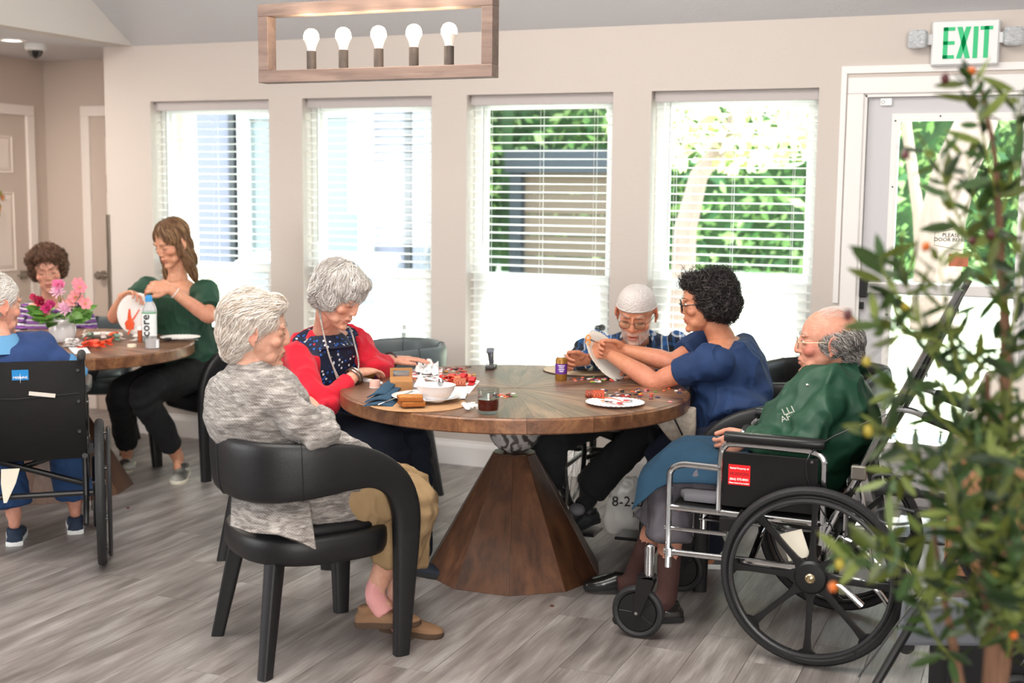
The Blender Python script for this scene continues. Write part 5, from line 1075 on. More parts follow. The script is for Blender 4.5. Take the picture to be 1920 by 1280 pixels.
# ---------------------------------------------------------------- woman in the red cardigan
f = camdir(.97, -.2); r = V(f[1], -f[0], 0); cf = camdir(.72, -.69); cr = V(cf[1], -cf[0], 0); hip = V(-2.86, 4.67, .575)
nk = at(612, 622, 5.36); hd = at(637, 554, 5.22)
B = dict(sk=-.034, hip=hip, chest=at(600, 722, 5.46), neck=nk, head=hd, fwd=f, cfwd=cf, wide=1.0, belly=.02, hR=frame(camdir(.86, -.46), .55, .0), hs=1.04, skin='#dba58d', age=1., eyes=.15, nose=1.0, lips='#b4605a', brow='#9b8f86',
    armR=(at(556, 658, 5.24), at(598, 766, 5.04), at(670, 699, 5.22), unit(at(745, 684, 5.44)-at(670, 699, 5.22)), -Z, camdir(-.2, 1), dict(curl=.28)),
    armL=(at(670, 640, 5.52), at(700, 694, 5.40), at(733, 674, 5.60), camdir(.93, .12)+Z*.03, -Z, camdir(-.2, -1), dict(curl=.12, thumb=.3)),
    legR=(hip+r*.10-Z*.02, at(722, 838, 5.12), at(735, 1040, 5.1), camdir(.9, -.3)), legL=(hip-r*.10-Z*.02, at(770, 828, 5.42), at(772, 1058, 5.10), camdir(.9, -.45)))
pr_ = person('woman with wavy white hair in a red cardigan over a navy floral blouse', hip); skin_body(B, pr_)
g = G(); torso(g, B, .010, 0, .99); g.tube([nk-Z*.075+cf*.01, nk-Z*.012], [.115, .070], 20); garment(pr_, 'blouse', g, floral_mat(), .007, 2, .003, 10, 5)
M_red = CLOTH('red knit', '#d3122f', '#c40f2a', .85, .2, 500, .1); g = G(); ss = torso(G(), B, .030, .08, .985); rs = []
for c, a, b_ in ss:
    a = a*1.02; ring = []
    for u in np.linspace(math.radians(128), math.radians(128+284), 22): ring.append(c + a*math.cos(u) + b_*math.sin(u))
    for u in np.linspace(math.radians(128+284), math.radians(128), 22): ring.append(c + (a*math.cos(u)+b_*math.sin(u))*.86)
    rs.append(ring)
g.rings(rs); arms_of(g, B, 'R', .014, 1.78, .042); arms_of(g, B, 'L', .014, 1.72, .042); g.tube([nk-Z*.03-cf*.03, nk+Z*.012-cf*.035], [.075, .055], 16)
fl = [(B['armR'][1], .11, unit(B['armR'][1]-B['armR'][0]), 70, .006, 1), (B['armL'][1], .09, unit(B['armL'][1]-B['armL'][0]), 70, .006, 2), (B['armR'][0]-Z*.06, .12, Z, 40, .005, 3)]
garment(pr_, 'cardigan', g, M_red, .007, 2, .005, 8, 6, fl)
legs_garment(B, pr_, 'trousers', M_jeans, .02, t1=.92, flare=.015, amp=.005)
shoe(pr_, 'shoe', at(770, 1066, 5.08), camdir(.9, -.45), .9, mat('navy mesh shoe', '#1a1f2c', .8), M_dark, h=.05); shoe(pr_, 'shoe', at(733, 1050, 5.15), camdir(.9, -.45), .9, mat('navy mesh shoe', '#1a1f2c', .8), M_dark, h=.05)
def necklace(name, path, rr, m, parent, n=60, label=None):
    P = crom(path, 12); seg = np.r_[0, np.cumsum(np.linalg.norm(np.diff(P, axis=0), axis=1))]; t = np.linspace(0, seg[-1], n); Q = np.stack([np.interp(t, seg, P[:, k]) for k in range(3)], 1); g = G(); [g.ell(q, rr, n=6, m=5) for q in Q]
    o = obj(name, g, m, parent, smooth=180, world=True, label=label); o['kind'] = 'stuff'; return o
M_pearl = mat('grey pearl', '#a9a29b', .3, .3)
base = nk+cf*.13
for dx, dn in ((0, 0), (.012, .03)): necklace('bead_necklace', [at(600-dx*200, 580, 5.22), at(606, 622, 5.17), at(622, 680, 5.155), at(648, 722+dn*600, 5.17), at(672, 690, 5.21), at(664, 640, 5.24), at(655, 612, 5.27)], .0042, M_pearl, pr_, 84, label='long strand of small pewter beads')
for q, k in ((B['armR'][2], 0), (B['armR'][2], 1)): a_ = unit(B['armR'][2]-B['armR'][1]); obj('bracelet', G().torus(q-a_*(.012+.016*k), .034+.002*k, .0045, a_, 24, 8), mat('silver bracelet', '#9c938c', .25, .9), pr_, world=True)
a_ = unit(B['armL'][2]-B['armL'][1]); obj('bracelet', G().torus(B['armL'][2]-a_*.01, .033, .005, a_, 24, 8), mat('dark bead bracelet', '#3b2b2c', .4), pr_, world=True)
W2 = ['#cfc8c2', '#e2ddd8', '#bbb2ab', '#a79e98', '#efebe7']
cap = hair_cap([((0, -.022, .046), (.094, .106, .090)), ((0, -.040, .0), (.094, .088, .078)), ((.060, .000, -.005), (.030, .048, .052)), ((-.060, .000, -.005), (.030, .048, .052)), ((0, .052, .090), (.058, .034, .026)), ((0, -.070, -.05), (.062, .042, .042))], seed=5, amp=.007, scale=32)
kp = lambda P: (P[:, 2] > -.10) & ~((P[:, 1] > .050) & (P[:, 2] < .066))
flow = lambda p: V(p[0]*9+.2, .55 if p[1] > -.02 else -.5, -1.0)
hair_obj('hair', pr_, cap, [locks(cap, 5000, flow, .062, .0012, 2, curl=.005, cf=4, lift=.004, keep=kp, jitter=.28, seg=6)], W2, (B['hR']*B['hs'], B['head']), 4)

# ---------------------------------------------------------------- man in the white cap
f = V(.086, -.993, 0); r = V(f[1], -f[0], 0); hip = V(-1.73, 5.82, .60); nk = at(1192, 643, 5.62); hd = at(1193, 588, 5.46)
K = dict(hip=hip, chest=at(1198, 715, 5.80), neck=nk, head=hd, fwd=f, cfwd=camdir(-.1, -1), wide=1.06, hR=frame(camdir(-.26, -.93), .42, -.05), hs=1.05, skin='#c98a6c', red=(.55, .13, .08), age=1.25, eyes=.2, nose=1.18, jaw=1.02, mouth=.005, lips='#a5544b', beard='#b5aca6', bk=.75, brow='#8f857d', browk=1.5,
    armR=(at(1124, 640, 5.62), at(1082, 672, 5.74), at(1098, 674, 5.50), camdir(-.85, -.3)+Z*.05, camdir(.3, -.8)-Z*.5, camdir(-.3, -.2)+Z, dict(curl=.95)),
    armL=(at(1262, 640, 5.66), at(1275, 712, 5.62), at(1215, 695, 5.50), camdir(-1, 0), -Z, camdir(0, -1), dict(curl=.3)),
    legR=(hip+r*.10-Z*.02, at(1040, 822, 5.42), at(1012, 925, 5.45), camdir(-.4, -.9)), legL=(hip-r*.10-Z*.02, at(1205, 808, 5.44), at(1106, 918, 5.50), camdir(-.6, -.8)))
pr_ = person('bearded man with a white knitted cap and glasses in a blue plaid shirt', hip); skin_body(K, pr_)
g = G(); torso(g, K, .018, 0, 1); arms_of(g, K, 'RL', .014, 1.88, .044)
pax = (unit(V(1, .15, .25)), unit(V(.1, -.3, 1)))
fl = [(K['armR'][1], .12, unit(K['armR'][1]-K['armR'][0]), 60, .006, 1), (K['armR'][0], .12, camdir(1, 0), 45, .005, 1), (K['armL'][0], .12, camdir(1, 0), 45, .005, 1)]
def kcol(P): 
    return plaid_cols(P, *pax)
M_plaid = mat('plaid flannel', '#ffffff', .85, bump=.15, bscale=300); _n, _l = nodes(M_plaid); _tc = _n.new('ShaderNodeTexCoord'); _rs = []
for ax_ in pax:
    dp_ = _n.new('ShaderNodeVectorMath'); dp_.operation = 'DOT_PRODUCT'; dp_.inputs[1].default_value = tuple(ax_/.082); _l.new(_tc.outputs['Object'], dp_.inputs[0]); fr_ = _n.new('ShaderNodeMath'); fr_.operation = 'FRACT'; _l.new(dp_.outputs['Value'], fr_.inputs[0])
    rp_ = _n.new('ShaderNodeValToRGB'); rp_.color_ramp.interpolation = 'CONSTANT'; e_ = rp_.color_ramp.elements; e_[0].color = C('#16233d'); e_[1].position = .26; e_[1].color = C('#e6e8ea'); [setattr(e_.new(a_), 'color', C(b_)) for a_, b_ in ((.33, '#2c67a8'), (.52, '#2c67a8'), (.56, '#dfe2e6'), (.60, '#0f141c'), (.86, '#27558a'))]; _l.new(fr_.outputs[0], rp_.inputs[0]); _rs.append(rp_)
_mx = _n.new('ShaderNodeMix'); _mx.data_type = 'RGBA'; _mx.inputs[0].default_value = .5; _l.new(_rs[0].outputs[0], _mx.inputs[6]); _l.new(_rs[1].outputs[0], _mx.inputs[7]); _l.new(_mx.outputs[2], _n['Principled BSDF'].inputs['Base Color']); garment(pr_, 'shirt', g, M_plaid, .0055, 2, .005, 8, 7, fl)
cl = K['neck']; cfw = camdir(-.1, -1); crr = V(cfw[1], -cfw[0], 0)
for s in (-1, 1):
    g = G(); a0 = cl+crr*s*.062-cfw*.02+Z*.045; a1 = cl+crr*s*.070+cfw*.035+Z*.010; a2 = cl+crr*s*.045+cfw*.105-Z*.045; a3 = cl+crr*s*.016+cfw*.100-Z*.015
    g.rings([[a0, a0+crr*s*.012-Z*.028], [a1, a1+crr*s*.030-Z*.03], [a3, a2+crr*s*.020-Z*.03]], caps=False, wrap=False); ob = obj('collar', (g.arr(), g.f, kcol(g.arr())), M_plaid, pr_, world=True); so = ob.modifiers.new('s', 'SOLIDIFY'); so.thickness = .005
obj('undershirt', G().tube([cl-Z*.08+cfw*.03, cl-Z*.015+cfw*.012], [.055, .058], 16), mat('blue undershirt', '#5b7c96', .9), pr_, world=True)
M_blk = mat('black trousers', '#17181a', .95, c2='#1e1f22', nscale=8); legs_garment(K, pr_, 'trousers', M_blk, .018, t1=1.0, flare=.008)
M_san = mat('black sandal', '#19191a', .6)
for sd in 'RL': k, a = K['leg'+sd][1], K['leg'+sd][2]; q_ = unit(K['leg'+sd][3]); obj('sock', remesh((lambda g: (limb(g, [k*.3+a*.7, a, a-Z*.04+q_*.01, a-Z*.06+q_*.07], [.048, .042, .042, .036], re=False), g)[1])(G()), .008, 1).out(), M_blk, pr_, smooth=180, world=True)
shoe(pr_, 'sandal', at(1103, 950, 5.50), camdir(-.6, -.8), 1.0, M_san, h=.06, lift=.10); shoe(pr_, 'sandal', at(1010, 950, 5.45), camdir(-.4, -.9), 1.0, M_san, h=.06, lift=.10)
obj('sock', G().ell(at(1082, 955, 5.38), (.036, .05, .026), rotz(.4)), mat('grey sock', '#6d6c70', .95, bump=.4, bscale=300), pr_, world=True)
T = (K['hR']*K['hs'], K['head']); L = lambda q: T[0] @ V(*q) + T[1]
g = G(); rs = []
for t_ in np.linspace(0, 1, 12):
    a = t_*PI/2; zz = .030+.092*math.sin(a); k = math.cos(a)**.75 if t_ < 1 else .02; rs.append([L((.0800*k*math.cos(u), -.014+.102*k*math.sin(u), zz+.022*k*math.sin(u)*.9)) for u in np.linspace(0, 2*PI, 48, endpoint=False)])
rs.insert(0, [L((.0765*math.cos(u), -.014+.098*math.sin(u), .030+.020*math.sin(u))) for u in np.linspace(0, 2*PI, 48, endpoint=False)])
g.rings(rs); mk = mat('white crochet cotton', '#e6dfdc', .95, c2='#c8bfbb', nscale=300, bump=.9, bscale=190); obj('knitted_cap', g, mk, pr_, smooth=180, world=True)
obj('cap_band', G().tube([L((.0812*math.cos(u), -.014+.1032*math.sin(u), .037+.022*math.sin(u)*.9)) for u in np.linspace(0, 2*PI, 40, endpoint=False)], .0028, 6, closed=True), mk, pr_, world=True)
glasses(K, pr_, '#4a3d38', .0215, .80, .0011, .6)
rsd = np.random.RandomState(9); g = G()
HB = head_mesh(dict(K)); sel = [i for i, q in enumerate(HB.P) if -.118 < q[2] < -.040 and q[1] > .02 and not (abs(q[0]) < .024 and -.075 < q[2] < -.046) and rsd.rand() < .42]; NB = HB.N()
for i in sel: q = HB.P[i]; d_ = unit(NB[i]*.6+V(0, 0, -1)); g.tube([L(q), L(q+d_*.008*rsd.uniform(.5, 1.1))], [.0005, .0002], 3, caps=False)
o = obj('beard', g, mat('grey stubble', '#c2bbb6', .6), pr_, world=True); o['kind'] = 'stuff'

# ---------------------------------------------------------------- woman in navy scrubs
f = camdir(-.99, -.05); r = V(f[1], -f[0], 0); cf = camdir(-.88, .48); hip = V(*(_R*.93+_F*5.13)[:2], .58); nk = at(1352, 634, 5.28); hd = at(1322, 568, 5.27)
N_ = dict(hip=hip, chest=at(1378, 745, 5.26), neck=nk, head=hd, fwd=f, cfwd=cf, wide=1.08, belly=.04, hR=frame(camdir(-.97, .10), .14, -.04), hs=1.02, skin='#c78a6b', red=(.6, .16, .1), age=.45, eyes=.45, nose=.95, jaw=1.04, lips='#b0524f', brow='#2c2320', armr=1.02,
    armL=(at(1348, 672, 5.06), at(1228, 716, 5.24), at(1143, 664, 5.40), unit(at(1104, 650, 5.47)-at(1143, 664, 5.40)), camdir(-.2, .9)-Z*.2, Z*1., dict(curl=.75, thumb=.9)),
    armR=(at(1322, 646, 5.44), at(1262, 680, 5.36), at(1172, 656, 5.42), unit(at(1120, 648, 5.42)-at(1172, 656, 5.42)), camdir(-.2, -.9)-Z*.2, Z*1., dict(curl=.75, thumb=.9)), fine_from=.47,
    legL=(hip-r*.11-Z*.02, at(1250, 858, 5.04), at(1330, 1050, 5.2), camdir(-.9, .1)), legR=(hip+r*.11-Z*.02, at(1262, 838, 5.32), at(1340, 1010, 5.4), camdir(-.9, .1)))
pr_ = person('woman with curly dark hair and round glasses in navy blue scrubs', hip); skin_body(N_, pr_)
M_scr = CLOTH('navy scrub cotton', '#1d3763', '#183056', .8, .1, 500)
g = G(); torso(g, N_, .022, 0, .99); arms_of(g, N_, 'RL', .016, .62)
fl = [(N_['armL'][0], .12, unit(N_['armL'][1]-N_['armL'][0]), 50, .006, 1), (N_['chest'], .22, unit(V(.4, .2, 1)), 32, .006, 3), (N_['hip']+Z*.12, .2, Z, 45, .005, 4)]
garment(pr_, 'scrub_top', g, M_scr, .0065, 2, .006, 7, 8, fl); legs_garment(N_, pr_, 'scrub_trousers', mat('navy scrub trousers', '#141c30', .85), .022, t1=.9, flare=.02)
for sd in 'LR': shoe(pr_, 'shoe', N_['leg'+sd][2]+camdir(0, 0)*0, camdir(-.9, .1), .9, mat('grey trainer', '#5b5c60', .7), M_vinyl, h=.06)
BC = ['#1c191a', '#2b2627', '#3c3637', '#141213', '#57504f', '#24201f']
cap = hair_cap([((0, -.038, .045), (.094, .102, .086)), ((0, -.060, -.005), (.092, .080, .080)), ((.060, -.034, -.01), (.036, .044, .052)), ((-.060, -.034, -.01), (.036, .044, .052)), ((0, .040, .092), (.058, .038, .032))], seed=7, amp=.012, scale=40)
kp = lambda P: (P[:, 2] > -.11) & ~((P[:, 1] > .045) & (P[:, 2] < .062))
flow = lambda p: V(p[0]*6, p[1]*3-.1, -.6)
hair_obj('hair', pr_, cap, [locks(cap, 3000, flow, .055, .0012, 5, curl=.0085, cf=9.5, lift=.006, seg=9, keep=kp, jitter=.8, tip=.4), locks(cap, 160, lambda p: V(p[0]*3, .6, .35), .045, .0010, 15, curl=.010, cf=8, lift=.014, seg=12, keep=lambda P: (P[:, 2] > .08), jitter=.8, tip=.4, hug=False)], BC, (N_['hR']*N_['hs'], N_['head']), 6)
glasses(N_, pr_, '#17191c', .0235, .95, .0021)

# ---------------------------------------------------------------- man in the green jacket
f = V(-1, 0, 0); hip = V(-.76, 4.468, .585); nk = at(1572, 708, 4.52); hd = at(1551, 643, 4.50)
E_ = dict(hip=hip, chest=at(1545, 800, 4.46), neck=nk, head=hd, fwd=f, cfwd=unit(V(-1, -.05, 0)), wide=1.1, belly=.05, hR=frame(camdir(-.97, .18), .02, .0), hs=1.07, skin='#d29a84', red=(.66, .16, .13), age=1.35, eyes=.3, nose=1.22, jaw=1.04, lips='#a96257', brow='#a59d96',
    armL=(at(1556, 752, 4.28), at(1503, 838, 4.24), at(1402, 818, 4.40), camdir(-.75, .3)-Z*.55, camdir(.2, .9), Z+camdir(-.5, 0), dict(curl=.5)),
    armR=(at(1520, 728, 4.70), at(1438, 850, 4.72), at(1392, 862, 4.52), camdir(-.75, -.25)-Z*.12, -Z+camdir(0, .2), camdir(-.2, -1), dict(curl=.7)),
    legL=(hip+V(0, -.10, -.02), V(-1.185, 4.40, .525), at(1252, 1100, 4.50), camdir(-.97, -.2)), legR=(hip+V(0, .10, -.02), V(-1.20, 4.58, .525), at(1192, 1068, 4.80), camdir(-.93, -.1)),
    paint=[((.055, .060, -.02), (.02, .03, .022), '#b0504a', .5), ((-.055, .060, -.02), (.02, .03, .022), '#b0504a', .6), ((.0, .02, .115), (.05, .06, .03), '#dba592', .5)])
pr_ = person('balding man in a dark green jacket reclining in the chrome wheelchair', hip); skin_body(E_, pr_)
M_grn = CLOTH('green nylon twill', '#1d4a35', '#183f2d', .55, .08, 400); g = G(); torso(g, E_, .034, 0, 1); arms_of(g, E_, 'RL', .018, 1.90, .046)
fl = [(E_['armL'][1], .13, unit(E_['armL'][1]-E_['armL'][0]), 55, .008, 1), (E_['armL'][0]*.5+E_['armL'][1]*.5, .12, unit(E_['armL'][1]-E_['armL'][0]), 45, .007, 2), (E_['armL'][2]*.5+E_['armL'][1]*.5, .10, unit(E_['armL'][2]-E_['armL'][1]), 60, .006, 2), (E_['chest'], .22, unit(V(.6, .1, 1)), 30, .008, 3)]
jk = garment(pr_, 'jacket', g, M_grn, .0065, 2, .008, 6.5, 9, fl)
for sd in 'LR':
    w_, e_ = E_['arm'+sd][2], E_['arm'+sd][1]; a_ = unit(w_-e_); obj('cuff', G().tube([w_-a_*.055, w_-a_*.05, w_-a_*.012, w_-a_*.008], [.040, .044, .042, .036], 20), M_grn, jk, world=True)
w_, a_ = E_['armL'][2], unit(E_['armL'][2]-E_['armL'][1]); obj('watch_band', G().torus(w_+a_*.006, .030, .0045, a_, 30, 8, 2.2), M_chrome, pr_, world=True); obj('watch_case', G().lathe([(.001, -.004), (.017, -.004), (.017, .004), (.001, .005)], 20, w_+a_*.006+Z*.028+camdir(0, -1)*.012, np.stack(basis(Z+camdir(0, -.4)), 1)), M_black, pr_, world=True)
for s in (-1, 1):   # fold down collar
    g = G(); cl = E_['neck']; cr = V(0, s*1., 0); cw = V(-1, 0, 0)
    g.rings([[cl+cr*.070-cw*.07+Z*.065, cl+cr*.105-cw*.10+Z*.005], [cl+cr*.088+cw*.0+Z*.060, cl+cr*.130+cw*.005+Z*.0], [cl+cr*.070+cw*.085+Z*.030, cl+cr*.120+cw*.110-Z*.035], [cl+cr*.018+cw*.150-Z*.015, cl+cr*.075+cw*.185-Z*.070]], caps=False, wrap=False); ob = obj('collar', g, M_grn, jk, world=True); so = ob.modifiers.new('s', 'SOLIDIFY'); so.thickness = .007
obj('shirt_collar', G().tube([cl-Z*.06+V(-.06, 0, 0), cl+Z*.01+V(-.035, 0, 0)], [.066, .062], 18), mat('light blue check shirt', '#9fb4c9', .9), pr_, world=True)
obj('snap', G().lathe([(.006, 0), (.006, .002), (.001, .003)], 12, at(1514, 722, 4.30), np.stack(basis(camdir(0, -1)), 1)), M_chrome, jk, world=True)
tx = at(1478, 770, 4.235); text('LLI', .034, mat('cream embroidery', '#cfd2c6', .8), jk, tx, _R*.93+camdir(0, -.35)*.35+Z*.42, unit(Z-camdir(.35, 0)*.5)); text('AF', .030, mat('cream embroidery', '#cfd2c6', .8), jk, at(1473, 784, 4.225), _R*.93+camdir(0, -.35)*.35+Z*.42, unit(Z-camdir(.35, 0)*.5))
M_gt = CLOTH('grey trousers', '#5f5b62', '#55525a'); legs_garment(E_, pr_, 'trousers', M_gt, .008, t1=.54, flare=.030, amp=.006)
M_bs = CLOTH('brown ribbed sock', '#4a2f2b', '#3f2724')
for sd in 'RL': k, a = E_['leg'+sd][1], E_['leg'+sd][2]; obj('sock', remesh((lambda g: (limb(g, [k*.50+a*.50, k*.2+a*.8, a, a-Z*.05+unit(E_['leg'+sd][3])*.015, a-Z*.062+unit(E_['leg'+sd][3])*.07], [.045, .043, .039, .042, .034], re=False), g)[1])(G()), .007, 1).out(), M_bs, pr_, smooth=180, world=True)
M_sh = mat('black leather shoe', '#131212', .28, coat=.4); shoe(pr_, 'dress_shoe', at(1250, 1130, 4.52), camdir(-.97, -.15), 1.0, M_sh, h=.065); shoe(pr_, 'dress_shoe', at(1190, 1090, 4.84), camdir(-.95, .05), 1.0, M_sh, h=.065, lift=.02, tilt=-.1)
cl = G(); rs = []
for i, t_ in enumerate(np.linspace(0, 1, 10)):
    x_ = -.90-.40*t_; z_ = .674-.008*t_-.09*max(0, t_-.72)*4; ring = [V(x_, 4.28+.42*u, z_-.07*abs(u-.5)**2*4+.008*math.sin(9*u+5*t_)-(.05 if u < .08 else 0)) for u in np.linspace(0, 1, 14)]; rs.append(ring+[q-Z*.006 for q in ring[::-1]])
cl.rings(rs); obj('lap_cloth', cl, CLOTH('blue cotton cloth', '#1d4058', '#1a394f', .9), pr_, smooth=180, world=True)
G1 = ['#8e8985', '#b5b0ab', '#6f6a67', '#cfcac5', '#5b5552']
cap = hair_cap([((0, -.052, .010), (.081, .066, .058)), ((.056, -.018, .005), (.026, .045, .042)), ((-.056, -.018, .005), (.026, .045, .042)), ((0, -.075, -.035), (.060, .040, .045))], seed=9, amp=.004)
kp = lambda P: (P[:, 2] < .062)
flow = lambda p: V(p[0]*2, -.7, -.8)
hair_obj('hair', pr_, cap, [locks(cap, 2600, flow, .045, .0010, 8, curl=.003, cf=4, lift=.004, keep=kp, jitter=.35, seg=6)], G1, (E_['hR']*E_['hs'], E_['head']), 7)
T = (E_['hR']*E_['hs'], E_['head']); g = G(); rsd = np.random.RandomState(3)
for i in range(260):
    x_ = rsd.uniform(-.055, .055); y_ = rsd.uniform(-.06, .035); zz = .034+.083*math.sqrt(max(0, 1-(x_/.0745)**2-((y_+.012)/.096)**2)); q = V(x_, y_, zz)
    pts = [q, q+V(.006*rsd.normal(), -.014, .007), q+V(.008*rsd.normal(), -.030, .006)]; g.tube([T[0] @ p_+T[1] for p_ in pts], [.0004, .0003, .0002], 3, caps=False)
o = obj('thin_hair', g, mat('white wisps', '#ddd6d0', .6), pr_, world=True); o['kind'] = 'stuff'
glasses(E_, pr_, '#b9a68a', .0205, .75, .0010, .8)

# ---------------------------------------------------------------- young woman in green
f = camdir(-.62, -.78); r = V(f[1], -f[0], 0); cf = camdir(-.55, -.83); hip = V(*(_R*-1.79+_F*7.0)[:2], .58); nk = at(333, 522, 6.98); hd = at(322, 456, 6.92)
Y_ = dict(hip=hip, chest=at(338, 600, 7.02), neck=nk, head=hd, fwd=f, cfwd=cf, wide=.92, hR=frame(camdir(-.58, -.80), .42, .02), hs=1.02, skin='#d7a083', age=.15, eyes=.22, nose=.9, jaw=.94, lips='#bd6a62', brow='#6b4f3c', nk=.9, armr=.92,
    armR=(at(283, 538, 7.06), at(214, 594, 6.98), at(232, 556, 6.80), camdir(.55, -.3)+Z*.25, camdir(.5, -.6)-Z*.5, camdir(.6, -.2)+Z*.2, dict(curl=.55)),
    armL=(at(383, 540, 6.90), at(392, 594, 6.76), at(318, 542, 6.70), camdir(-1, .0)+Z*.15, camdir(.1, .4)-Z*.8, camdir(-.4, -.8), dict(curl=.50)), fine_from=.5, hv=.0042,
    legR=(hip+r*.10-Z*.02, at(228, 738, 6.72), at(238, 852, 7.0), camdir(.2, -1)), legL=(hip-r*.10-Z*.02, at(268, 738, 6.50), at(334, 858, 6.80), camdir(.15, -1)))
pr_ = person('young woman with long light brown hair in a dark green blouse and black trousers', hip); skin_body(Y_, pr_)
M_gb = CLOTH('dark green satin', '#1f4a36', '#183d2c', .65, .05, 300); g = G(); torso(g, Y_, .022, 0, .90); arms_of(g, Y_, 'RL', .026, .72)
garment(pr_, 'blouse', g, M_gb, .008, 2, .006, 8, 10, [(Y_['armL'][0], .12, unit(Y_['armL'][1]-Y_['armL'][0]), 50, .006, 1)])
legs_garment(Y_, pr_, 'trousers', mat('black stretch trousers', '#16171a', .8, bump=.2, bscale=200), .012, t1=.82, amp=.003)
M_snk = mat('black and grey sneaker', '#2a2b2c', .6, c2='#a5a49c', nscale=14, detail=0)
for sd, px, py, D in (('L', 342, 868, 6.78), ('R', 240, 862, 7.02)):
    so = shoe(pr_, 'sneaker', at(px, py, D), camdir(.10 if sd == 'L' else .12, -1), 1.0, M_snk, mat('cream rubber sole', '#d8d3c0', .6), h=.06)
    q = at(px+6, py+2, D-.09); obj('toe_cap', G().ell(atz(px+2, py+24)+Z*.035, (.036, .045, .022), rotz(-CY)), mat('grey leather', '#a9a79f', .6), so, world=True)
g = G(); g.tube(crom([at(336, 546, 6.50), at(332, 540, 6.6)], 2), .004, 6); obj('bracelet', G().torus(Y_['armL'][2]-.035*unit(Y_['armL'][2]-Y_['armL'][1]), .029, .003, unit(Y_['armL'][2]-Y_['armL'][1]), 20, 6), mat('white beads', '#e9e6e2', .4), pr_, world=True)
LB = ['#7a5a43', '#94714f', '#5f4433', '#b8946c', '#6a4d3a']
cap = hair_cap([((0, -.022, .046), (.086, .100, .086)), ((0, -.045, -.02), (.078, .062, .085)), ((.062, .005, -.02), (.020, .030, .060)), ((-.062, .005, -.02), (.020, .030, .060)), ((0, -.055, -.10), (.078, .030, .07)), ((.068, .030, -.11), (.022, .024, .075)), ((-.072, -.005, -.13), (.024, .026, .10)), ((.074, .052, -.17), (.020, .018, .055))], seed=11, amp=.003)
kp = lambda P: ~((P[:, 1] > .055) & (P[:, 2] < .06))
flow = lambda p: V(p[0]*14 if p[2] > .06 else .0, (.25 if p[1] > 0 else -.25), -1.0)
hair_obj('hair', pr_, cap, [locks(cap, 3500, flow, .16, .0012, 11, curl=.002, cf=2.5, lift=.003, keep=kp, jitter=.07, seg=7)], LB, (Y_['hR']*Y_['hs'], Y_['head']), 9)

# ---------------------------------------------------------------- woman with brown curls
f = camdir(.25, -.97); r = V(f[1], -f[0], 0); nk = at(98, 562, 7.42); hd = at(90, 506, 7.36); hip = V(*(_R*-2.62+_F*7.5)[:2], .58)
P_ = dict(hip=hip, chest=at(106, 640, 7.48), neck=nk, head=hd, fwd=f, wide=1.05, belly=.02, hR=frame(camdir(.30, -.95), .22, .12), hs=1.04, skin='#d5a08a', age=1.2, eyes=.15, jaw=1.05, lips='#b0605a', brow='#7d6a5c', hv=.006, cv=.015,
    armR=(at(48, 592, 7.4), at(42, 660, 7.3), at(80, 672, 7.15), camdir(.9, -.2), -Z, camdir(0, -1)), armL=(at(158, 592, 7.45), at(172, 660, 7.35), at(120, 672, 7.15), camdir(-.9, -.2), -Z, camdir(0, -1)),
    legR=(hip+r*.10, at(70, 740, 7.1), at(72, 880, 7.1), f), legL=(hip-r*.10, at(130, 740, 7.1), at(128, 880, 7.1), f))
pr_ = person('smiling woman with short curly brown hair and purple striped top behind the flowers', hip); skin_body(P_, pr_)
def scol(P): t = (P[:, 2]/.030+.35*vnoise(P, 14, 3)) % 1; pal = np.array([C('#5b2c74')[:3], C('#e2dde4')[:3], C('#241a2b')[:3], C('#9a5fae')[:3]]); return pal[np.where(t < .35, 0, np.where(t < .52, 1, np.where(t < .85, 2, 3)))]
g = G(); torso(g, P_, .018, 0, .99); arms_of(g, P_, 'RL', .014, 1.9, .045); garment(pr_, 'striped_top', g, mat('purple stripe', '#ffffff', .85, vcol=True), .0075, 2, .004, 8, 12, colfn=scol)
legs_garment(P_, pr_, 'trousers', M_blk, .02, vox=.012)
for sd in 'LR': shoe(pr_, 'shoe', P_['leg'+sd][2], f, .9, M_san, h=.06)
BR = ['#5c4030', '#73523e', '#4a3226', '#87654e']
cap = hair_cap([((0, -.025, .052), (.098, .100, .086)), ((0, -.050, .0), (.096, .080, .080)), ((.066, -.005, .005), (.032, .040, .050)), ((-.066, -.005, .005), (.032, .040, .050)), ((0, .045, .090), (.066, .040, .032))], seed=13, amp=.011, scale=42)
kp = lambda P: ~((P[:, 1] > .045) & (P[:, 2] < .062))
hair_obj('hair', pr_, cap, [locks(cap, 2000, lambda p: V(p[0]*6, p[1]*3, -.5), .045, .0015, 14, curl=.008, cf=9, lift=.006, seg=9, keep=kp, jitter=.8, tip=.4)], BR, (P_['hR']*P_['hs'], P_['head']), 10)

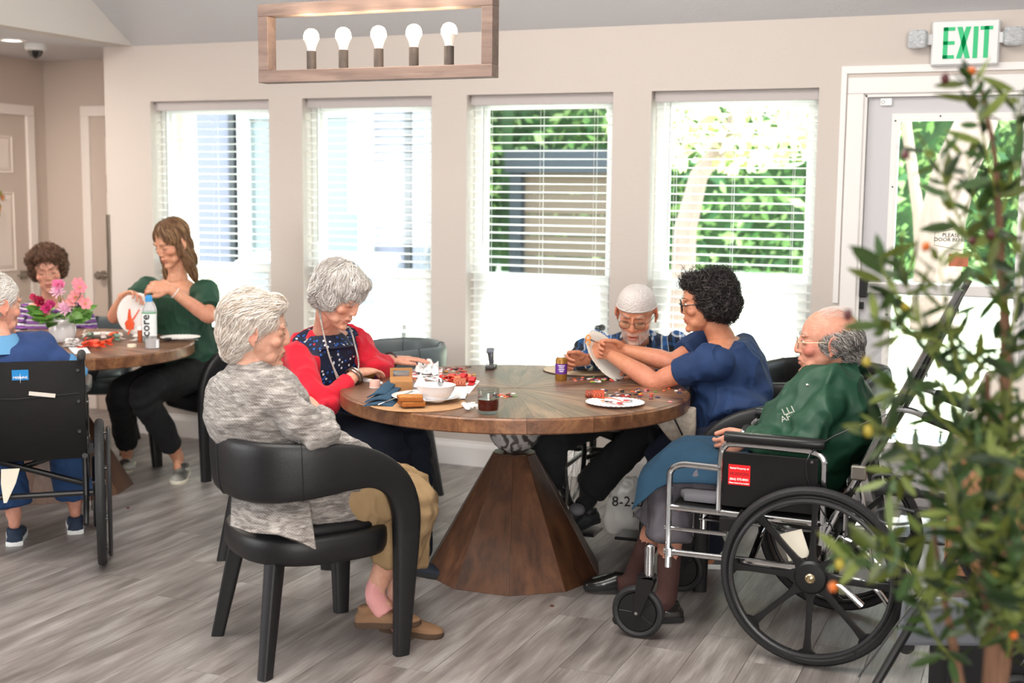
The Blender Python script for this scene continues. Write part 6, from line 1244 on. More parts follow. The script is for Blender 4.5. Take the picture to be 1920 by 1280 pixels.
# ---------------------------------------------------------------- man in blue at the left edge
f = ld; r = V(f[1], -f[0], 0); hip = lc + f*.15 + Z*.60; nk = lc + f*.09 - r*.07 + Z*.925; hd = nk+f*.04-r*.01+Z*.150
H_p = dict(hip=hip, chest=lc+f*.14+Z*.77-r*.03, neck=nk, head=hd, fwd=f, wide=1.1, belly=.02, hR=frame(unit(f+camdir(.15, 0)), .12, 0), hs=1.06, skin='#d39a85', age=1.1, eyes=.3, lips='#a96257', brow='#c9c3bd', hv=.005, cv=.014, sk=-.05,
    armR=(nk+r*.20-Z*.065, lc+r*.23+f*.12+Z*.74, lc+r*.20+f*.34+Z*.77, f, -Z, -r), armL=(nk-r*.205-Z*.045, lc-r*.27+f*.05+Z*.76, lc-r*.20+f*.30+Z*.77, f, -Z, r),
    legR=(hip+r*.11-Z*.02, lc+r*.16+f*.50+Z*.55, lc+r*.19+f*.55+Z*.12, f), legL=(hip-r*.11-Z*.02, lc-r*.13+f*.50+Z*.55, lc-r*.06+f*.42+Z*.12, f))
pr_ = person('white haired man in a blue polo shirt in the wheelchair at the left edge', hip); skin_body(H_p, pr_)
M_bl = CLOTH('navy blue pique', '#263f70', '#203663', .85); g = G(); torso(g, H_p, .020, 0, 1); arms_of(g, H_p, 'RL', .018, .9); garment(pr_, 'polo_shirt', g, M_bl, .008, 2, .005, 8, 15)
obj('collar', G().tube([nk-Z*.035, nk+Z*.035], [.104, .070], 24), mat('light blue rib', '#5f93bd', .9), pr_, world=True)
for sd in 'RL':
    s_, e_ = H_p['arm'+sd][0], H_p['arm'+sd][1]; obj('sleeve_panel', remesh((lambda g: (limb(g, [s_*.75+e_*.25, s_*.1+e_*.9], [.074, .074], re=False), g)[1])(G()), .01, 1).out(), mat('mid blue pique', '#4a7fae', .9), pr_, smooth=180, world=True)
legs_garment(H_p, pr_, 'jeans', CLOTH('blue denim', '#2f4f7c', '#284470', .9), .02, t1=.9, flare=.012)
for sd in 'RL': shoe(pr_, 'trainer', H_p['leg'+sd][2], f, 1.0, mat('navy trainer', '#243349', .7), M_vinyl, h=.06)
cap = hair_cap([((0, -.022, .044), (.083, .100, .083)), ((0, -.050, -.005), (.078, .066, .062))], seed=15, amp=.003)
hair_obj('hair', pr_, cap, [locks(cap, 2600, lambda p: V(.0, -.8, -.6), .05, .0010, 16, curl=.002, cf=3, lift=.004, keep=lambda P: ~((P[:, 1] > .045) & (P[:, 2] < .06)), jitter=.4)], ['#e6e0da', '#f1ece8', '#d3cbc4'], (H_p['hR']*H_p['hs'], H_p['head']), 11)
# ============================================================ THINGS ON THE TABLES
TZ = .7605
def tp(x, y, z=TZ): return atz(x, y, z)
M_china = mat('white china', '#e9e8ea', .15, coat=.4); M_paper = mat('white paper', '#ecebea', .85); M_kraft = mat('kraft card', '#a9794b', .8, c2='#9d6f43', nscale=30)
M_plate = mat('paper plate white', '#efedea', .8)
# place mat, plate, bowl, spoon, toast, fork, napkin
p = tp(783, 757); obj('place_mat', G().lathe([(.001, 0), (.185, 0), (.186, .002), (.185, .0035), (.001, .0035)], 48, n if False else (0, 0, 0)), mat('tan cork mat', '#b9916a', .8, c2='#ad845e', nscale=40), loc=None, smooth=30, label='round tan cork place mat under the china plate', category='place mat').location = tuple(p)
p = tp(800, 750, TZ+.004); t = obj('dinner_plate', G().lathe([(.001, .003), (.075, .003), (.10, .010), (.132, .018), (.134, .0205), (.130, .0215), (.098, .014), (.072, .0075), (.001, .007)], 64), M_china, smooth=50, label='white china plate with toast and a bowl on it', category='plate'); t.location = tuple(p); PZ = p[2]
q = tp(817, 752, PZ+.008); b = obj('bowl', G().lathe([(.001, .0), (.032, .0), (.036, .004), (.056, .022), (.069, .045), (.074, .062), (.0755, .0635), (.0735, .064), (.070, .058), (.064, .044), (.050, .022), (.030, .009), (.001, .008)], 56), M_china, smooth=50, label='small white china bowl standing on the plate', category='bowl'); b.location = tuple(q)
s = q + V(0, 0, .03); g = G(); e = at(826, 717, dep_ := float((q-CAMP) @ _F)); d = unit(e-s)
g.tube([s+_R*.006, s+_R*.006+(e-s)*.95], [.003, .0035], 8, flat=.5); g.ell(e, (.0125, .0045, .018), rotz(-CY)); obj('spoon', g, M_chrome, smooth=180, label='steel spoon standing in the white bowl', category='spoon')
M_toast = mat('toasted bread', '#c98d4b', .9, c2='#a4662c', nscale=45, bump=.8, bscale=120); M_crust = mat('bread crust', '#9a5a25', .9, bump=.5, bscale=80)
for i, (dx, dz, rz_) in enumerate(((0, 0, .3), (-.006, .019, .15))):
    poly = [(-.045, -.04), (.042, -.042), (.046, .0), (.048, .03), (.03, .046), (0, .04), (-.03, .046), (-.05, .028), (-.047, 0)]; c = tp(773, 755, PZ+.016) + V(0, 0, dz) + _R*dx; cc = rotz(rz_)
    pc = thing('toast_slice', 'lower toast slice on the china plate' if i == 0 else 'upper toast slice lying on the other one', 'toast', c, rz_-CY, None)
    obj('crumb', G().prism([(x*.96, y*.9) for x, y in poly], .0172), M_toast, pc, smooth=0, bevel=.002); obj('crust', G().prism([(x, y*.95) for x, y in poly], .0150), M_crust, pc, smooth=0, bevel=.003)
g = G(); a = tp(752, 742, TZ+.026); b_ = tp(775, 733, TZ+.035)
for k in range(4): o_ = _R*(.004*k-.006); g.tube([a+o_*.3+(b_-a)*.1, a+o_+(b_-a)*.45, a+o_+(b_-a)], [.0016, .0014, .001], 5)
g.tube([a-(b_-a)*1.8, a+(b_-a)*.12], [.003, .0022], 6); obj('fork', g, M_chrome, smooth=180, label='steel fork resting on the plate beside the toast', category='fork')
M_nap = CLOTH('teal blue napkin', '#2c4d66', '#27455c', .9); t = thing('napkin', 'folded blue cloth napkin at the table edge beside the plate', 'napkin', tp(715, 752))
for k, px in enumerate(([(682, 762), (736, 764), (756, 742), (722, 740)], [(684, 760), (730, 757), (752, 738), (726, 734)], [(688, 756), (722, 750), (750, 733), (734, 729)])):
    Q = [tp(*q) for q in px]; rs = []
    for i in range(9):
        u = i/8; a = Q[0]+(Q[3]-Q[0])*u; b = Q[1]+(Q[2]-Q[1])*u; row = []
        for j in range(9): v = j/8; row.append(a+(b-a)*v+Z*(.004+.009*k+.012*k*u+.008*math.sin(PI*v)*(1-.4*u)+.002*math.sin(9*u+k)))
        rs.append(row+[q-Z*.0045 for q in row[::-1]])
    obj('napkin_fold', G().rings(rs), M_nap, t, smooth=60, world=True)
# kraft box
c = tp(752, 736); t = thing('gift_box', 'small brown card treat box with a windowed handle', 'box', c, -CY+.15)
obj('box_body', G().box((0, 0, .024), (.088, .062, .048)), M_kraft, t, smooth=0, bevel=.0015)
g = G(); hp = [(-.044, .046), (.044, .046), (.040, .100), (-.040, .100)]
for y0_, s_ in ((0, 1),):
    for (u0, u1, z0, z1) in ((-.044, -.032, .046, .100), (.032, .044, .046, .100), (-.032, .032, .046, .064), (-.032, .032, .090, .100)): g.box(((u0+u1)/2*(1-.08*(z0 > .08)), .0, (z0+z1)/2), (u1-u0, .004, z1-z0))
obj('handle_flap', g, M_kraft, t, smooth=0); obj('roof_panel', G().add([(-.044, -.031, .048), (.044, -.031, .048), (.044, 0, .066), (-.044, 0, .066), (-.044, .031, .048), (.044, .031, .048)], [(0, 1, 2, 3), (3, 2, 5, 4), (0, 3, 4), (1, 5, 2), (0, 4, 5, 1)]), M_kraft, t, smooth=0)
# glue bottles
M_gold = mat('gold brown glue', '#8f6527', .35, .3); M_purple = mat('purple label', '#5c2a86', .5); M_cap = mat('white cap', '#eeecea', .4); M_lab2 = mat('white label print', '#efe9f2', .6)
def glue(label, loc, R=I3, sc=1.):
    t = thing('glue_bottle', label, 'bottle', loc); tf = lambda g: g.xf(R*sc, (0, 0, 0))
    obj('bottle_body', tf(G().lathe([(.001, 0), (.0235, 0), (.0255, .004), (.0255, .088), (.022, .096), (.014, .1), (.001, .1)], 28)), M_gold, t, smooth=50)
    lab = obj('label', tf(G().lathe([(.0259, .028), (.0259, .072)], 28, caps=False)), M_purple, t)
    obj('cap', tf(G().lathe([(.001, .098), (.0175, .098), (.0175, .112), (.014, .116), (.007, .118), (.0045, .135), (.002, .142), (.001, .142)], 20)), M_cap, t)
    g = G(); 
    for k, (z, w) in enumerate(((.064, .030), (.056, .022), (.048, .026), (.040, .018))): a = w/.026/2; g.rings([[V(.0263*math.cos(q), .0263*math.sin(q), z+dz) for dz in (-.0016, .0016)] for q in np.linspace(-PI/2-CY-a, -PI/2-CY+a, 8)], caps=False, wrap=False)
    obj('label_print', tf(g), M_lab2, lab); return t
glue('standing gold glue bottle with a purple label beside the tan disc', tp(1052, 712))
d_ = unit(tp(722, 706)-tp(690, 712)); Rb = np.stack([V(0, 0, 1), np.cross(d_, V(0, 0, 1)), d_], 1)
glue('gold glue bottle with purple label lying on its side by the kraft box', tp(688, 712)+V(0, 0, .0265), Rb, .95)
c = tp(703, 726); t = thing('ribbon_spool', 'small spool of pale pink ribbon beside the kraft box', 'spool', c); obj('ribbon', G().lathe([(.001, .002), (.021, .002), (.0225, .008), (.021, .014), (.0225, .022), (.021, .030), (.001, .030)], 24), mat('pale pink ribbon', '#d9aca0', .6), t); obj('spool_rim', G().lathe([(.001, 0), (.023, 0), (.023, .002), (.001, .002)], 24), M_paper, t)
g = G(); a, b_ = tp(685, 716)+V(0, 0, .009), tp(715, 722)+V(0, 0, .009); g.tube([a, a*.7+b_*.3, b_], [.012, .009, .006], 10, round_ends=True); obj('glue_nozzle', g, M_cap, label='loose white nozzle cap lying at the left table edge', category='cap')
obj('paper_cone', G().lathe([(.030, 0), (.001, .055)], 20), M_paper, label='small white paper cone behind the kraft box', category='cone').location = tuple(tp(789, 724))
# stapler
c = tp(920, 690); t = thing('stapler', 'small silver and black desk stapler standing open at the back of the table', 'stapler', c, -CY-.1)
obj('base', G().prism([(-.021, -.045), (.021, -.045), (.025, .045), (-.025, .045)], .014, (0, 0, .008)), mat('dark grey plastic', '#3a3b3d', .4), t, smooth=0, bevel=.004)
obj('anvil', G().box((0, -.022, .017), (.022, .028, .004)), M_chrome, t, smooth=0)
obj('magazine', G().loft([(V(0, .03, .022), V(.012, 0, 0), V(0, .006, .006)), (V(0, .012, .045), V(.013, 0, 0), V(0, .008, .005)), (V(0, -.004, .068), V(.0145, 0, 0), V(0, .009, .004)), (V(0, -.020, .082), V(.017, 0, 0), V(0, .010, .003))], 16, .5), mat('silver lever', '#aab0b8', .25, .7), t, smooth=40); obj('top_pad', G().box((0, -.018, .084), (.036, .034, .010), rotx(.5)), mat('grey blue pad', '#6f7580', .4), t, smooth=0, bevel=.004)
# papers with leaf print, ribbons
M_leafp = mat('leaf printed paper', '#ecebeb', .85); nn, ll = nodes(M_leafp); vo = nn.new('ShaderNodeTexVoronoi'); vo.inputs['Scale'].default_value = 38; tc = nn.new('ShaderNodeTexCoord'); ll.new(tc.outputs['Object'], vo.inputs[0]); rr_ = nn.new('ShaderNodeValToRGB'); rr_.color_ramp.interpolation = 'CONSTANT'; rr_.color_ramp.elements[0].color = C('#c8442d'); rr_.color_ramp.elements[1].position = .2; rr_.color_ramp.elements[1].color = C('#ecebeb'); x_ = rr_.color_ramp.elements.new(.78); x_.color = C('#3d4148'); sp = nn.new('ShaderNodeSeparateColor'); ll.new(vo.outputs['Color'], sp.inputs[0]); ll.new(sp.outputs[0], rr_.inputs[0])
lt_ = nn.new('ShaderNodeMath'); lt_.operation = 'LESS_THAN'; lt_.inputs[1].default_value = .38; ll.new(vo.outputs['Distance'], lt_.inputs[0]); mx_ = nn.new('ShaderNodeMix'); mx_.data_type = 'RGBA'; ll.new(lt_.outputs[0], mx_.inputs[0]); mx_.inputs[6].default_value = C('#ecebeb'); ll.new(rr_.outputs[0], mx_.inputs[7]); ll.new(mx_.outputs[2], nn['Principled BSDF'].inputs['Base Color'])
def sheet(name, label, cat_, px, m, crumple=0., z=.0015, th=.0012, seed=1, n=10):
    Q = [tp(*q) for q in px]; g = G(); rs = []
    rsd = np.random.RandomState(seed)
    for i in range(n+1):
        a = Q[0]+(Q[3]-Q[0])*i/n; b = Q[1]+(Q[2]-Q[1])*i/n; row = [a+(b-a)*j/n for j in range(n+1)]; row = np.array(row); h = np.abs(vnoise(row, 38, seed))*crumple*1.3+np.abs(vnoise(row, 90, seed+1))*crumple*.5 if crumple else 0; row[:, 2] += z+h; rs.append(list(row)+[q-V(0, 0, th) for q in row[::-1]])
    g.rings(rs); return obj(name, g, m, smooth=0 if crumple else 30, label=label, category=cat_)
sheet('craft_paper', 'sheet of white paper printed with autumn leaves behind the kraft box', 'paper', [(770, 706), (826, 716), (830, 690), (782, 684)], M_leafp)
sheet('wrapping_scrap', 'crumpled white leaf printed wrapping scrap near the far edge', 'paper', [(778, 702), (822, 706), (822, 686), (788, 682)], M_leafp, .034, seed=5)
sheet('notebook_page', 'plain white page under the red ribbons', 'paper', [(800, 726), (880, 738), (900, 714), (850, 706)], M_paper, z=.001)
sheet('paper_napkin', 'white paper napkin under the plate rim', 'napkin', [(830, 752), (872, 748), (880, 728), (842, 728)], M_paper, .004, seed=8)
c = tp(878, 768); g = G(); 
for k in range(26): a = np.random.RandomState(k); g.ell(c+V(*(a.normal(size=2)*(.030, .016)), .010+.010*a.rand()), (.014, .008, .004), rotz(a.rand()*3) @ rotx(a.rand()*2), 8, 5)
S_ = remesh(g, .0035, 1); S_.push(.003*vnoise(S_.P, 90, 3)); obj('crumpled_tissue', S_.out(), M_paper, smooth=0, label='crumpled white tissue beside the tea glass', category='tissue')
def ribbon_heap(name, label, c, cols, n, seed, sp=(.05, .03)):
    t = thing(name, label, 'ribbon', c); rs = np.random.RandomState(seed); prev = None
    for k in range(n):
        a = rs.rand()*6.28; o_ = V(rs.normal()*sp[0], rs.normal()*sp[1], 0); R_ = .012+.012*rs.rand(); w_ = .013; m = mat('ribbon '+cols[k % len(cols)], cols[k % len(cols)], .55, c2=None); g = G(); ring = []
        ax = V(math.cos(a), math.sin(a), 0); up = V(-math.sin(a), math.cos(a), 0); L_ = .02+.03*rs.rand()
        P_ = crom([o_+up*(-L_)+Z*.004, o_+up*(-L_*.3)+Z*.006, o_+up*L_*.5+Z*(.01+R_*.8), o_+up*L_*.2+Z*(R_*1.5+.008), o_-up*L_*.4+Z*(R_*.9+.006), o_+up*L_*.9+Z*.007], 5)
        g.rings([[q-ax*w_, q+ax*w_, q+ax*w_+Z*.0012, q-ax*w_+Z*.0012] for q in P_]); obj('ribbon_loop', g, m, t, smooth=60)
    return t
ribbon_heap('ribbon', 'tangle of red and coral ribbon beside the spoon and bowl', tp(858, 718), ['#d93a35', '#e2583f', '#c92f35', '#ea7a50'], 9, 3, (.035, .022))
def roll(name, label, c, ax, m1, L_=.038, r_=.017):
    t = thing(name, label, 'ribbon', c); ax = unit(ax); X, Y, _ = basis(ax); R_ = np.stack([X, Y, ax], 1); obj('ribbon_wrap', G().lathe([(.006, -L_/2), (r_, -L_/2), (r_*1.03, -L_/4), (r_, 0), (r_*1.03, L_/4), (r_, L_/2), (.006, L_/2)], 24, (0, 0, 0), R_), m1, t, smooth=40); obj('core', G().lathe([(.006, -L_/2-.001), (.0065, -L_/2-.001), (.0065, L_/2+.001), (.006, L_/2+.001)], 12, (0, 0, 0), R_), M_kraft, t)
    return t
def plaid_ribbon(name, a, b):
    m = mat(name, a, .6); n_, l_ = nodes(m); tc = n_.new('ShaderNodeTexCoord'); br = n_.new('ShaderNodeTexBrick'); br.inputs['Scale'].default_value = 60; br.inputs['Color1'].default_value = C(a); br.inputs['Color2'].default_value = C(a); br.inputs['Mortar'].default_value = C(b); br.inputs['Mortar Size'].default_value = .06; l_.new(tc.outputs['Object'], br.inputs[0]); l_.new(br.outputs[0], n_['Principled BSDF'].inputs['Base Color']); return m
M_pr = plaid_ribbon('orange plaid ribbon', '#d9562e', '#7a3320'); M_pr2 = plaid_ribbon('coral plaid ribbon', '#c9704f', '#8a3d2a')
roll('ribbon_roll', 'coral plaid ribbon roll lying behind the bowl', tp(862, 724)+Z*.018, _R, M_pr2, .05)
roll('ribbon_roll', 'orange plaid ribbon roll on the paper plate at the right', tp(1122, 750)+Z*.022, _R, M_pr, .045, .018); roll('ribbon_roll', 'brown orange checked ribbon roll left of the plate at the right', tp(1106, 748)+Z*.02, _R, plaid_ribbon('rust plaid ribbon', '#b3553a', '#6a2f20'), .035, .015)
# tea glass
c = tp(915, 775); t = thing('tea_glass', 'clear tumbler half full of brown tea', 'glass', c); gm = glass_mat('clear tumbler glass', '#eef3f3')
obj('tumbler', G().lathe([(.001, 0), (.034, 0), (.0375, .004), (.040, .03), (.0405, .092), (.0395, .0935), (.0385, .092), (.0378, .03), (.035, .014), (.001, .013)], 40), gm, t, smooth=60)
obj('tea', G().lathe([(.001, .0135), (.0345, .0145), (.0374, .03), (.0378, .054), (.001, .054)], 36), mat('tea liquid', '#7a2008', .05, trans=.5, ior=1.33), t, smooth=60)
# round board, buttons, paper plates
c = (tp(1023, 695)+tp(1172, 695))/2; c = (c+(tp(1095, 707)+tp(1095, 683))/2)/2; t = thing('craft_disc', 'large round tan board lying before the capped man', 'board', (c[0], c[1], TZ)); obj('disc_face', G().lathe([(.001, .0062), (.185, .0062), (.187, .0055), (.001, .0055)], 56), mat('tan board', '#c9ad8c', .45, c2='#bd9f7d', nscale=12, coat=.2), t); obj('disc_edge', G().lathe([(.001, 0), (.188, 0), (.188, .0056), (.001, .0056)], 56), mat('dark board edge', '#4a3b32', .6), t)
def pplate(name, label, c, r_, N_v=(0, 0, 1), m=None, hole=0.):
    X, Y, Zz = basis(N_v); R_ = np.stack([X, Y, Zz], 1); g = G(); rs = []; K = 72
    prof = ([(hole, .0), ] if hole else [(.001, .0)]) + [(r_*.70, .0), (r_*.76, .004), (r_*.98, .009), (r_, .0085), (r_*.985, .0075), (r_*.77, .0025), (r_*.70, -.0015)] + ([(hole, -.0015)] if hole else [(.001, -.0015)])
    for rr_, z_ in prof: rs.append([R_ @ V(rr_*math.cos(a)*(1+(.004*math.cos(a*36) if rr_ > r_*.74 else 0)), rr_*math.sin(a)*(1+(.004*math.cos(a*36) if rr_ > r_*.74 else 0)), z_+(.0012*math.cos(a*36) if rr_ > r_*.74 else 0)) for a in np.linspace(0, 2*PI, K, endpoint=False)])
    if hole: g.rings(rs, closed=True)
    else: g.rings(rs)
    t = thing(name, label, 'plate', c); obj('plate_disc', g, m or M_plate, t, smooth=50); return t
c = (tp(1097, 758)+tp(1209, 758))/2; pplate('paper_plate', 'white paper plate carrying a feather and red buttons', c+Z*.002, .112)
c = at(1134, 668, 5.48); pplate('paper_plate', 'white paper plate held up by the woman in scrubs', c, .125, camdir(.62, -.42)+Z*.72, mat('off white plate', '#e3ddd3', .8))
g = G(); a, b_ = tp(1130, 748)+Z*.020, tp(1197, 746)+Z*.018
g.rings([[q+camdir(0, -1)*w_, q+Z*.003, q+camdir(0, 1)*w_, q-Z*.002] for q, w_ in ((a, .002), (a*.7+b_*.3, .010), (a*.3+b_*.7, .012), (b_, .003))]); obj('feather', g, mat('brown feather', '#7d6a5c', .8, c2='#5e4d42', nscale=60), smooth=60, label='brown striped feather lying on the paper plate', category='feather')
g = G(); a, b_ = tp(1128, 753)+Z*.016, tp(1170, 760)+Z*.012; g.rings([[q+camdir(0, -1)*.010, q+camdir(0, 1)*.010, q+camdir(0, 1)*.010+Z*.001, q+camdir(0, -1)*.010+Z*.001] for q in crom([a, (a+b_)/2+Z*.006, b_], 4)]); obj('ribbon_strip', g, mat('orange ribbon', '#e0562c', .5), smooth=60, label='orange ribbon strip trailing over the paper plate', category='ribbon')
cm_ = at(1107, 637, 5.42); t = thing('scissors', 'small scissors with orange handles in the hands of the woman in scrubs', 'scissors', cm_)
for s_ in (-1, 1): obj('finger_loop', G().torus(_R*(-.010)+Z*.010*s_, .010, .0028, camdir(.3, 1), 20, 6), mat('orange plastic', '#e98b2a', .4), t); obj('blade', G().prism([(0, -.003), (.055, -.001+.004*s_), (0, .004)], .0015, (0, 0, 0), unit(camdir(.85, .1)+Z*(-.35)), unit(Z+camdir(.35, 0))), M_chrome, t, smooth=0)
BCOL = {'red': '#c8232c', 'maroon': '#6a1f2c', 'black': '#1b1b20', 'white': '#e6e4e0', 'navy': '#23305e', 'orange': '#e0602c', 'pink': '#dd8a92', 'green': '#5f8f38', 'tan': '#c49a6e', 'yellow': '#e6b23a', 'grey': '#8b8b90'}
BM = {}
def button(col, x, y, r_, label, grp, z=0.):
    key = (col, r_)
    g = None
    if key not in BM:
        g = G().lathe([(.001, 0), (r_, 0), (r_*1.04, .0013), (r_, .0028), (r_*.82, .0028), (r_*.74, .0019), (.001, .0019)], 14); o = obj('craft_button', g, mat('button '+col, BCOL[col], .3, coat=.3), smooth=40)
        for k in range(4): a = k*PI/2; obj('button_hole', G().lathe([(.001, .0022), (r_*.12, .0022), (.001, .00215)], 6, (r_*.3*math.cos(a), r_*.3*math.sin(a), 0)), M_dark, o, smooth=0)
        BM[key] = o
    else: o = dup(BM[key])
    o.location = (x, y, TZ+z); o.rotation_euler = (0, 0, random.random()*3); o['label'] = label; o['category'] = 'button'; o['group'] = grp
rs_ = np.random.RandomState(21); cn = list(BCOL)
def pile(cx, cy, sx, sy, n, where, w=None, rr=(.0075, .009, .0065), rect=False):
    placed = []
    for k in range(n):
        for tr in range(8):
            px = cx+(rs_.uniform(-1, 1) if rect else rs_.normal()*.5)*sx; py = cy+(rs_.uniform(-1, 1) if rect else rs_.normal()*.5)*sy; q = tp(px, py); z = 0
            for (a, b, zz) in placed:
                if math.hypot(q[0]-a, q[1]-b) < .014: z = max(z, zz+.003)
            if z < .010: break
        if np.linalg.norm(q[:2]-TC[:2]) > TR-.02: continue
        placed.append((q[0], q[1], z)); c_ = cn[rs_.choice(len(cn), p=w)] if w is not None else cn[rs_.randint(len(cn))]
        button(c_, q[0], q[1], rr[k % len(rr)], 'small %s craft button %s' % (c_, where), '%s buttons %s' % (c_, where), z)
wr = np.array([4, 3, 3, 2, 1, 2, 2, .5, 1, 1, .5]); wr /= wr.sum(); wm_ = np.array([2, 1, 2, 2.5, 2.5, 1.5, 1.5, 1, 1, .6, 1]); wm_ /= wm_.sum()
pile(938, 743, 42, 5, 26, 'in the heap right of the tea glass', wr); pile(855, 694, 34, 7, 34, 'in the heap at the far left of the table', wr)
pile(1115, 712, 44, 4.5, 46, 'in the heap before the tan disc', wm_); pile(1185, 737, 58, 8, 52, 'in the loose heap right of the paper plate', wm_)
pile(1240, 742, 50, 12, 10, 'scattered towards the right table edge', wm_, rect=True); pile(815, 722, 40, 16, 12, 'among the red ribbons', wr, rect=True); pile(790, 702, 16, 6, 5, 'by the leaf printed paper', wm_, rr=(.012,), rect=True)
for k, (x, y, c_) in enumerate(((1162, 757, 'red'), (1174, 752, 'red'), (1130, 752, 'tan'), (1138, 754, 'black'), (1146, 755, 'maroon'), (1152, 756, 'white'), (1182, 752, 'grey'))):
    button(c_, *tp(x, y, TZ+.006)[:2], .0115 if c_ == 'red' else .008, '%s button lying on the paper plate, %s' % (c_, 'left one of the two' if k == 0 else 'right one of the two' if k == 1 else 'in its row of buttons'), 'buttons on the paper plate', .008)
# bag hanging at the table edge
c = at(1264, 785, 4.98); t = thing('handbag', 'beige patterned handbag held under the table edge by the woman in scrubs', 'bag', c); mb = mat('beige monogram canvas', '#a79a8c', .7, c2='#c1b6a8', nscale=55, detail=1)
obj('bag_body', G().loft([(V(0, 0, .045), V(*(_R*.085)), V(*(_F*.035))), (V(*(_R*.010))-Z*.02, V(*(_R*.078)), V(*(_F*.035))), (V(*(_R*.030))-Z*.075, V(*(_R*.055)), V(*(_F*.028))), (V(*(_R*.036))-Z*.09, V(*(_R*.045)), V(*(_F*.02)))], 24, .45), mb, t, smooth=50); obj('strap', G().box(-_F*.036, (.006, .004, .13), roty(-.5)), M_black, t, smooth=0)
# plastic bag under the kufi man's wheelchair
c = at(1178, 935, 5.62); g = G(); rs = []
for i, (z_, w_, d_) in enumerate(((.10, .03, .02), (.06, .07, .03), (-.02, .10, .04), (-.10, .11, .045), (-.155, .09, .03))): rs.append([c+Z*z_+_R*w_*math.cos(a)+_F*d_*math.sin(a)+Z*.006*math.sin(5*a) for a in np.linspace(0, 2*PI, 20, endpoint=False)])
g.rings(rs); S_ = remesh(g, .006, 1); S_.push(.006*vnoise(S_.P, 25, 2)); t = thing('plastic_bag', 'white plastic bag with handwritten black marks hanging below the wire wheelchair', 'bag', c); obj('bag_skin', S_.out(), mat('white plastic film', '#e3e2dd', .3), t, smooth=180, world=True)
text('8-2-2', .065, M_ink, t, c-_F*.058-_R*.01+Z*.0, _R, Z, 'marker_writing'); text('19', .04, M_ink, t, c-_F*.056+_R*.03-Z*.06, _R, Z, 'marker_writing')

# ------------------------------------------------ left table
vc = tp(118, 641); t = thing('flower_vase', 'white ceramic vase on the left table filled with flowers', 'vase', vc); VD = float((vc-CAMP) @ _F)
obj('vase_body', G().lathe([(.001, 0), (.045, 0), (.056, .008), (.066, .04), (.068, .075), (.058, .105), (.052, .118), (.055, .122), (.050, .122), (.047, .11), (.001, .10)], 40), M_china, t, smooth=60)
def flower(name, label, cat_, c, r_, kind, cols, nrm, grp):
    t = thing(name, label, cat_, c, 0, grp); X, Y, Nn = basis(nrm); n = {'lily': 6, 'mum': 30, 'rose': 14}[kind]; rs = np.random.RandomState(int(r_*1e4)+n+int(c[0]*-1000) % 999)
    g = G(); m = mat('petal '+cols[0], cols[0], .6, c2=cols[1], nscale=40)
    for k in range(n):
        lay = k/n; a = k*2*PI/n*(1 if kind == 'lily' else 2.39996*n/(2*PI)); d = X*math.cos(a)+Y*math.sin(a); sd = -X*math.sin(a)+Y*math.cos(a); L_ = r_*(1 if kind == 'lily' else (1-.45*lay)); el = {'lily': .5, 'mum': .25+1.0*lay, 'rose': .5+.9*lay}[kind]; w_ = r_*{'lily': .30, 'mum': .10, 'rose': .42*(1-.4*lay)}[kind]
        u = d*math.cos(el)+Nn*math.sin(el); pts = [Nn*.002, u*L_*.4, u*L_*.75+Nn*r_*.05, (u*.9+d*.1)*L_]; ws = [w_*.3, w_*.9, w_, w_*.15]
        nn_ = np.cross(u, sd)
        b = len(g.v); vs = []
        for q, w in zip(pts, ws): vs += [q-sd*w+nn_*(-w*.3), q, q+sd*w+nn_*(-w*.3)]
        fs = [(i*3+j, i*3+j+1, i*3+j+4, i*3+j+3) for i in range(3) for j in range(2)]; 
        if kind == 'lily': obj('petal', G().add(vs, fs), m, t, smooth=60)
        else: g.add(vs, fs)
    if kind != 'lily': o = obj('petal_head', g, m, t, smooth=60); o['kind'] = 'stuff'
    obj('flower_centre', G().ell(Nn*r_*.18, r_*.14, n=8, m=6), mat('flower centre '+kind, {'lily': '#b9a03f', 'mum': '#d9a5bd', 'rose': '#8e1040'}[kind], .7), t)
    obj('stem', G().tube([Nn*0, -Nn*.02-Z*.03, (V(vc[0], vc[1], vc[2]+.10)-np.asarray(c))*.9], .002, 5), mat('flower stem', '#4f7a35', .6), t)
FL = [(76, 566, .032, 'rose', ('#b3123f', '#8e0c33')), (88, 578, .030, 'rose', ('#d83a7c', '#c02a6b')), (64, 558, .022, 'rose', ('#cf2a5e', '#b01c4d')), (108, 548, .040, 'mum', ('#f0c3d8', '#e7a8c6')), (122, 579, .042, 'mum', ('#eebfd6', '#e3a2c0')), (110, 536, .034, 'rose', ('#e879a6', '#d9628f')),
      (86, 590, .036, 'lily', ('#f09aa5', '#e67f92')), (74, 588, .030, 'lily', ('#f2a7ad', '#e88b98')), (142, 558, .038, 'lily', ('#f3a3a6', '#ee8c94')), (150, 540, .036, 'lily', ('#ee8f9c', '#e57a8c')), (160, 570, .034, 'lily', ('#f2a0a4', '#ea8890')), (146, 532, .032, 'lily', ('#f1929f', '#e87c8d')), (134, 566, .030, 'lily', ('#f4aeb0', '#ec939b')), (96, 572, .028, 'rose', ('#d94488', '#c43276'))]
WL = ['dark crimson rose', 'magenta carnation', 'small crimson bud', 'upper pale pink mum', 'front pale pink mum', 'pink carnation at the top', 'pink lily low at the front', 'pink lily at the lower left', 'coral lily right of the mum', 'coral lily at the upper right', 'coral lily at the far right', 'topmost pink lily', 'pale coral lily in the middle', 'magenta rose in the middle']
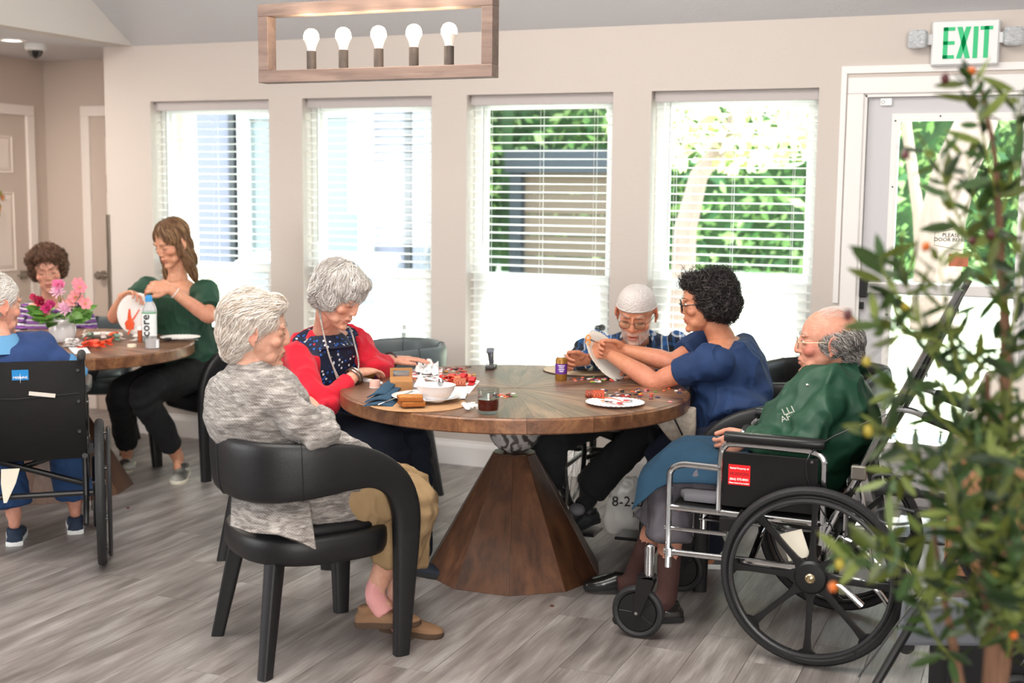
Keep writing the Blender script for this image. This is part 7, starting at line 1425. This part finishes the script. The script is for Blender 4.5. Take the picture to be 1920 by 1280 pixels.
for (x, y, r_, kd, cl_), w_ in zip(FL, WL):
    r_ *= {'rose': 1.25, 'mum': 1.2, 'lily': 1.15}[kd]; c = at(x, y, VD-.10+.07*random.random()); out = unit(c-V(vc[0], vc[1], vc[2]+.08)+camdir(0, -1)*.06); flower('flower', w_+' in the white vase', 'flower', c, r_, kd, cl_, unit(out+camdir(0, -1)*.7), 'flowers in the vase')
g = G(); rsd = np.random.RandomState(5); MLf = mat('bouquet leaf', '#3f7a2b', .5, c2='#6a9c3c', nscale=20)
lf0 = None
for k in range(46):
    a = rsd.rand()*6.28; o_ = V(math.cos(a), math.sin(a), 0); st = V(vc[0], vc[1], vc[2]+.115)+o_*.04; L_ = .07+.04*rsd.rand(); up = rsd.uniform(-.3, .45)
    if lf0 is None: lf0 = l_ = obj('leaf', G().add([(0, 0, 0), (-.28, .35, .04), (0, .38, -.04), (.28, .35, .04), (-.2, .72, .02), (0, .74, -.05), (.2, .72, .02), (0, 1, -.04)], [(0, 2, 1), (0, 3, 2), (1, 2, 5, 4), (2, 3, 6, 5), (4, 5, 7), (5, 6, 7)]), MLf, t, smooth=60)
    else: l_ = dup(lf0, t)
    st = st-vc+o_*rsd.uniform(0, .05)+Z*rsd.uniform(-.01, .05); d_ = unit(o_+Z*up); X, Y, _ = basis(d_, camdir(0, -1)+Z); Mx = Matrix(((X[0], d_[0], Y[0], st[0]), (X[1], d_[1], Y[1], st[1]), (X[2], d_[2], Y[2], st[2]), (0, 0, 0, 1))) @ Matrix.Scale(L_, 4); l_.matrix_basis = Mx
# plates, ribbons, bottle, tape, scissors on the left table
pplate('paper_plate', 'white ring cut from a paper plate on the left table', tp(192, 630)+Z*.004, .105, hole=.060)
pplate('paper_plate', 'white paper plate decorated with orange ribbon in the young woman\'s hands', at(258, 588, 6.74), .112, camdir(-.15, -1)+Z*.12)
pplate('paper_plate', 'paper plate under the scissors at the right of the left table', tp(338, 635)+Z*.003, .105)
ribbon_heap('ribbon', 'pile of orange and coral ribbon on the left table', tp(182, 650), ['#e8501f', '#ee5a4a', '#e2461c', '#ef6a50'], 11, 8, (.045, .025)); ribbon_heap('ribbon', 'tangle of pale printed ribbon behind the orange pile', tp(205, 636), ['#e9dcd6', '#e8663c', '#d8d5d0', '#7d9a86'], 8, 12, (.06, .018))
ribbon_heap('ribbon', 'white leaf printed ribbon curl beside the vase', tp(136, 650), ['#e8e4e2', '#d9d2ce'], 5, 13, (.025, .015)); sheet('craft_paper', 'white paper scrap under the orange ribbon on the left table', 'paper', [(140, 664), (170, 662), (160, 648), (128, 652)], M_paper)
g = G(); c = at(243, 598, 6.66); g.loft([(c+Z*.055, _R*.006, _F*.002), (c+Z*.0, _R*.012, _F*.003), (c-Z*.02, _R*.028, _F*.004), (c-Z*.055, _R*.022, _F*.003)], 10, .6).loft([(c+Z*.055+_R*.055, _R*.006, _F*.002), (c+_R*.02, _R*.008, _F*.002), (c-Z*.02, _R*.01, _F*.002)], 8).loft([(c-Z*.055, _R*.008, _F*.002), (c-Z*.085-_R*.01, _R*.006, _F*.002)], 8)
obj('ribbon_tail', remesh(g, .003, 1).out(), mat('orange ribbon', '#e0562c', .5), smooth=60, label='orange ribbon bow hanging on the plate held by the young woman', category='ribbon')
c = tp(281, 641); t = thing('water_bottle', 'clear plastic water bottle with a blue cap on the left table', 'bottle', c); pm = mat('clear bottle plastic', '#f3f8fa', .08, trans=.75, ior=1.2)
obj('bottle_body', G().lathe([(.001, 0), (.033, 0), (.0365, .006), (.0365, .15), (.035, .165), (.024, .195), (.0165, .205), (.0165, .215), (.001, .215)], 32), pm, t, smooth=50)
lb = obj('label', G().lathe([(.0372, .035), (.0372, .155)], 32, caps=False), mat('white bottle label', '#eef2f3', .4), t); obj('label_band', G().lathe([(.0375, .150), (.0375, .158)], 32, caps=False), mat('green band', '#6aa67c', .5), t)
obj('cap', G().lathe([(.001, .212), (.0185, .212), (.0190, .230), (.016, .238), (.013, .245), (.001, .246)], 24), mat('blue bottle cap', '#2f8fd0', .4), t)
text('core', .062, M_ink, lb, c-_F*.0400-_R*.008+Z*.090, Z, -_R, bold=.0008); 
c = tp(263, 640); t = thing('glue_stick', 'small amber bottle with white cap left of the water bottle', 'bottle', c); obj('bottle_body', G().lathe([(.001, 0), (.0125, 0), (.0125, .06), (.001, .06)], 18), mat('amber plastic', '#a5481f', .3, coat=.3), t); obj('cap', G().lathe([(.001, .058), (.011, .058), (.011, .082), (.001, .083)], 18), M_cap, t)
c = tp(286, 652); t = thing('tape_roll', 'wide grey tape roll standing before the water bottle', 'tape', c+Z*.001); obj('tape_wrap', G().lathe([(.020, 0), (.034, 0), (.034, .042), (.020, .042)], 28), mat('grey tape', '#a9a7a8', .5), t); obj('tape_tail', G().box((.030, -.012, .022), (.03, .002, .040), rotz(.3)), mat('white tape tail', '#dfe0e2', .4), t, smooth=0)
c = tp(247, 650); obj('tealight', G().lathe([(.001, 0), (.023, 0), (.023, .013), (.021, .014), (.001, .012)], 24), mat('cream wax', '#e9dcc4', .5), label='flat cream wax disc on the left table edge', category='candle').location = tuple(c)
c = tp(335, 640)+Z*.006; t = thing('scissors', 'black handled scissors on the paper plate at the right of the left table', 'scissors', c)
for s_ in (-1, 1): obj('finger_loop', G().torus(-_R*.06+_F*.014*s_+Z*.006, .016, .0045, Z, 22, 6), M_black, t); obj('blade', G().prism([(0, -.004), (.10, 0), (0, .005)], .002, (0, 0, .004+.001*s_), _R, _F), M_chrome, t, smooth=0)
# wreath on the left door and floor crumbs
wp = atx_ = None
d0 = ray(2, 378); wp = CAMP+d0*(-6.47)/d0[0]; t = thing('autumn_wreath', 'edge of an autumn leaf wreath on the far left door', 'wreath', wp)
for k in range(26):
    a = k*2*PI/26; cc_ = V(.01, .12*math.cos(a)-.12, .14*math.sin(a)); obj('leaf', G().add([(0, 0, 0), (.006, .018, .03), (0, .0, .055), (.006, -.018, .03)], [(0, 1, 2, 3)]).xf(rotx(a*2.3), cc_), mat('wreath '+['a', 'b', 'c'][k % 3], ['#b5713c', '#8a8a4a', '#d2a36a'][k % 3], .8), t, smooth=0)
for k, (x, y, lab) in enumerate(((240, 953, 'small reddish crumb on the floor right of the left wheelchair'), (145, 978, 'dark crumb on the floor behind the left wheelchair'), (1035, 1137, 'dark dropped button on the floor under the pedestal'))):
    q = atz(x, y); obj('floor_crumb', G().ell((0, 0, .004), (.009, .007, .0035), n=8, m=6), mat('crumb', '#5c3325', .9), label=lab, category='crumb').location = tuple(q)

# ------------------------------------------------ the olive tree in the foreground
PC = atz(1850, 1280, .66); pt = thing('olive_tree', 'artificial olive tree with green leaves and olives in the right foreground', 'plant', (PC[0], PC[1]+.0, 0))
M_bark = mat('olive bark', '#7d5b45', .85, c2='#5e4333', nscale=20, stretch=(3, 3, .6), bump=.5, bscale=60); M_twig = mat('green twig', '#75803a', .7)
LFa = bpy.data.materials.new('olive leaf'); LFa.use_nodes = True; n_, l_ = nodes(LFa); oi = n_.new('ShaderNodeObjectInfo'); vc_ = n_.new('ShaderNodeVertexColor'); vc_.layer_name = 'Col'; rp = n_.new('ShaderNodeValToRGB'); e_ = rp.color_ramp.elements
e_[0].color = C('#22351a'); e_[1].color = C('#7f8d4a'); [setattr(e_.new(p_), 'color', C(c_)) for p_, c_ in ((.25, '#33491f'), (.5, '#565f26'), (.75, '#456038'))]; l_.new(oi.outputs['Random'], rp.inputs[0]); mx = n_.new('ShaderNodeMix'); mx.data_type = 'RGBA'; mx.blend_type = 'MULTIPLY'; mx.inputs[0].default_value = 1; l_.new(rp.outputs[0], mx.inputs[6]); l_.new(vc_.outputs[0], mx.inputs[7])
bs = n_['Principled BSDF']; bs.inputs['Roughness'].default_value = .45; l_.new(mx.outputs[2], bs.inputs['Base Color']); tr = n_.new('ShaderNodeBsdfTranslucent'); l_.new(mx.outputs[2], tr.inputs[0]); ms = n_.new('ShaderNodeMixShader'); ms.inputs[0].default_value = .3; l_.new(bs.outputs[0], ms.inputs[1]); l_.new(tr.outputs[0], ms.inputs[2]); l_.new(ms.outputs[0], n_['Material Output'].inputs[0])
LFs = LFa.copy(); LFs.name = 'olive leaf stuff'; n2 = LFs.node_tree.nodes; [LFs.node_tree.links.remove(k) for k in list(LFs.node_tree.links) if k.to_socket.node.type == 'MIX' and k.to_socket.name == 'A']; n2['Mix'].inputs[6].default_value = (1, 1, 1, 1)
lv = []; lf_ = []; xs_ = [0, .12, .35, .65, .88, 1]; ws_ = [.01, .09, .145, .13, .06, .004]
for u, w in zip(xs_, ws_): lv += [(-w, u, .03*math.sin(u*3)), (0, u, -.03+.03*math.sin(u*3)), (w, u, .03*math.sin(u*3))]
lf_ = [(i*3+j, i*3+j+1, i*3+j+4, i*3+j+3) for i in range(5) for j in range(2)]; LVA = np.array(lv)
P3 = lambda pts: [at(x, y, D) for x, y, D in pts]
base = V(pt.location[0], pt.location[1], .38)
TR_ = [([base, at(1888, 1150, 2.42), at(1884, 900, 2.4), at(1886, 650, 2.4), at(1876, 480, 2.38), at(1866, 300, 2.36), at(1836, 150, 2.35)], [.019, .017, .0135, .011, .008, .005, .003]),
       ([base, at(1862, 1200, 2.25), at(1845, 1080, 2.25), at(1858, 900, 2.28), at(1850, 700, 2.3)], [.018, .015, .010, .007, .004]),
       ([base, at(1795, 1260, 2.3), at(1772, 1130, 2.3), at(1752, 1000, 2.32), at(1745, 880, 2.35)], [.014, .011, .006, .004, .003])]
g = None
for P_t, R_t in TR_:
    PP = crom(P_t, 5); RR = np.interp(np.linspace(0, 1, len(PP)), np.linspace(0, 1, len(R_t)), R_t); obj('trunk', G().tube(PP, RR, 10), M_bark, pt, world=True)
BRN = [[(1858, 900, 2.3), (1790, 760, 2.25), (1725, 610, 2.22), (1690, 500, 2.2)], [(1876, 560, 2.38), (1812, 440, 2.33), (1770, 340, 2.3), (1748, 280, 2.28)], [(1870, 380, 2.37), (1840, 240, 2.33), (1818, 150, 2.3)], [(1862, 700, 2.3), (1760, 640, 2.22), (1680, 625, 2.18), (1640, 600, 2.16)],
       [(1858, 860, 2.28), (1780, 800, 2.2), (1715, 740, 2.16), (1672, 735, 2.14)], [(1850, 1000, 2.26), (1750, 900, 2.18), (1690, 830, 2.12), (1660, 812, 2.1)], [(1850, 1110, 2.25), (1740, 1080, 2.15), (1650, 1040, 2.1), (1590, 1050, 2.05)], [(1845, 1150, 2.25), (1755, 1110, 2.2), (1700, 1040, 2.16), (1668, 1000, 2.14)],
       [(1790, 1240, 2.3), (1750, 1190, 2.22), (1722, 1120, 2.2)], [(1884, 950, 2.4), (1905, 850, 2.35), (1918, 770, 2.3)], [(1880, 400, 2.38), (1905, 280, 2.35), (1912, 170, 2.33)], [(1885, 680, 2.4), (1908, 560, 2.36), (1916, 430, 2.34)], [(1850, 1000, 2.25), (1800, 930, 2.2), (1772, 850, 2.18)],
       [(1858, 900, 2.28), (1880, 820, 2.2), (1900, 700, 2.15)], [(1850, 780, 2.3), (1800, 700, 2.25), (1775, 590, 2.2), (1760, 480, 2.2)], [(1845, 1080, 2.25), (1880, 1020, 2.15), (1912, 960, 2.1)], [(1845, 1060, 2.25), (1810, 1000, 2.1), (1790, 960, 2.05)], [(1862, 1190, 2.25), (1890, 1120, 2.1), (1915, 1060, 2.05)], [(1866, 480, 2.38), (1830, 380, 2.4), (1812, 290, 2.42)],
       [(1858, 820, 2.3), (1830, 760, 2.35), (1822, 640, 2.4)], [(1885, 1240, 2.4), (1905, 1180, 2.3), (1930, 1120, 2.3)], [(1745, 900, 2.35), (1700, 880, 2.3), (1668, 900, 2.28)], [(1690, 560, 2.22), (1660, 520, 2.2), (1650, 480, 2.2)]]
rsd = np.random.RandomState(12); nleaf = 0; leaves = []
for bi, br in enumerate(BRN):
    PP = crom(P3(br), 6); obj('branch', G().tube(PP, np.linspace(.0034, .0012, len(PP)), 6), M_twig, pt, world=True)
    L_ = np.linalg.norm(np.diff(PP, axis=0), axis=1).sum(); n = int(L_/.0125)+5
    for k in range(n):
        u = (k+.5)/n; i = min(int(u*(len(PP)-1)), len(PP)-2); q = PP[i]+(PP[i+1]-PP[i])*(u*(len(PP)-1)-i); tg = unit(PP[i+1]-PP[i]); a = k*2.4+rsd.rand(); X, Y, _ = basis(tg); d = unit(tg*rsd.uniform(.2, 1.1)+(X*math.cos(a)+Y*math.sin(a))*1.0+Z*rsd.uniform(-.4, .5)); q = q+d*rsd.uniform(0, .012)
        nr = unit(np.cross(d, rsd.normal(size=3))+camdir(0, -1)*.5*rsd.rand()); xx = unit(np.cross(d, nr)); nr = np.cross(xx, d); leaves.append((q, d, xx, nr, rsd.uniform(.046, .074)))
# dense crown low at the right
for k in range(230):
    x = 1925-abs(rsd.normal())*62; y = rsd.uniform(820, 1200); q = at(x, y, rsd.uniform(2.0, 2.45)); d = unit(rsd.normal(size=3)+Z*.2); xx = unit(np.cross(d, rsd.normal(size=3))); leaves.append((q, d, xx, np.cross(xx, d), rsd.uniform(.044, .070)))
for k in range(60):
    x = 1925-abs(rsd.normal())*45; y = rsd.uniform(180, 820); q = at(x, y, rsd.uniform(2.1, 2.45)); d = unit(rsd.normal(size=3)+Z*.2); xx = unit(np.cross(d, rsd.normal(size=3))); leaves.append((q, d, xx, np.cross(xx, d), rsd.uniform(.044, .070)))
rsd.shuffle(leaves); l0 = None; gs = G(); cols_ = []; pal = [C(c_)[:3] for c_ in ('#22351a', '#33491f', '#565f26', '#456038', '#7f8d4a')]
pinv = np.array(wm(pt).inverted())[:3, 3]
for k, (q, d, xx, nr, L_) in enumerate(leaves):
    if k < 296:
        if l0 is None: l0 = o = obj('leaf', (LVA, lf_, np.ones((len(LVA), 3))), LFa, pt, smooth=60)
        else: o = l0.copy(); COL.objects.link(o); o.parent = pt
        st = q+pinv; o.matrix_basis = Matrix(((xx[0]*L_, d[0]*L_, nr[0]*L_, st[0]), (xx[1]*L_, d[1]*L_, nr[1]*L_, st[1]), (xx[2]*L_, d[2]*L_, nr[2]*L_, st[2]), (0, 0, 0, 1)))
    else:
        b = len(gs.v); gs.add(q+(LVA[:, :1]*xx+LVA[:, 1:2]*d+LVA[:, 2:]*nr)*L_, lf_); cols_ += [pal[k % 5]]*len(LVA)
o = obj('foliage', (gs.arr(), gs.f, np.array(cols_)), LFs, pt, smooth=60, world=True); o['kind'] = 'stuff'
M_ol = mat('dark olive', '#3b1f26', .3, c2='#5a2a2a', nscale=20); M_or = mat('orange olive', '#c9701c', .35, c2='#b5541a', nscale=20); M_gr = mat('ochre olive', '#9a8a2c', .4)
for k, (x, y, D, m) in enumerate(((1772, 147, 2.3, M_ol), (1822, 133, 2.3, M_or), (1697, 290, 2.24, M_ol), (1858, 440, 2.3, M_ol), (1823, 452, 2.28, M_ol), (1736, 462, 2.2, M_or), (1590, 590, 2.16, M_ol), (1698, 575, 2.2, M_gr), (1625, 677, 2.15, M_gr), (1628, 808, 2.1, M_gr), (1898, 868, 2.2, M_or), (1562, 1100, 2.05, M_or), (1574, 1058, 2.06, M_gr), (1868, 1078, 2.1, M_gr), (1900, 1190, 2.2, M_or))):
    obj('olive', G().ell((0, 0, 0), (.0078, .0078, .0105), rotx(.4+k) , n=12, m=8), m, pt, smooth=180).location = tuple(at(x, y, D)+pinv)
    obj('branch', G().tube([at(x, y, D)+pinv, at(min(x+22, 1915), y+12, D+.01)+pinv], .0012, 5), M_twig, pt)
obj('basket_pot', G().lathe([(.001, 0), (.15, 0), (.17, .10), (.18, .30), (.175, .36), (.165, .36), (.16, .33), (.001, .33)], 36), mat('woven basket', '#9b7b55', .9, c2='#7d6040', nscale=40, bump=.6, bscale=60), pt)
obj('moss', G().ell((0, 0, .34), (.155, .155, .03)), mat('moss', '#4d5a2c', .95, bump=.8, bscale=60), pt)
